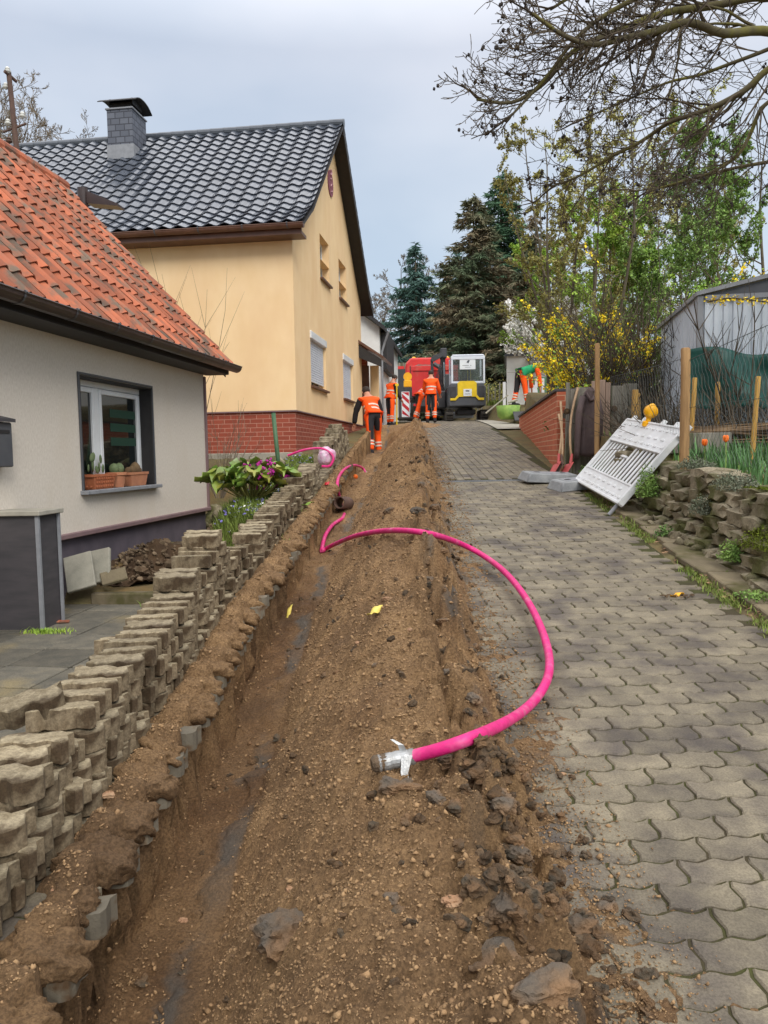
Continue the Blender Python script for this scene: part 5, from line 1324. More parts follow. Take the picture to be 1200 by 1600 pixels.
# clay lumps, stones: individual
lumps = [(448, 1462, .10, 'largest grey clay lump lying in front at the foot of the heap', 'clay'), (612, 1402, .022, 'small black lump in the middle of the near heap', 'clay'), (620, 1232, .055, 'flat grey clay lump just under the taped conduit end', 'clay'), (686, 1248, .035, 'pointed grey shard right of the conduit end', 'clay'),
 (900, 1452, .055, 'big dark clay lump at the right foot of the heap, on the paving', 'clay'), (950, 1418, .03, 'small dark lump on the paving right of the big clay lump', 'clay'), (760, 1500, .055, 'dark clay lump half buried near the bottom edge', 'clay'), (850, 1545, .055, 'dark folded clay lump near the bottom edge of the photo', 'clay'), (700, 1190, .05, 'dark clay lump tucked under the pink conduit', 'clay'), (780, 1265, .05, 'brown lump at the heap edge right of the pointed shard', 'clay'),
 (742, 1095, .035, 'grey lump at the heap edge inside the conduit loop', 'clay'), (755, 1112, .03, 'smaller grey lump touching the one inside the conduit loop', 'clay'), (586, 1040, .018, 'small blue-grey pebble on the heap under the yellow scrap', 'clay'), (700, 1050, .022, 'dark lump in the upper part of the conduit loop', 'clay'), (742, 1010, .025, 'dark round lump on the edge of the paving within the loop', 'clay'), (690, 970, .03, 'dark lump on the right slope level with the yellow scrap', 'clay'),
 (660, 760, .06, 'flat dark stone at the left end of the drain', 'clay'), (680, 795, .05, 'dark clod below the drain at the heap edge', 'clay'), (655, 800, .06, 'dark clod on the heap beneath the drain', 'clay'), (610, 800, .07, 'pale grey clay patch on the heap behind the conduit arch', 'clay'), (692, 862, .035, 'dark clod just under the conduit arch', 'clay'), (668, 905, .04, 'brown clod on the right slope under the conduit arch', 'clay'),
 (605, 937, .035, 'round reddish stone beside the yellow scrap', 'stone'), (170, 1245, .03, 'long pinkish stone on the soil by the stacked pavers', 'stone'), (88, 1395, .028, 'pinkish pebble on the soil lip near the bottom left', 'stone'), (454, 1390, .02, 'pale pebble on the left slope of the near heap', 'stone'), (287, 1440, .022, 'yellowish pebble on the trench floor', 'stone'), (878, 1210, .018, 'flat orange chip lying on the paving', 'stone'), (530, 797, .06, 'dark clod above the clay drain pipe', 'clay'), (385, 905, .035, 'reddish stone between the pavers and the trench', 'stone'),
 (710, 1410, .035, 'brown flat stone on the near right slope', 'stone'), (790, 1410, .05, 'dark crumbled lump low on the near right slope', 'clay'), (560, 1005, .022, 'small tan stone on the heap left of the loop', 'stone'), (640, 985, .02, 'thin upright stone chip on the heap', 'stone'), (805, 1340, .045, 'black lump between heap and paving', 'clay'), (735, 1215, .05, 'large black clod under the thick part of the conduit', 'clay')]
for i, (px, py, s, lab, k) in enumerate(lumps):
    p = hit(px, py); b = B(); s *= .92; V, Fs = ICO[4] if s > .03 else ICO[3]; V = V.copy(); kk = (np.abs(V)**2.8).sum(1)**(1/2.8); V = V/kk[:, None]; oo = i*7.3
    d_ = 1+.55*fbm(V[:, 0]*1.2+oo, V[:, 1]*1.2+V[:, 2]*.9+oo, 3)+.22*fbm(V[:, 0]*4+V[:, 2]*2+oo, V[:, 1]*4-V[:, 2]*3, 4, 5)-.16*bil(V[:, 0]*2.5+oo, V[:, 1]*2.5+V[:, 2]*2.2, 3, 3)
    V = V*d_[:, None]*s*np.array((1.2, .85, .6) if k == 'clay' else (1, .75, .5)); V[:, 2] -= s*.08; b.add(V.tolist(), Fs)
    o = b.mk('clay_lump' if k == 'clay' else 'pebble', m['clay'] if k == 'clay' else m['stone'], None, False); o.location = p; o.rotation_euler = (0, 0, random.random()*3) if i else (0, 0, .35); tag(o, lab, 'clay lump' if k == 'clay' else 'stone')
# crowd of smaller clods along both feet: stuff
b = B(); rr = random.Random(31)
for i in range(800):
    Y = 1.6*math.exp(rr.random()*math.log(15/1.6)); u = rr.gauss(.40, .12) if rr.random() < .75 else rr.uniform(-.85, .2); X = u+float(sh(Y)); s = rr.uniform(.006, .019)*(1+.05*Y)
    
    if i > 640: Y = rr.uniform(1.75, 2.6); u = rr.gauss(.36, .08); X = u; s = rr.uniform(.008, .026)
    z = float(surf(np.array(X), np.array(Y))); b.ball((X, Y, z-s*.05), s, (1.2, .9, .7), 3 if Y < 4 else 2, (rr.random(), rr.random(), rr.random()*3), 1.1, 2.8, rr.random())
m['clod'] = M('clod', srgb(78, 70, 58), srgb(122, 94, 66), 14, .85, 1.0, 60, rnd=.35, spec=.3, bdist=.02)
stuff(b.mk('clods', m['clod']), 'small dark clods crumbled along the foot of the heap', 'clods')
# yellow peel and bits on the paving near the kerb
p = gnd(1058, 932); scrap('plastic_scrap', 'curled yellow peel on the paving near the right kerb', p+Vector((0, 0, .012)), .12, .03, .5, m['lampy'], .1); 
b = B()
for k in range(24): b.box((p.x+random.gauss(0, .08), p.y-.05+random.gauss(0, .04), g(p.y)+.012), (random.uniform(.01, .04), .008, .006), (0, 0, random.random()*3))
stuff(b.mk('wood_chips', m['debark']), 'few pale chips around the yellow peel', 'chips')
# ================================================================ LEFT GARDEN
def flag(label, x, y, z, w, h, rot, mat='conc'):
    b = B(); b.box((0, 0, h/2), (w, .045, h), None, .008); o = autosmooth(b.mk('stone_slab', m[mat])); o.location = (x, y, z); o.rotation_euler = rot; return tag(o, label, 'stone slab')
m['gslab'] = M('grey sawn slab', srgb(132, 130, 118), srgb(156, 152, 138), 6, .7, .3, 60, spec=.4)
c = at(128, 915, 7.75); flag('large pale flagstone leaning against the house plinth beside the clad wall', c.x, c.y, .24, .29, .40, (R(-32), R(-14), R(8)), 'gslab')
c = at(150, 905, 7.95); flag('second flagstone leaning behind the large one', c.x+.02, c.y, .27, .27, .38, (R(-30), R(-12), R(-4)), 'gslab')
c = at(180, 905, 7.9); flag('small brown stone block lying on the dug earth', c.x, c.y, .28, .26, .17, (R(-50), R(-12), R(20)), 'kslab')
b = B(); b.box((-2.3, 8.02, .1), (1.5, .35, .14), (0, 0, R(-4)), .012); o = autosmooth(b.mk('patio_step', m['kslab'])); struct(o)
b = B(); rr = random.Random(8)
for k in range(420):
    x = rr.uniform(-3.1, -2.0); y = rr.uniform(8.25, 9.4); s = .010*math.exp(abs(rr.gauss(0, .6))); b.ball((x, y, float(ground_z(x, y))+.17*math.exp(-((x+2.72)/.36)**2-((y-9.0)/.8)**2)+s*.3), s, (1.2, 1, .7), 1, (rr.random(), rr.random(), rr.random()*3), .5, 3, rr.random())
m['rub'] = M('rubble', srgb(88, 72, 56), srgb(120, 104, 84), 9, .9, .8, 40, rnd=.4, spec=.2)
stuff(b.mk('rubble', m['rub']), 'rubble and pebbles on the dug earth by the house', 'rubble')
A = []; nn = 50
for j in range(nn):
    for i in range(nn):
        x = -3.2+1.5*i/(nn-1); y = 8.25+3.2*j/(nn-1); e = math.exp(-((x+2.72)/.36)**2-((y-9.0)/.8)**2)
        A.append((x, y, float(ground_z(x, y))-.03+.17*e*(1+.6*float(fbm(x*4, y*4, 3, 6)))+.09*float(fbm(x*7, y*7, 5, 3))))
struct(mk('dug_earth', A, gridfaces(nn, nn), m['darksoil'], smooth=True))
for k, (px, py, lab) in enumerate(((92, 973, 'left'), (104, 973, 'right'))):
    q = gnd(px, py); c = at(px, py, 7.05); b = B(); b.box((0, 0, 0), (.09, .05, .015), (.1, 0, .3), .004); o = b.mk('tile_shard', m['tile_o']); o.location = (c.x, 7.0, .07); tag(o, 'orange tile shard on the patio, %s one of the pair' % lab, 'shard')
# grass and spring flowers between house and stack
Ng = 15000; Yq = 7.9+rng.random(Ng)**1.2*6; Xq = sh(Yq)-1.34-rng.random(Ng)**1.2*.75; P = np.stack([Xq, Yq, ground_z(Xq, Yq)-.005], -1); P = P[(Xq+sh(Yq)*0 > -2.75)]
V, T, r_ = blades(P, .13, .012, .7); stuff(mk('garden_grass', V, T, m['grass'], rnd=r_), 'bright grass along the garden side of the paver stack', 'grass')
P = P[rng.random(len(P)) < .05]; P = P+np.array([0, 0, .11]); V, T, r_ = leaves(P, .035, 1.5, .8); stuff(mk('small_flowers', V, T, m['lilac'], rnd=r_), 'tiny lilac spring flowers in the grass', 'flowers')
q = P[rng.random(len(P)) < .35]+np.array([.03, .02, .01]); V, T, r_ = leaves(q, .03, 1.5, .8); stuff(mk('small_flowers', V, T, m['blossom'], rnd=r_), 'tiny white spring flowers in the grass', 'flowers')
Ng = 500; P = np.stack([-2.2+rng.normal(0, .1, Ng), 7.78+rng.normal(0, .035, Ng), np.full(Ng, .05)], -1); V, T, r_ = blades(P, .06, .01, .8); stuff(mk('grass', V, T, m['leafy'], rnd=r_), 'grass tuft at the foot of the garden step', 'grass')
Ng = 350; P = np.stack([-2.95+rng.normal(0, .10, Ng), 6.62+rng.normal(0, .03, Ng), np.full(Ng, .05)], -1); V, T, r_ = blades(P, .04, .008, .9); stuff(mk('grass', V, T, m['leafy'], rnd=r_), 'grass in a patio joint before the clad wall', 'grass')
# small tufts between stack and trench
Ng = 900; Yq = 4.6+rng.random(Ng)*5; Xq = sh(Yq)-1.0+rng.normal(0, .02, Ng); kp = vn(Yq*2.3, Yq*0, 6) > .12; P = np.stack([Xq, Yq, G(Yq)], -1)[kp]; V, T, r_ = blades(P, .07, .01, .8); stuff(mk('grass', V, T, m['grass'], rnd=r_), 'thin grass tufts between the pavers and the trench', 'grass')
# bergenia
def bergenia(c, n, rad, label):
    t = thing('bergenia', label, 'plant', c); b = B(); st = B()
    for k in range(n):
        a2 = random.random()*6.28; d = random.random()**.6*rad; h = random.uniform(.1, .42)*(1-.45*d/rad)+.08; s = random.uniform(.10, .15); x, y = d*math.cos(a2)*1.25, d*math.sin(a2)*.8
        tip = random.uniform(-.25, .45); mrot = Euler((0, tip, a2)).to_matrix(); V = []
        for i in range(7):
            u = i/6; w = math.sin(math.pi*(.12+.86*u))**.6*.60
            for q_ in (-1, -.5, 0, .5, 1): V.append(Vector((x, y, h))+mrot @ Vector(((u-.2)*s*1.5, q_*w*s*1.4, .03*q_*q_*2+.02*math.sin(u*6+k)-.06*u*u)))
        b.add(V, [(i*5+j, i*5+j+1, (i+1)*5+j+1, (i+1)*5+j) for i in range(6) for j in range(4)], random.random()); st.tube([(x*.3, y*.3, 0), (x*.8, y*.8, h*.6), (x, y, h)], .006, 5)
    b.mk('foliage', m['berg'], t, True); st.mk('stalk', m['bronze'], t)
    for k in range(7):
        a2 = random.random()*6.28; d = rad*random.uniform(.35, 1.1); x, y, h = d*math.cos(a2)*1.2, d*math.sin(a2)*.8-.1, random.uniform(.22, .46); f = B()
        f.tube([(x*.6, y*.6, .1), (x, y, h)], .006, 5, True, 0)
        for q_ in range(16): f.ball((x+random.gauss(0, .02), y+random.gauss(0, .02), h+random.gauss(.01, .016)), .014, (1, 1, 1), 1)
        f.mk('flower_head', m['magenta'], t)
m['berg'] = M('bergenia leaf', srgb(104, 146, 60), srgb(136, 128, 54), 2.6, .35, rnd=.3, spec=.5)
c = at(392, 775, 9.2); bergenia((c.x, 9.2, float(ground_z(c.x, 9.2))+.10), 70, .40, 'big-leaved bergenia with magenta flower heads beside the paver stack')
# green pole
c0 = at(437, 722, 11.2); t = thing('green_stake', 'leaning dark green pole rising behind the bergenia', 'pole', (c0.x, 11.2, c0.z-.3)); tp = at(427, 645, 11.3)-Vector((c0.x, 11.2, c0.z-.3))
b = B(); b.tube([(0, 0, 0), tp*.5, tp], .032, 12); b.mk('pole', m['greenpole'], t, True); b = B(); b.tube([tp*.995, tp*1.01], .036, 12); b.mk('cap', m['black'], t)
# rock edging behind the house corner + dry shrub
b = B(); rr = random.Random(5)
for k in range(14): x = -2.75+.08*k+rr.uniform(-.05, .05); y = 11.9+rr.uniform(-.1, .3); b.ball((x, y, float(ground_z(x, y))+.12+.12*(k % 2)), .15, (1, .8, .8), 2, (rr.random(), rr.random(), 0), .4, 3.5)
tag(autosmooth(b.mk('rockery', m['rock']), 50), 'rough rockery stones behind the corner of the grey house', 'rockery')
def shrub(name, label, c, n, h, spread, mat, r0=.008, seed=1, droop=0, cat='shrub', sub=3):
    rr = random.Random(seed); b = B()
    for k in range(n):
        a2 = rr.random()*6.28; d = Vector((math.cos(a2)*spread, math.sin(a2)*spread, 1)).normalized(); p = Vector(c)+Vector((math.cos(a2), math.sin(a2), 0))*.06; P = [p]; L = h*rr.uniform(.6, 1.1)
        for i in range(5): d = (d+Vector((rr.gauss(0, .12), rr.gauss(0, .12), rr.gauss(0, .06)-droop))).normalized(); P.append(P[-1]+d*L/5)
        b.tube(P, [r0, r0*.85, r0*.7, r0*.55, r0*.4, r0*.2], 4, False)
        for q in range(sub*2):
            i = rr.randrange(1, 5); dd_ = (d+Vector((rr.gauss(0, .6), rr.gauss(0, .6), rr.gauss(.2, .3)))).normalized(); b.tube([P[i], P[i]+dd_*L*.15, P[i]+dd_*L*.3+Vector((0, 0, .02))], [r0*.5, r0*.35, r0*.15], 3, False)
    return tag(b.mk(name, mat), label, cat)
c = at(345, 690, 12.4); shrub('bare_shrub', 'bare brown shrub against the brick plinth behind the grey house', (c.x-.05, 12.4, .9), 18, 1.55, .35, m['twigl'], .007, 4)
c = at(310, 600, 13.2); shrub('bare_shrub', 'few straight bare rods rising above the gutter of the grey house', (c.x-.2, 13.2, 1.2), 9, 3.9, .06, m['twig'], .008, 6, 0, 'shrub', 1)
# plants at the bottom left
c = Vector((-1.68, 2.72, .06))
t = thing('purple_plant', 'dark purple rosette plant behind the near pavers at the left edge', 'plant', (-1.66, 2.78, .05)); b = B()
for k in range(60):
    a2 = k*2.4; rr_ = .012*math.sqrt(k)*1.5; b.ball((rr_*math.cos(a2), rr_*math.sin(a2), .36-.02*rr_*60*.1), .035, (.9, .45, .25), 1, (0, -.6+rr_*4, a2))
b.mk('leaf_rosette', m['purple'], t)
b = B(); b.lathe((0, 0, 0), [(.12, 0), (.15, .28), (.165, .28), (.165, .31), (.14, .31)], 18); b.mk('pot', m['moss'], t)
# ================================================================ PEOPLE
def skin_mesh(name, J, E, Rr, mats, facemat=None, parent=None, sub=2, root=0):
    me = bpy.data.meshes.new(name); me.from_pydata([tuple(j) for j in J], E, []); me.update()
    o = bpy.data.objects.new(name, me); COL.objects.link(o)
    sk = o.modifiers.new('s', 'SKIN'); sk.use_smooth_shade = True
    if not me.skin_vertices: 
        bm = bmesh.new(); bm.from_mesh(me); bm.verts.layers.skin.verify(); bm.to_mesh(me); bm.free()
    for i, r_ in enumerate(Rr):
        me.skin_vertices[0].data[i].radius = (r_, r_) if not isinstance(r_, tuple) else r_
        me.skin_vertices[0].data[i].use_root = (i == root)
    sb = o.modifiers.new('u', 'SUBSURF'); sb.levels = sub; sb.render_levels = sub
    dg = bpy.context.evaluated_depsgraph_get(); dg.update()
    em_ = bpy.data.meshes.new_from_object(o.evaluated_get(dg)); bpy.data.objects.remove(o)
    for mt in mats: em_.materials.append(mt)
    if facemat:
        for p in em_.polygons: p.material_index = facemat(p.center)
    for p in em_.polygons: p.use_smooth = True
    return link(bpy.data.objects.new(name, em_), parent)
def dirv(pitch, side=0):   # pitch 0 = straight down, + = forward (local +y)
    return Vector((math.sin(side)*math.cos(pitch), math.sin(pitch), -math.cos(pitch)*math.cos(side)))
def person(label, loc, yaw, lean=0., nod=0., armL=((.1, .1), (.3, .0)), armR=((.1, .1), (.3, .0)), legL=(0, 0), legR=(0, 0), sc=1.0, top='hiv', sleeve='navy', side=.0, band=True, greencap=False, hat=False, arms_scale=1):
    t = thing('person', label, 'person', loc, yaw); t.scale = (sc, sc, sc)
    def leg(sx_, a):
        hip = Vector((sx_*.095, 0, 0)); k = hip+dirv(a[0], sx_*.04)*.43; an = k+dirv(a[0]-a[1], sx_*.03)*.42; return hip, k, an
    lL, lR = leg(-1, legL), leg(1, legR); low = min(lL[2].z, lR[2].z)-.08; off = Vector((0, 0, -low)); Pv = off
    sp = Vector((math.sin(side), math.sin(lean), math.cos(lean))).normalized()
    ch = Pv+sp*.28; nk = Pv+sp*.50; hd = (sp+Vector((0, nod, 0))).normalized(); fwd = Vector((0, math.cos(lean+nod), -math.sin(lean+nod)*.9)).normalized()
    hc = nk+hd*.17
    J = [Pv, ch, nk, nk+hd*.09, hc, nk+hd*.24]; E = [(0, 1), (1, 2), (2, 3), (3, 4), (4, 5)]; Rr = [(.13, .10), (.14, .105), (.07, .06), (.055, .055), (.083, .095), (.06, .07)]
    hips = []
    for (h_, k_, a_) in (lL, lR):
        i = len(J); J += [Pv+h_, Pv+k_, Pv+a_]; Rr += [.085, .058, .042]; E += [(0, i), (i, i+1), (i+1, i+2)]
    arms = []
    for sx_, am in ((-1, armL), (1, armR)):
        shd = nk-sp*.06+Vector((sx_*.19, 0, 0)); el = shd+dirv(am[0][0], sx_*am[0][1])*.29; wr = el+dirv(am[1][0], sx_*am[1][1])*.25
        i = len(J); J += [shd, el, wr]; Rr += [.058, .044, .03]; E += [(2, i), (i, i+1), (i+1, i+2)]; arms.append((shd, el, wr))
        dh = (wr-el).normalized(); sd_ = dh.cross(Vector((0, 0, 1)) if abs(dh.z) < .9 else Vector((0, 1, 0))).normalized()
        p = len(J); J.append(wr+dh*.07); Rr.append((.028, .018)); E.append((i+2, p))
        for f_ in range(4):
            o_ = (f_-1.5)*.019; L_ = (.07, .08, .075, .06)[f_]; q = len(J); cv = Vector((0, 0, -.02))
            J += [wr+dh*.09+sd_*o_, wr+dh*(.09+L_*.5)+sd_*o_+cv*.5, wr+dh*(.09+L_*.85)+sd_*o_+cv*1.6]; Rr += [.009, .0085, .007]; E += [(p, q), (q, q+1), (q+1, q+2)]
        q = len(J); J += [wr+dh*.04+sd_*.035*-sx_, wr+dh*.085+sd_*.05*-sx_]; Rr += [.010, .008]; E += [(i+2, q), (q, q+1)]
    skin_mesh('body', J, E, Rr, [m['skin']], None, t, 1)
    b = B()    # nose, ears
    # trousers
    tv = [Pv+sp*.04, Pv]; tr_ = [(.165, .125), (.175, .14)]; te = [(0, 1)]; i = 2
    for (h_, k_, a_) in (lL, lR):
        tv += [Pv+h_, Pv+(h_+k_)/2, Pv+k_, Pv+(k_+a_)/2, Pv+a_+Vector((0, 0, .03))]; tr_ += [.112, .098, .08, .072, .068]; te += [(1, i)]+[(i+q, i+q+1) for q in range(4)]; i += 5
    kneez = (lL[1].z+lR[1].z)/2+Pv.z
    def tm_(c):
        lx = abs(c.x); 
        if c.z > kneez+.08 and c.y < .06 and lx < .135: return 1
        if kneez-.12 < c.z < kneez+.1 and c.y < 0 and lx < .12: return 1
        return 0
    skin_mesh('trousers', tv, te, tr_, [m['hiv'], m['navy']], tm_, t, 2, 1)
    b = B()
    for (h_, k_, a_) in (lL, lR):
        for f_ in (.45, .62):
            c_ = Pv+k_+(a_-k_)*f_; d_ = (a_-k_).normalized(); b.tube([c_-d_*.018, c_+d_*.018], .083, 14, False)
    b.mk('reflective_band', m['refl'], t, True)
    b = B()
    for (h_, k_, a_) in (lL, lR): b.ball(Pv+a_+Vector((0, .06, -.045)), 1, (.052, .135, .05), 2, None, 0, 3); b.ball(Pv+a_+Vector((0, 0, -.0)), .06, (1, 1, 1.1), 2)
    b.mk('boots', m['navy'], t, True)
    # jacket or vest
    jv = [Pv+sp*.0, Pv+sp*.14, Pv+sp*.32, Pv+sp*.44, Pv+sp*.50]; jr = [(.185, .15), (.185, .145), (.195, .15), (.16, .12), (.075, .075)]; je = [(q, q+1) for q in range(4)]
    for (s_, e_, w_) in arms:
        i = len(jv); e2 = s_+(e_-s_)*.3
        if sleeve == top: jv += [s_, e_, w_]; jr += [.082, .072, .056]; je += [(3, i), (i, i+1), (i+1, i+2)]
        else: jv += [s_, s_+(e_-s_)*.12]; jr += [.075, .07]; je += [(3, i), (i, i+1)]
    skin_mesh('jacket' if sleeve == top else 'safety_vest', jv, je, jr, [m[top]], None, t, 2, 1)
    if sleeve != top:
        for (s_, e_, w_) in arms: 
            b = B(); b.tube(smooth_path([s_+(s_-Pv)*.0, s_+(e_-s_)*.3, e_, w_], 4), [.07]*4+[.07]*4+[.06]*4+[.05], 12); b.mk('sleeve', m[sleeve], t, True)
    if band:
        b = B()
        def ringp(c_, d_, rx_, ry_):
            n = 20; V = []; ax = Vector((1, 0, 0)); ay = d_.cross(ax).normalized()
            for dz_ in (-.022, .022):
                for k in range(n): a2 = 2*math.pi*k/n; V.append(c_+d_*dz_+ax*rx_*math.cos(a2)+ay*ry_*math.sin(a2))
            b.add(V, [(k, (k+1) % n, (k+1) % n+n, k+n) for k in range(n)])
        for f_ in (.12, .22): ringp(Pv+sp*f_, sp, .176, .142)
        if b.v: b.mk('reflective_band', m['refl'], t, True)
    # hair, ears, eyes
    b = B(); b.ball(hc+hd*.045-fwd*.018, .101, (.92, 1.02, .95), 2); b.mk('hair' if not hat else 'cap', m['hair'], t, True)
    for sx_ in (-1, 1):
        b = B(); b.ball(hc+Vector((sx_*.083, 0, 0)), .028, (.4, .7, 1), 1); b.mk('ear', m['skin'], t, True)
        b = B(); b.ball(hc+Vector((sx_*.032, 0, 0))+fwd*.088+hd*.01, .011, (1, 1, 1), 1); b.mk('eye', m['black'], t, True)
    b = B(); b.ball(hc+fwd*.102-hd*.02, .018, (.8, 1.2, 1.3), 1); b.mk('nose', m['skin'], t, True)
    return t
def stand(px, Y, z=None): c = at(px, 700, Y); return (c.x, Y, z if z is not None else float(surf(np.array(c.x), np.array(Y))))
c = stand(586, 20.3); person('person in orange vest with black sleeves bending forward in the trench, seen from behind', (c[0]-.02, 20.3, g(20.3)-.62), R(12), .62, .1, ((.35, .32), (.3, .12)), ((.25, .3), (.5, .12)), (-.30, .12), (.35, .45), 1.2, 'hiv', 'navy', -.12)
c = stand(611, 26.2); person('person in orange vest with striped black sleeve looking down at a yellow rod', (c[0], 26.2, g(26.2)-.05), R(-55), .16, .6, ((.25, .06), (.6, 0)), ((.2, .1), (.7, -.1)), (.03, .05), (-.03, .05), 1.02, 'hiv', 'navy')
c = stand(655, 27.4); person('person in orange vest bent low, half hidden left of the orange jacket', (c[0]+.02, 27.6, g(27.6)+.02), R(-62), .85, .1, ((.5, .1), (.4, 0)), ((.6, .1), (.5, 0)), (.1, .25), (-.25, .15), 1.0, 'hiv', 'navy')
c = stand(675, 26.6); person('person in long-sleeved orange jacket standing with back turned beside the excavator', (c[0], 26.8, g(26.8)+.02), R(-8), .14, .35, ((.35, .15), (.9, -.3)), ((.35, .22), (.9, .1)), (.0, .0), (-.1, .12), 1.06, 'hiv', 'hiv')
c = at(813, 634, 24.6); person('person in green shirt and orange trousers bent double on the bank by the picket fence', (c.x, 24.6, c.z), R(-72), 1.25, .25, ((.15, .15), (.1, 0)), ((.2, .15), (.1, 0)), (-.12, .1), (.22, .1), 1.12, 'greens', 'hiv', 0, False)
# things held or lying near them
p = at(620, 660, 26.0); t = thing('yellow_rod', 'yellow measuring rod held upright beside the person with the striped sleeve', 'rod', (p.x, 26.0, g(26)-.02)); b = B(); b.tube([(0, 0, 0), (.02, 0, 1.35)], .022, 8); b.mk('rod', m['myel'], t); b = B(); b.bx(-.04, .08, -.02, .02, 1.30, 1.38, .01); b.mk('grip', m['myel'], t)
t = thing('tool_bundle', 'yellow banded tool standing beside the leg of the person in the trench', 'tool', (at(590, 675, 20.8).x, 20.8, g(20.8)-.45)); b = B(); b.tube([(0, 0, 0), (.05, 0, .75)], .05, 10); b.mk('shaft', m['steel'], t); b = B()
for k in range(3): b.tube([(.01+.012*k, 0, .12+.14*k), (.013+.012*k, 0, .18+.14*k)], .07, 10)
b.mk('band', m['myel'], t)
# ================================================================ MACHINES
c = at(727, 660, 31.0)
ex = thing('excavator', 'yellow and dark grey mini excavator with silver cab parked on the paving', 'excavator', (c.x, 31.0, g(31)-.08), R(-1)); ex.scale = (.88, .96, .97)
for sx_ in (-1, 1):
    b = B(); prof = [(-.95, .14), (-.9, .36), (-.72, .46), (.72, .46), (.9, .36), (.95, .14), (.78, .02), (-.78, .02)]
    b.prism([(p[0], p[1]) for p in prof], sx_*.76-.15, sx_*.76+.15, 'x')
    for k in range(12):
        for zz2 in (.0, .47): b.bx(sx_*.76-.15, sx_*.76+.15, -.8+k*.14, -.73+k*.14, zz2-.02 if zz2 == 0 else zz2-.01, zz2+.02, .004)
    for zz2 in (.1, .2, .3): b.bx(sx_*.76-.15, sx_*.76+.15, -.99+.02*abs(zz2-.2), -.93, zz2-.02, zz2+.02, .004)
    b.mk('track', m['rubber'], ex)
b = B(); b.bx(-.42, .42, -.5, .6, .32, .52, .03); b.lathe((0, 0, .5), [(.35, 0), (.35, .1)], 20); b.mk('undercarriage', m['steel'], ex)
b = B(); b.bx(-.5, .5, 1.1, 1.2, .25, .5, .02); b.mk('blade', m['silver'], ex)
b = B(); b.prism([(-.80, .62), (.80, .62), (.83, .9), (.80, 1.35), (.72, 1.55), (-.72, 1.55), (-.80, 1.35), (-.83, .9)], -.95, .75, 'y'); bo = b.mk('body', m['dgrey'], ex); bo.modifiers.new('b', 'BEVEL').width = .04
b = B(); b.prism([(-.42, 1.0), (.42, 1.0), (.42, 1.55), (.30, 1.62), (-.30, 1.62), (-.42, 1.55)], -1.0, -.90, 'y'); b.prism([(-.74, .86), (-.50, .86), (-.34, 1.02), (-.40, 1.10), (-.54, .95), (-.74, .95)], -1.005, -.92, 'y'); b.prism([(.74, .86), (.50, .86), (.34, 1.02), (.40, 1.10), (.54, .95), (.74, .95)], -1.005, -.92, 'y'); b.mk('rear_cowl', m['myel'], ex)
b = B(); b.bx(-.17, .2, -1.02, -1.003, 1.02, 1.30, .004); b.mk('nameplate', m['paper'], ex)
b = B(); b.bx(-.07, .09, -1.024, -1.021, 1.2, 1.25); b.bx(-.12, .14, -1.024, -1.021, 1.10, 1.115); b.mk('plate_print', m['ink'], ex)
for sx_ in (-1, 1):
    b = B(); b.bx(sx_*.80-.03 if sx_ > 0 else -.83, .83 if sx_ > 0 else -.77, -.9, -.2, .95, 1.4, .01); b.bx(min(sx_*.5, sx_*.76), max(sx_*.5, sx_*.76), -.975, -.95, .98, 1.42, .02); b.mk('side_panel', m['steel'], ex)
b = B()
x0, x1, y0, y1, z0, z1 = -.62, .80, -.55, .75, 1.55, 2.66
for x in (x0, x1): 
    for y in (y0, y1): b.bx(x-.04, x+.04, y-.04, y+.04, z0, z1, .012)
b.bx(x0, x1, y0-.045, y1+.045, z1-.02, z1+.06, .03); b.bx(x0-.035, x1+.035, y0-.05, y0+.03, z1-.14, z1-.022, .008); b.bx(x0, x1, y0-.02, y0+.02, z0, z0+.1); b.bx(x0-.02, x0+.02, y0, y1, z0, z0+.4); b.bx(x1-.02, x1+.02, y0, y1, z0, z0+.4)
cb_ = b.mk('cab', m['silver'], ex)
m['tglass'] = M('thin cab glass', srgb(200, 210, 210), None, rough=.03, spec=.8, trans=.92)
b = B(); b.bx(x0+.045, x1-.045, y0-.006, y0, z0+.105, z1-.145); b.mk('rear_window', m['tglass'], cb_); b = B(); b.bx(x0+.045, x1-.045, y1-.003, y1+.003, z0+.1, z1-.145); b.mk('front_window', m['tglass'], cb_)
b = B(); b.bx(-.28, .42, y0-.03, y0-.012, 2.12, 2.56, .004); sgn_ = b.mk('company_sign', m['paper'], cb_)
b = B(); b.prism([(.02, 2.40), (.06, 2.46), (.13, 2.5), (.17, 2.47), (.14, 2.43), (.11, 2.36), (.07, 2.38)], y0-.034, y0-.031, 'y'); b.bx(-.16, .12, y0-.034, y0-.031, 2.27, 2.285); b.bx(.18, .24, y0-.034, y0-.031, 2.27, 2.285); b.bx(-.04, .2, y0-.034, y0-.031, 2.2, 2.21); b.mk('sign_print', m['ink'], sgn_)
b = B(); b.bx(-.12, .38, .0, .14, 1.6, 2.15, .05); b.bx(-.12, .38, .0, .5, 1.55, 1.7, .04); b.mk('seat', m['black'], ex)
b = B()
for x in (.09, .22): b.bx(x-.012, x+.012, -.40, -.37, 1.58, 2.12)
b.mk('grab_rail', m['myel'], ex)
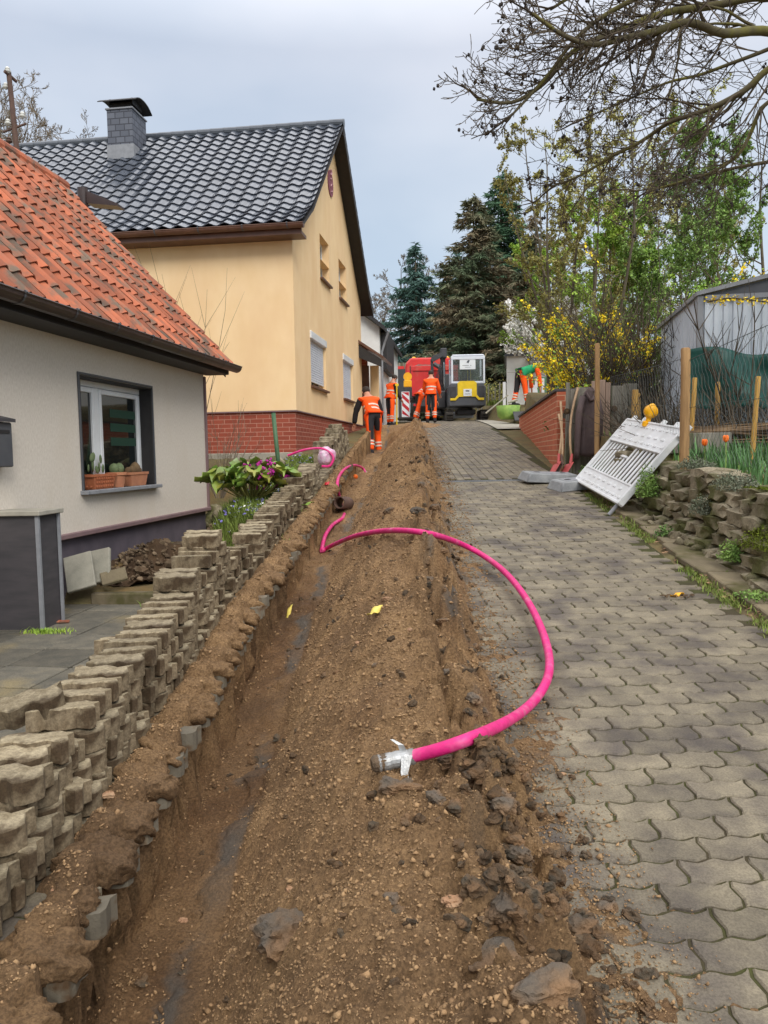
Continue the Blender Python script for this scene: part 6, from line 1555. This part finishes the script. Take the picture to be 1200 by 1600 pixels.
# boom, slewed to the left of the cab
b = B(); b.prism([(1.0, .9), (1.3, .9), (1.45, 2.6), (1.15, 3.0), (1.0, 2.9), (1.15, 2.5)], -.96, -.80, 'x'); bm_ = b.mk('boom', m['steel'], ex)
b = B(); b.bx(-1.03, -.73, .95, 1.3, 2.78, 3.2, .03); b.mk('boom_head', m['steel'], ex)
b = B(); b.tube([(-.88, .95, 1.3), (-.88, .9, 2.0)], .055, 10); b.tube([(-.88, .9, 2.0), (-.88, .98, 2.6)], .03, 10); b.mk('boom_cylinder', m['chrome'], ex)
b = B(); b.prism([(-1.0, 3.0), (-.9, 2.86), (-1.4, 2.62), (-1.5, 2.72), (-1.4, 2.88)], .9, 1.08, 'y'); b.mk('dipper_arm', m['steel'], ex)
b = B(); b.tube([(-1.44, 1.0, 2.7), (-1.42, 1.0, 2.3), (-1.4, 1.0, 1.9)], [.06, .07, .05], 8); b.prism([(-1.6, 1.9), (-1.2, 1.9), (-1.25, 1.55), (-1.45, 1.45), (-1.62, 1.6)], .8, 1.3, 'y'); b.mk('bucket', m['steel'], ex)
b = B()
for k in range(5): b.tube(smooth_path([Vector((-.8-.05*k, .7, 1.2)), Vector((-1.0-.06*k, .9, 1.9)), Vector((-.9-.03*k, 1.0, 2.7)), Vector((-1.2-.04*k, 1, 2.9))], 5), .016, 6)
b.mk('hose', m['black'], ex)
b = B(); b.bx(-1.5, -.84, .2, 1.2, .62, 1.35, .05); b.lathe((-1.2, .7, .35), [(.3, 0), (.33, .1), (.3, .25)], 16); b.mk('swing_mount', m['steel'], ex)
# truck
c = at(680, 655, 38)
tk = thing('truck', 'red tipper truck with its cab door open behind the excavator', 'truck', (at(676, 655, 38).x, 38, 3.25), 0)
b = B(); pts = [(-1.22, .9), (1.22, .9), (1.22, 3.05), (1.05, 3.28), (-.95, 3.28), (-1.22, 3.0)]
b.prism(pts, 2.2, 4.0, 'y'); cbb = b.mk('cab', m['red'], tk); cbb.modifiers.new('b', 'BEVEL').width = .08
b = B(); b.bx(-1.0, 1.0, 2.17, 2.2, 2.3, 2.85, .02); b.mk('rear_window', m['glass'], cbb)
b = B(); b.bx(-1.05, .98, -2.2, 2.0, 1.05, 2.25, .02); b.bx(-1.12, 1.05, -2.26, -2.2, 2.12, 2.36, .02); b.bx(-1.12, -1.02, -2.24, -2.0, 1.0, 2.36); b.bx(.95, 1.05, -2.24, -2.0, 1.0, 2.36); b.bx(-1.05, 1.0, -2.25, -2.2, 1.0, 1.15); b.mk('tipper_body', m['red'], tk)
b = B(); b.bx(-.8, .8, -2.3, 3.6, .55, .9, .02); b.bx(-1.1, 1.1, -2.35, -2.25, .5, .66, .01); b.mk('chassis', m['steel'], tk)
for sx_ in (-1, 1):
    for y in (-1.3, 3.0):
        b = B(); b.tube([(sx_*.7, y, .5), (sx_*1.12, y, .5)], .5, 24); w_ = b.mk('wheel', m['rubber'], tk); b = B(); b.tube([(sx_*.99, y, .5), (sx_*1.14, y, .5)], .25, 16); b.mk('rim', m['silver'], w_)
    b = B(); b.bx(sx_*.9-.12, sx_*.9+.12, -2.38, -2.352, .52, .62); b.mk('tail_lamp', m['signred'], tk)
b = B(); b.prism([(-1.75, .95), (-1.28, .95), (-1.28, 2.95), (-1.72, 2.95)], 3.0, 3.06, 'y'); dd_ = b.mk('door', m['red'], tk)
b = B(); b.bx(-1.62, -1.34, 2.99, 2.999, 2.0, 2.8); b.mk('door_window', m['glass'], dd_)
b = B(); b.bx(-1.80, -1.70, 2.85, 2.95, 1.5, 2.0, .03); b.bx(-1.60, -1.47, 2.9, 2.985, 1.9, 2.15, .02); b.mk('mirror', m['upvc'], dd_)
for x in (-.75, 1.0): b = B(); b.lathe((x, 3.0, 3.28), [(.12, 0), (.12, .08), (.06, .14)], 14); b.mk('beacon', m['lampy'], tk)
b = B(); 
for k in range(5): b.ball((-.7+.3*k, -.9, 2.3), .4, (1, 1, .7), 2, None, .4)
b.mk('load', m['rust'], tk)
b = B(); b.bx(.25, .8, -2.9, -2.3, 1.2, 1.9, .05); b.tube([(.3, -2.5, 1.4), (.2, -2.6, 2.2), (-.1, -2.6, 2.4)], .1, 8); b.mk('tow_crane', m['steel'], tk)
# beacon board and lamp
c = at(632, 650, 29.0); t = thing('hazard_board', 'red and white striped hazard board standing in the dirt', 'hazard board', (at(634, 650, 29).x, 29, at(634, 652, 29).z-.05), R(4))
b = B(); b.bx(-.15, .15, -.015, .015, .05, 1.0, .006); bd = b.mk('board', m['paper'], t)
b = B()
for k in range(4):
    z = .02+k*.3; pts = [(-.13, z+.16), (.13, z-.08), (.13, z+.07), (-.13, z+.31)]
    pts = [(p[0], min(max(p[1], .06), .98)) for p in pts]; b.prism(pts, -.019, -.0155, 'y')
b.mk('stripe', m['signred'], bd)
b = B(); b.bx(-.3, .3, -.2, .2, -.05, .05, .02); b.mk('foot', m['rubber'], t)
t = thing('site_lamp', 'yellow site warning lamp above the striped hazard board', 'warning lamp', at(637, 603, 29.2)); b = B(); b.tube([(0, -.06, .34), (0, .06, .34)], .16, 18); b.bx(-.15, .15, -.09, .09, -.05, .2, .02); b.mk('lamp', m['lampy'], t); b = B(); b.bx(-.16, .16, -.1, .1, -.5, -.052, .03); b.mk('holder', m['steel'], t)
# dark fence & hut far left
b = B(); b.bx(-.3, 1.1, 36, 36.1, 3.2, 5.5); tag(b.mk('dark_fence', m['steel']), 'dark grey board fence beyond the workers', 'fence')
b = B(); b.bx(-.6, 1.4, 44, 47, 3.2, 6.1); b.prism([(-.9, 6.1), (1.7, 6.1), (1.3, 6.7), (-.5, 6.7)], 43.7, 47.2, 'y'); tag(b.mk('far_hut', m['wood']), 'low dark roofed hut behind the striped hazard board', 'hut')
b = B(); b.bx(.2, 2.0, 46, 46.3, 3.3, 4.4); 
# bank right of the excavator
c = at(833, 640, 25); 
t = thing('back_garage', 'pale grey flat-walled garage behind the picket fence', 'garage', (4.45, 27.5, 2.8), R(-9)); b = B(); b.bx(-.02, 6, 0, 4, 0, 2.15); b.mk('wall', m['white'], t); b = B(); b.bx(-.1, 6.1, -.1, 4.1, 2.15, 2.22); b.mk('roof', m['dgrey'], t)
t = thing('picket_fence', 'dark green fence with white pickets before the pale garage', 'picket fence', (4.72, 25.4, 2.95), R(-2))
b = B(); b.bx(0, 2.6, .02, .05, .0, 1.05); b.mk('green_board', m['spruce3'], t)
for k in range(11): b = B(); b.bx(.06+.22*k, .15+.22*k, -.03, .0, .08, 1.0, .004); b.mk('picket', m['upvc'], t)
b = B(); b.bx(-.02, 2.6, -.001, .018, .75, .82); b.bx(-.02, 2.6, -.001, .018, .2, .27); b.mk('rail', m['greenpole'], t)
b = B(); b.bx(.1, .34, -.06, -.035, .55, .8); b.mk('notice', m['paper'], t)
b = B(); b.box((0, 0, 0), (.75, .04, .5), (R(-55), 0, 0), .01); o = b.mk('black_board', m['steel']); o.location = at(822, 650, 23.6); tag(o, 'dark panel lying sloped at the foot of the bank under the bent person', 'panel')
c = at(794, 640, 24.2); t = thing('green_tub', 'round green garden tub left of the dark panel', 'tub', (c.x, 24.2, c.z-.3)); b = B(); b.lathe((0, 0, 0), [(.24, 0), (.33, .1), (.38, .42), (.36, .42), (.30, .1)], 20); b.mk('tub', m['leaf'], t, True)
b = B(); b.tube([(0, 0, .52), (.28, 0, .6)], .035, 8); b.tube([(-.7, 0, .2), (.0, 0, .75)], .025, 6); b.mk('stick', m['conc'], t)
b = B(); b.box((0, 0, .5), (.09, .09, 1.5)); o = b.mk('white_post', m['upvc']); o.location = at(788, 640, 27)-Vector((0, 0, .3)); tag(o, 'thin white post left of the pale garage', 'post')
rr = random.Random(9); b = B()
c = at(776, 640, 34)
for k in range(16): x = -1.2+2.4*k/15; h = rr.uniform(.7, 1.5); b.box((x, rr.uniform(-.2, .2), h/2), (.06, .05, h), (0, rr.uniform(-.06, .06), 0))
o = b.mk('stake_fence', m['wood']); o.location = (c.x+.2, 34, 3.3); tag(o, 'rough fence of grey stakes right of the excavator', 'stake fence')
Ng = 5000; P = np.stack([4.0+rng.random(Ng)*3.2, 28.0+rng.random(Ng)*6, np.zeros(Ng)], -1); P = P[P[:, 0] > 4.6-.0*(P[:, 1])]; P[:, 2] = ground_z(P[:, 0], P[:, 1]); V, T, r_ = blades(P, .2, .05, .6); stuff(mk('grass', V, T, m['grass'], rnd=r_), 'bright grass bank right of the excavator', 'grass')
# ================================================================ TREES
def spruce(x, y, h, rad, mat, label, seed=1, dens=1.0, bare=.04, group=None, tri=.32, top_thin=.9):
    r_ = np.random.default_rng(seed); zb = float(ground_z(np.array(x), np.array(y)))
    t = thing('spruce_tree', label, 'spruce', (x, y, zb-.1), 0, group)
    b = B(); b.tube([(0, 0, 0), (0, 0, h*.5), (0, 0, h*.99)], [h*.016, h*.009, .02], 8); b.mk('trunk', m['bark'], t)
    nb = int(h*26*dens); V = []; 
    zt = bare+(1-bare)*r_.random(nb)**1.15; az = r_.random(nb)*6.283
    L = rad*(1-zt)**top_thin*(.75+.4*r_.random(nb))*(1+.18*np.sin(az*2+seed))+.12
    bb = B()
    for i in range(nb):
        n = max(8, int(L[i]*46*dens)); s = r_.random(n)**.65; z0 = zt[i]*h
        px = s*L[i]; dz = -.30*px*(1-.3*zt[i])+.10*px*s*s
        side = r_.normal(0, .10, n)*L[i]*(1-s*.6)*.9
        c, sn = math.cos(az[i]), math.sin(az[i])
        P = np.stack([px*c-side*sn, px*sn+side*c, z0+dz-.12*np.abs(side)+r_.normal(0, .05, n)], -1)
        d = np.stack([c*(.6+0*s)-sn*np.sign(side)*.7, sn*.6+c*np.sign(side)*.7, -.35+0*s], -1)+r_.normal(0, .35, (n, 3))
        d /= np.linalg.norm(d, axis=1)[:, None]; w = np.cross(d, r_.normal(0, 1, (n, 3))); w /= np.linalg.norm(w, axis=1)[:, None]
        ln = (tri*(.6+.8*r_.random(n)))[:, None]; wd = ln*.13
        V.append(np.stack([P-w*wd, P+w*wd, P+d*ln], 1))
        if L[i] > .5: bb.tube([(0, 0, z0), (L[i]*.5*c, L[i]*.5*sn, z0-.16*L[i]), (L[i]*.95*c, L[i]*.95*sn, z0-.22*L[i])], [.035, .022, .01], 3, False)
    V = np.concatenate(V); N = len(V)
    mk('crown', V.reshape(-1, 3), np.arange(N*3).reshape(-1, 3), mat, t, rnd=r_.random(N))
    bb.mk('limb', m['bark'], t)
    return t
def X_at(px, Y): return at(px, 600, Y).x
spruce(X_at(652, 52), 52, 11.9, 3.9, m['spruce'], 'blue-green spruce behind the red truck, leftmost of the conifers', 1, 1.0, tri=.36)
spruce(X_at(590, 60)+1.3, 68, 15.5, 3.0, m['spruce'], 'farther slim blue-green spruce between the first spruce and the brown one', 7, .7, tri=.4).location.x = X_at(716, 68)
spruce(X_at(742, 46), 46, 12.6, 4.4, m['spruce2'], 'tall thinning spruce with brown dead needles behind the excavator', 2, 1.0, tri=.34, top_thin=.75)
spruce(X_at(784, 50), 50, 15.1, 4.2, m['spruce3'], 'tallest dark green spruce just right of the brown one', 3, 1.0, tri=.36, top_thin=.7)
spruce(X_at(700, 58), 58, 11.0, 3.0, m['spruce2'], 'lower brownish spruce directly above the excavator cab', 5, .8, tri=.4)
spruce(X_at(838, 42), 42, 10.4, 3.4, m['spruce2'], 'brown-green spruce behind the white blossom', 8, .9, tri=.34)
def grow(rr, p, d, L, r0, lev, out, tips, nseg=6, wig=.13, trop=(0, 0, .04), kids=(5, 4, 4), klen=.55, kang=.8, rmin=.004, droop=0):
    P = [p.copy()]; Rr = [r0]; d = d.normalized()
    for i in range(nseg):
        d = (d+Vector((rr.gauss(0, wig), rr.gauss(0, wig), rr.gauss(0, wig)))+Vector(trop)*(i/nseg)*3).normalized(); P.append(P[-1]+d*L/nseg); Rr.append(max(rmin, r0*(1-.72*(i+1)/nseg)))
    out.append((P, Rr, lev)); tips.append((P[-1], d, lev))
    if lev <= 0: return
    nk = kids[-lev] if lev <= len(kids) else kids[0]
    for k in range(nk):
        f_ = .22+.74*(k+rr.random())/nk; i = min(int(f_*nseg), nseg-1); q = P[i].lerp(P[i+1], f_*nseg-i); dl = (P[i+1]-P[i]).normalized()
        ax = dl.cross(Vector((rr.gauss(0, 1), rr.gauss(0, 1), rr.gauss(0, 1)))).normalized(); nd = Matrix.Rotation(rr.uniform(.55, 1.25)*kang, 3, ax) @ dl
        grow(rr, q, nd, L*klen*rr.uniform(.6, 1.15)*(1-.35*f_), max(rmin, Rr[i]*.55), lev-1, out, tips, max(3, nseg-1), wig, trop, kids, klen, kang, rmin)
def tubes(out, n_of=lambda r: 6 if r > .03 else (4 if r > .01 else 3)):
    b = B()
    for P, Rr, lev in out: b.tube(P, Rr, n_of(Rr[0]), False, random.random())
    return b
# ---- big overhanging tree -----------------------------------------------------
rr = random.Random(22)
ot = thing('overhanging_tree', 'bare mossy tree reaching over the road from the right, dark pods on its twigs', 'tree', (6.3, 7.2, 1.3))
O3 = Vector((6.3, 7.2, 1.3))
trunk = [Vector((0, 0, 0)), Vector((.05, 0, 1.6)), Vector((-.1, .1, 3.2)), Vector((-.2, .1, 4.8)), Vector((0, 0, 7))]
b = B(); b.tube([p for p in smooth_path(trunk, 4)], [.26-.0095*i for i in range(17)], 14); b.mk('trunk', m['mossbark'], ot, True)
limbs = [
 ([(1260, 60, 7.4), (1190, 48, 7.2), (1130, 52, 7.0), (1075, 35, 6.9), (1020, 50, 6.8), (975, 60, 6.7), (925, 70, 6.6), (880, 55, 6.5), (830, 20, 6.4)], .060),
 ([(1290, 20, 7.2), (1200, -5, 7.4), (1110, 10, 7.4), (1040, 20, 7.3), (985, 40, 7.2), (930, 62, 7.1), (890, 85, 7.0), (850, 130, 6.9), (800, 160, 6.8), (745, 155, 6.7)], .055),
 ([(1280, 70, 6.6), (1205, 105, 6.8), (1165, 140, 6.9), (1120, 165, 7.0), (1080, 180, 7.1), (1045, 192, 7.2), (1000, 222, 7.4), (955, 245, 7.5), (905, 275, 7.6), (860, 292, 7.7)], .042),
 ([(1270, 180, 8.4), (1200, 160, 8.4), (1170, 215, 8.5), (1150, 245, 8.5), (1110, 270, 8.6), (1060, 285, 8.6), (1010, 300, 8.7)], .036),
 ([(1240, -60, 6.6), (1120, -35, 6.6), (1040, -20, 6.6), (960, 15, 6.7), (900, 60, 6.7), (850, 125, 6.8), (790, 190, 6.8)], .040),
 ([(1200, -80, 7.0), (1060, -70, 7.0), (960, -40, 7.0), (900, -10, 7.0), (860, 15, 7.0)], .045),
 ([(1290, 230, 9.0), (1215, 250, 9.0), (1150, 262, 9.0), (1100, 275, 9.0), (1050, 290, 9.1), (980, 300, 9.2)], .034),
 ([(1280, 40, 8.0), (1205, 75, 8.0), (1140, 100, 8.1), (1090, 118, 8.2), (1040, 130, 8.2), (960, 165, 8.3), (900, 190, 8.3)], .032),
 ([(1180, -60, 7.8), (1080, -40, 7.8), (1066, 20, 7.8), (1060, 90, 7.8), (1045, 150, 7.8)], .03),
]
out = []; tips = []
for pts, r0 in limbs:
    W_p = [at(*q) for q in pts]; PP = smooth_path(W_p, 4); n = len(PP); RRr = [r0*.74*(1-.72*i/n) for i in range(n)]
    # root the limb on the trunk
    root = O3+trunk[2 if pts[0][1] > 30 else 3]
    PP = [root, root.lerp(PP[0], .5)+Vector((0, 0, .15))]+PP; RRr = [r0*1.6, r0*1.3]+RRr
    out.append((PP, RRr, 9))
    for i in range(5, len(PP)-1):
        for _ in range(2 if i < len(PP)*.5 else 2):
            if rr.random() < .55:
                dl = (PP[i+1]-PP[i-1]).normalized(); ax = Vector((rr.gauss(0, .4), -1 if rr.random() < .5 else 1, rr.gauss(0, .3))).normalized()
                nd = Matrix.Rotation(rr.uniform(.35, 1.0), 3, ax) @ dl
                grow(rr, PP[i], nd+Vector((0, rr.gauss(0, .25), -.1)), rr.uniform(.6, 1.4)*(1-.62*i/len(PP)), max(.0075, RRr[i]*.45), 2, out, tips, 6, .16, (-.015, 0, .03), (5, 3), .55, .85, .0031)
    tips.append((PP[-1], Vector((-1, 0, 0)), 1))
    grow(rr, PP[-2], (PP[-1]-PP[-3]), .42, .012, 2, out, tips, 6, .15, (0, 0, .05), (4, 3), .6, .9, .0031)
big = [o_ for o_ in out if o_[1][0] > .017]; small = [o_ for o_ in out if o_[1][0] <= .017]
for o_ in big: pass
def local(out_, off): return [([p-off for p in P], Rr, l) for P, Rr, l in out_]
for o_ in local([q for q in big if q[2] == 9], O3):
    b = tubes([o_], lambda r: 10); b.mk('limb', m['mossbark'], ot, True)
tubes(local([q for q in big if q[2] != 9], O3)).mk('branch', m['mossbark'], ot, True)
tw = tubes(local(small, O3)).mk('twigs', m['twig'], ot)
b = B()
for p, d, lev in tips:
    if rr.random() < .06:
        for q in range(rr.choice([1, 2, 2])): b.ball(p-O3+Vector((rr.gauss(0, .012), 0, rr.gauss(-.012, .012))), rr.uniform(.009, .018), (1, 1, 1.3), 1)
b.mk('seed_pods', m['bud'], ot)['kind'] = 'stuff'
# ---- generic tree ---------------------------------------------------------------
def tree(name, label, x, y, h, spread, seed, wood='bark', twig='twigl', leafmat=None, nleaf=0, lsize=.05, clear=.25, stems=1, kids=(5, 5, 4, 3), rmin=.006, lev=3, r0=None, cat='tree', zb=None, up=.55, group=None, ljit=.12, wig=.11, up2=.05):
    rr = random.Random(seed); zb = float(ground_z(np.array(x), np.array(y))) if zb is None else zb
    t = thing(name, label, cat, (x, y, zb), 0, group); out = []; tips = []; r0 = r0 or h*(.012 if leafmat is None else .0075)
    for s in range(stems):
        a2 = rr.random()*6.28; k = .0 if stems == 1 else spread*.12
        base = Vector((k*math.cos(a2), k*math.sin(a2), -.1)); d = Vector((math.cos(a2)*(.22 if stems > 1 else .03)*rr.random(), math.sin(a2)*(.22 if stems > 1 else .03)*rr.random(), 1))
        P = [base]; Rr = [r0]; d.normalize(); n = 8; H = h*(.8+.2*rr.random())
        for i in range(n): d = (d+Vector((rr.gauss(0, .06), rr.gauss(0, .06), .02))).normalized(); P.append(P[-1]+d*H/n); Rr.append(max(rmin, r0*(1-.85*(i+1)/n)))
        out.append((P, Rr, 9))
        nk = int(13/max(1, stems*.5))+1
        for q in range(nk):
            f_ = clear+(1-clear)*(q+rr.random())/nk; f_ = min(f_, .99); i = int(f_*n); p = P[i].lerp(P[i+1], f_*n-i); a3 = rr.random()*6.28
            nd = Vector((math.cos(a3), math.sin(a3), up+rr.random()*.5)); grow(rr, p, nd, spread*(1.1-.6*f_)*rr.uniform(.7, 1.1), max(rmin, Rr[i]*.5), lev-1, out, tips, 6, wig, (0, 0, up2), kids[-(lev-1):] if lev > 1 else kids, .55, .8, rmin)
    tubes([o_ for o_ in out if o_[2] == 9], lambda r: 8).mk('trunk', m[wood], t, True)
    tubes([o_ for o_ in out if o_[2] != 9]).mk('branches', m[twig], t)
    if leafmat:
        seg = []
        for P, Rr, l in out:
            if l <= 1: seg += [(P[i], P[i+1]) for i in range(len(P)-1)]
        A = np.array([[*a_, *c_] for a_, c_ in seg]); idx = rng.integers(0, len(A), nleaf); f_ = rng.random((nleaf, 1))
        Pn = A[idx, :3]*(1-f_)+A[idx, 3:]*f_+rng.normal(0, ljit, (nleaf, 3))*lsize*4
        V, T, r_ = leaves(Pn, lsize, .2, .55); mk('foliage', V, T, m[leafmat], t, rnd=r_)
    return t
# right-hand bushes and young trees, budding
tree('budding_tree', 'tall loose tree with tiny bronze buds left of the bright green bush', X_at(872, 17), 17, 6.2, 1.5, 241, 'bark', 'twigl', 'bronze', 10000, .055, .2, 4, lev=3, rmin=.006)
tree('budding_tree', 'upright bronze-budding tree rising under the overhanging limbs', X_at(930, 15), 15, 5.6, 1.7, 42, 'bark', 'twigl', 'bronze', 9000, .05, .15, 4, lev=3, rmin=.005)
tree('green_bush', 'bright green leafing bush above the timber fence', X_at(965, 15.5), 15.5, 4.2, 1.9, 43, 'bark', 'twigl', 'leafy', 26000, .052, .06, 6, lev=3, rmin=.005, cat='bush')
tree('green_bush', 'mid green leafing bush left of the metal shed', X_at(1025, 14.5), 14.5, 3.9, 1.4, 44, 'bark', 'twigl', 'leaf', 18000, .052, .06, 5, lev=3, rmin=.005, cat='bush')
tree('green_bush', 'green bush behind the forsythia near the brick wall', X_at(900, 18), 18, 3.9, 1.8, 45, 'bark', 'twigl', 'leafy', 20000, .055, .06, 6, lev=3, rmin=.006, cat='bush')
tree('green_tree', 'fresh green tree above the metal shed at the right edge', X_at(1165, 21), 21, 8.2, 2.8, 46, 'bark', 'twigl', 'leaf', 30000, .075, .2, 2, lev=3, rmin=.008)
tree('green_tree', 'darker tree trunk and crown behind the shed gable', X_at(1105, 24), 24, 8.4, 2.6, 47, 'bark', 'twig', 'leafdk', 14000, .075, .3, 2, lev=3, rmin=.01)
tree('willow_tree', 'pale tree hazed with yellow-white catkins far behind the green bushes', X_at(1000, 32), 32, 13.0, 4.2, 48, 'bark', 'twigl', 'catkin', 12000, .10, .2, 3, lev=3, rmin=.012)
tree('budding_tree', 'thin green-tinged tree far right behind the catkin tree', X_at(1090, 34), 34, 11.0, 4.0, 49, 'bark', 'twigl', 'bronze', 9000, .10, .2, 3, lev=3, rmin=.012)
tree('budding_tree', 'olive-budded tree between the tallest spruce and the bushes', X_at(850, 30), 30, 8.6, 1.7, 150, 'bark', 'twigl', 'bronze', 12000, .09, .1, 4, lev=3, rmin=.01)
# forsythia: arching stems lined with flowers
def forsythia(label, x, y, h, sp, n, seed, nf=4200, zb=None, fs=.045):
    rr = random.Random(seed); zb = float(ground_z(np.array(x), np.array(y))) if zb is None else zb; t = thing('forsythia', label, 'forsythia', (x, y, zb)); b = B(); seg = []
    for k in range(n):
        a2 = rr.random()*6.28; d = Vector((math.cos(a2)*.25, math.sin(a2)*.25, 1)).normalized(); p = Vector((math.cos(a2)*.1, math.sin(a2)*.1, 0)); P = [p]; L = h*rr.uniform(.7, 1.3)
        for i in range(8): d = (d+Vector((math.cos(a2)*.06*sp+rr.gauss(0, .07), math.sin(a2)*.06*sp+rr.gauss(0, .07), -.09*i*.35))).normalized(); P.append(P[-1]+d*L/8)
        b.tube(P, [.011-.001*i for i in range(9)], 4, False); seg += [(P[i], P[i+1]) for i in range(3, 8)]
    b.mk('stems', m['twigl'], t); A = np.array([[*a_, *c_] for a_, c_ in seg]); w = rng.integers(0, len(A), nf); kp = (w*7919 % 13) < 9; w = w[kp]; f_ = rng.random((len(w), 1))
    Pn = A[w, :3]*(1-f_)+A[w, 3:]*f_+rng.normal(0, .025, (len(w), 3)); V, T, r_ = leaves(Pn, fs, .1, .7); mk('flowers', V, T, m['fors'], t, rnd=r_)
    Pn = A[rng.integers(0, len(A), nf//3), :3]+rng.normal(0, .05, (nf//3, 3)); V, T, r_ = leaves(Pn, .05, .1); mk('foliage', V, T, m['leafy'], t, rnd=r_); return t
c = at(925, 560, 13.2); forsythia('large yellow flowering forsythia above the brick wall', c.x, 13.2, 2.0, .55, 40, 1, 5200, 1.9)
forsythia('sparse yellow forsythia stems beside the metal shed', X_at(1020, 13), 13, 2.6, .7, 16, 2, 1600, 1.9)
forsythia('low yellow forsythia spray over the timber fence corner', X_at(895, 12.6), 12.4, 1.25, .7, 16, 3, 1300, 1.9, .04)
# forsythia spray across the shed front
b = B(); P = smooth_path([at(1105, 472, 8.6), at(1140, 466, 8.6), at(1180, 470, 8.6), at(1215, 474, 8.6)], 5); t = thing('forsythia_spray', 'single yellow flowering spray hanging across the front of the metal shed', 'branch', P[0]); b.tube([p-P[0] for p in P]+[Vector((1.6, .2, .2))], .008, 5, False); b.mk('stem', m['twig'], t)
w = rng.integers(0, len(P)-1, 170); A = np.array([list(p-P[0]) for p in P]); f_ = rng.random((170, 1)); Pn = A[w]*(1-f_)+A[w+1]*f_+rng.normal(0, .03, (170, 3))*np.array([1, 1, .9]); V, T, r_ = leaves(Pn, .03, .1, .7); mk('flowers', V, T, m['fors'], t, rnd=r_)
# white blossom
tree('blossom_tree', 'small tree covered in white blossom above the pale garage', X_at(850, 26.4), 26.4, 3.7, 1.3, 61, 'bark', 'twig', 'blossom', 12000, .085, .35, 2, lev=3, rmin=.007)
# wild shrubs behind the mesh fence and along the timber fence
for i, (px, Y, h, lab) in enumerate(((960, 12.5, 2.3, 'tangled bare shrub just behind the timber fence'), (1000, 12.8, 2.5, 'tangled bare shrub behind the mesh fence left of the stakes'), (1045, 12.2, 2.3, 'tangled bare shrub at the left corner of the shed'), (925, 13.0, 2.0, 'tangled brown shrub over the brick wall end'))):
    shrub('bare_shrub', lab, (X_at(px, Y), Y, float(ground_z(np.array(X_at(px, Y)), np.array(Y)))), 46, h, .55, m['twig'], .009, 70+i, .01, 'shrub', 4)
shrub('bare_shrub', 'thin dark sapling in front of the metal shed', (4.35, 9.4, 1.6), 7, 2.3, .25, m['twig'], .014, 81, 0, 'shrub', 5)
clump((3.75, 13.0, 1.9), (.9, .5, .75), 5000, .05, m['leafdk'], 'green_shrub', 'dark leafy shrub low behind the mesh fence', 'shrub')
clump((4.6, 9.9, 1.62), (.28, .3, .22), 900, .04, m['leaf'], 'green_shrub', 'small bright green shrub at the foot of the brush pile', 'shrub')
clump((2.95, 10.7, 1.25), (.22, .3, .22), 700, .035, m['leafdk'], 'green_shrub', 'low green weeds at the foot of the timber fence behind the barrier', 'shrub')
# left bare trees behind the orange roof
for i, (px, Y, h, s, lab) in enumerate(((20, 34, 14.0, 4.2, 'bare pale-twigged tree at the left edge above the orange roof'), (95, 36, 14.6, 4.4, 'bare pale-twigged tree between the mast and the chimney'), (165, 40, 14.2, 3.8, 'bare pale-twigged tree just left of the chimney'))):
    tree('bare_tree', lab, X_at(px, Y), Y, h, s, 90+i, 'bark', 'twigl', None, 0, .1, .45, 2, lev=4, rmin=.009, kids=(7, 6, 5, 5), zb=3.5, up2=.06)
for i, (px, Y, h, s, lab) in enumerate(((622, 62, 13.5, 3.5, 'bare grey tree left of the first spruce'), (600, 66, 10.5, 3.0, 'lower bare grey tree showing above the white house roof'), (690, 75, 13.0, 3.0, 'bare grey tree between the two left spruces'))):
    tree('bare_tree', lab, X_at(px, Y), Y, h, s, 100+i, 'bark', 'twigl', None, 0, .1, .3, 2, lev=4, rmin=.012, kids=(5, 6, 6, 5), zb=4.2, up2=.06)
# bushes and a distant wood closing the horizon
N = 60000
a2 = rng.random(N)*1.5+.62; dd = 78+rng.random(N)*14; hh = rng.random(N)**1.3*(6.5+2.5*np.sin(a2*23)+1.5*np.sin(a2*61))
Pn = np.stack([np.cos(a2)*dd, np.sin(a2)*dd, 4+hh], -1); V, T, r_ = leaves(Pn, .55, .2); 
stuff(mk('distant_wood', V, T, m['leafdk'], rnd=r_), 'distant wood closing the view behind the spruces', 'wood')
clump((X_at(770, 37), 37, 3.3), (2.6, 1.0, 1.9), 7000, .09, m['bronze'], 'hedge_bush', 'olive brown undergrowth behind the grey stakes', 'bush')
clump((X_at(880, 29.5)+1.5, 31.5, 3.4), (3.0, 1.0, 3.0), 9000, .10, m['leafdk'], 'hedge_bush', 'dark green bush mass behind the pale garage', 'bush')
clump((X_at(640, 48), 48.5, 3.4), (2.6, 1.0, 2.2), 6000, .12, m['spruce3'], 'hedge_bush', 'dark hedge behind the truck cab', 'bush')
bpy.context.view_layer.update()
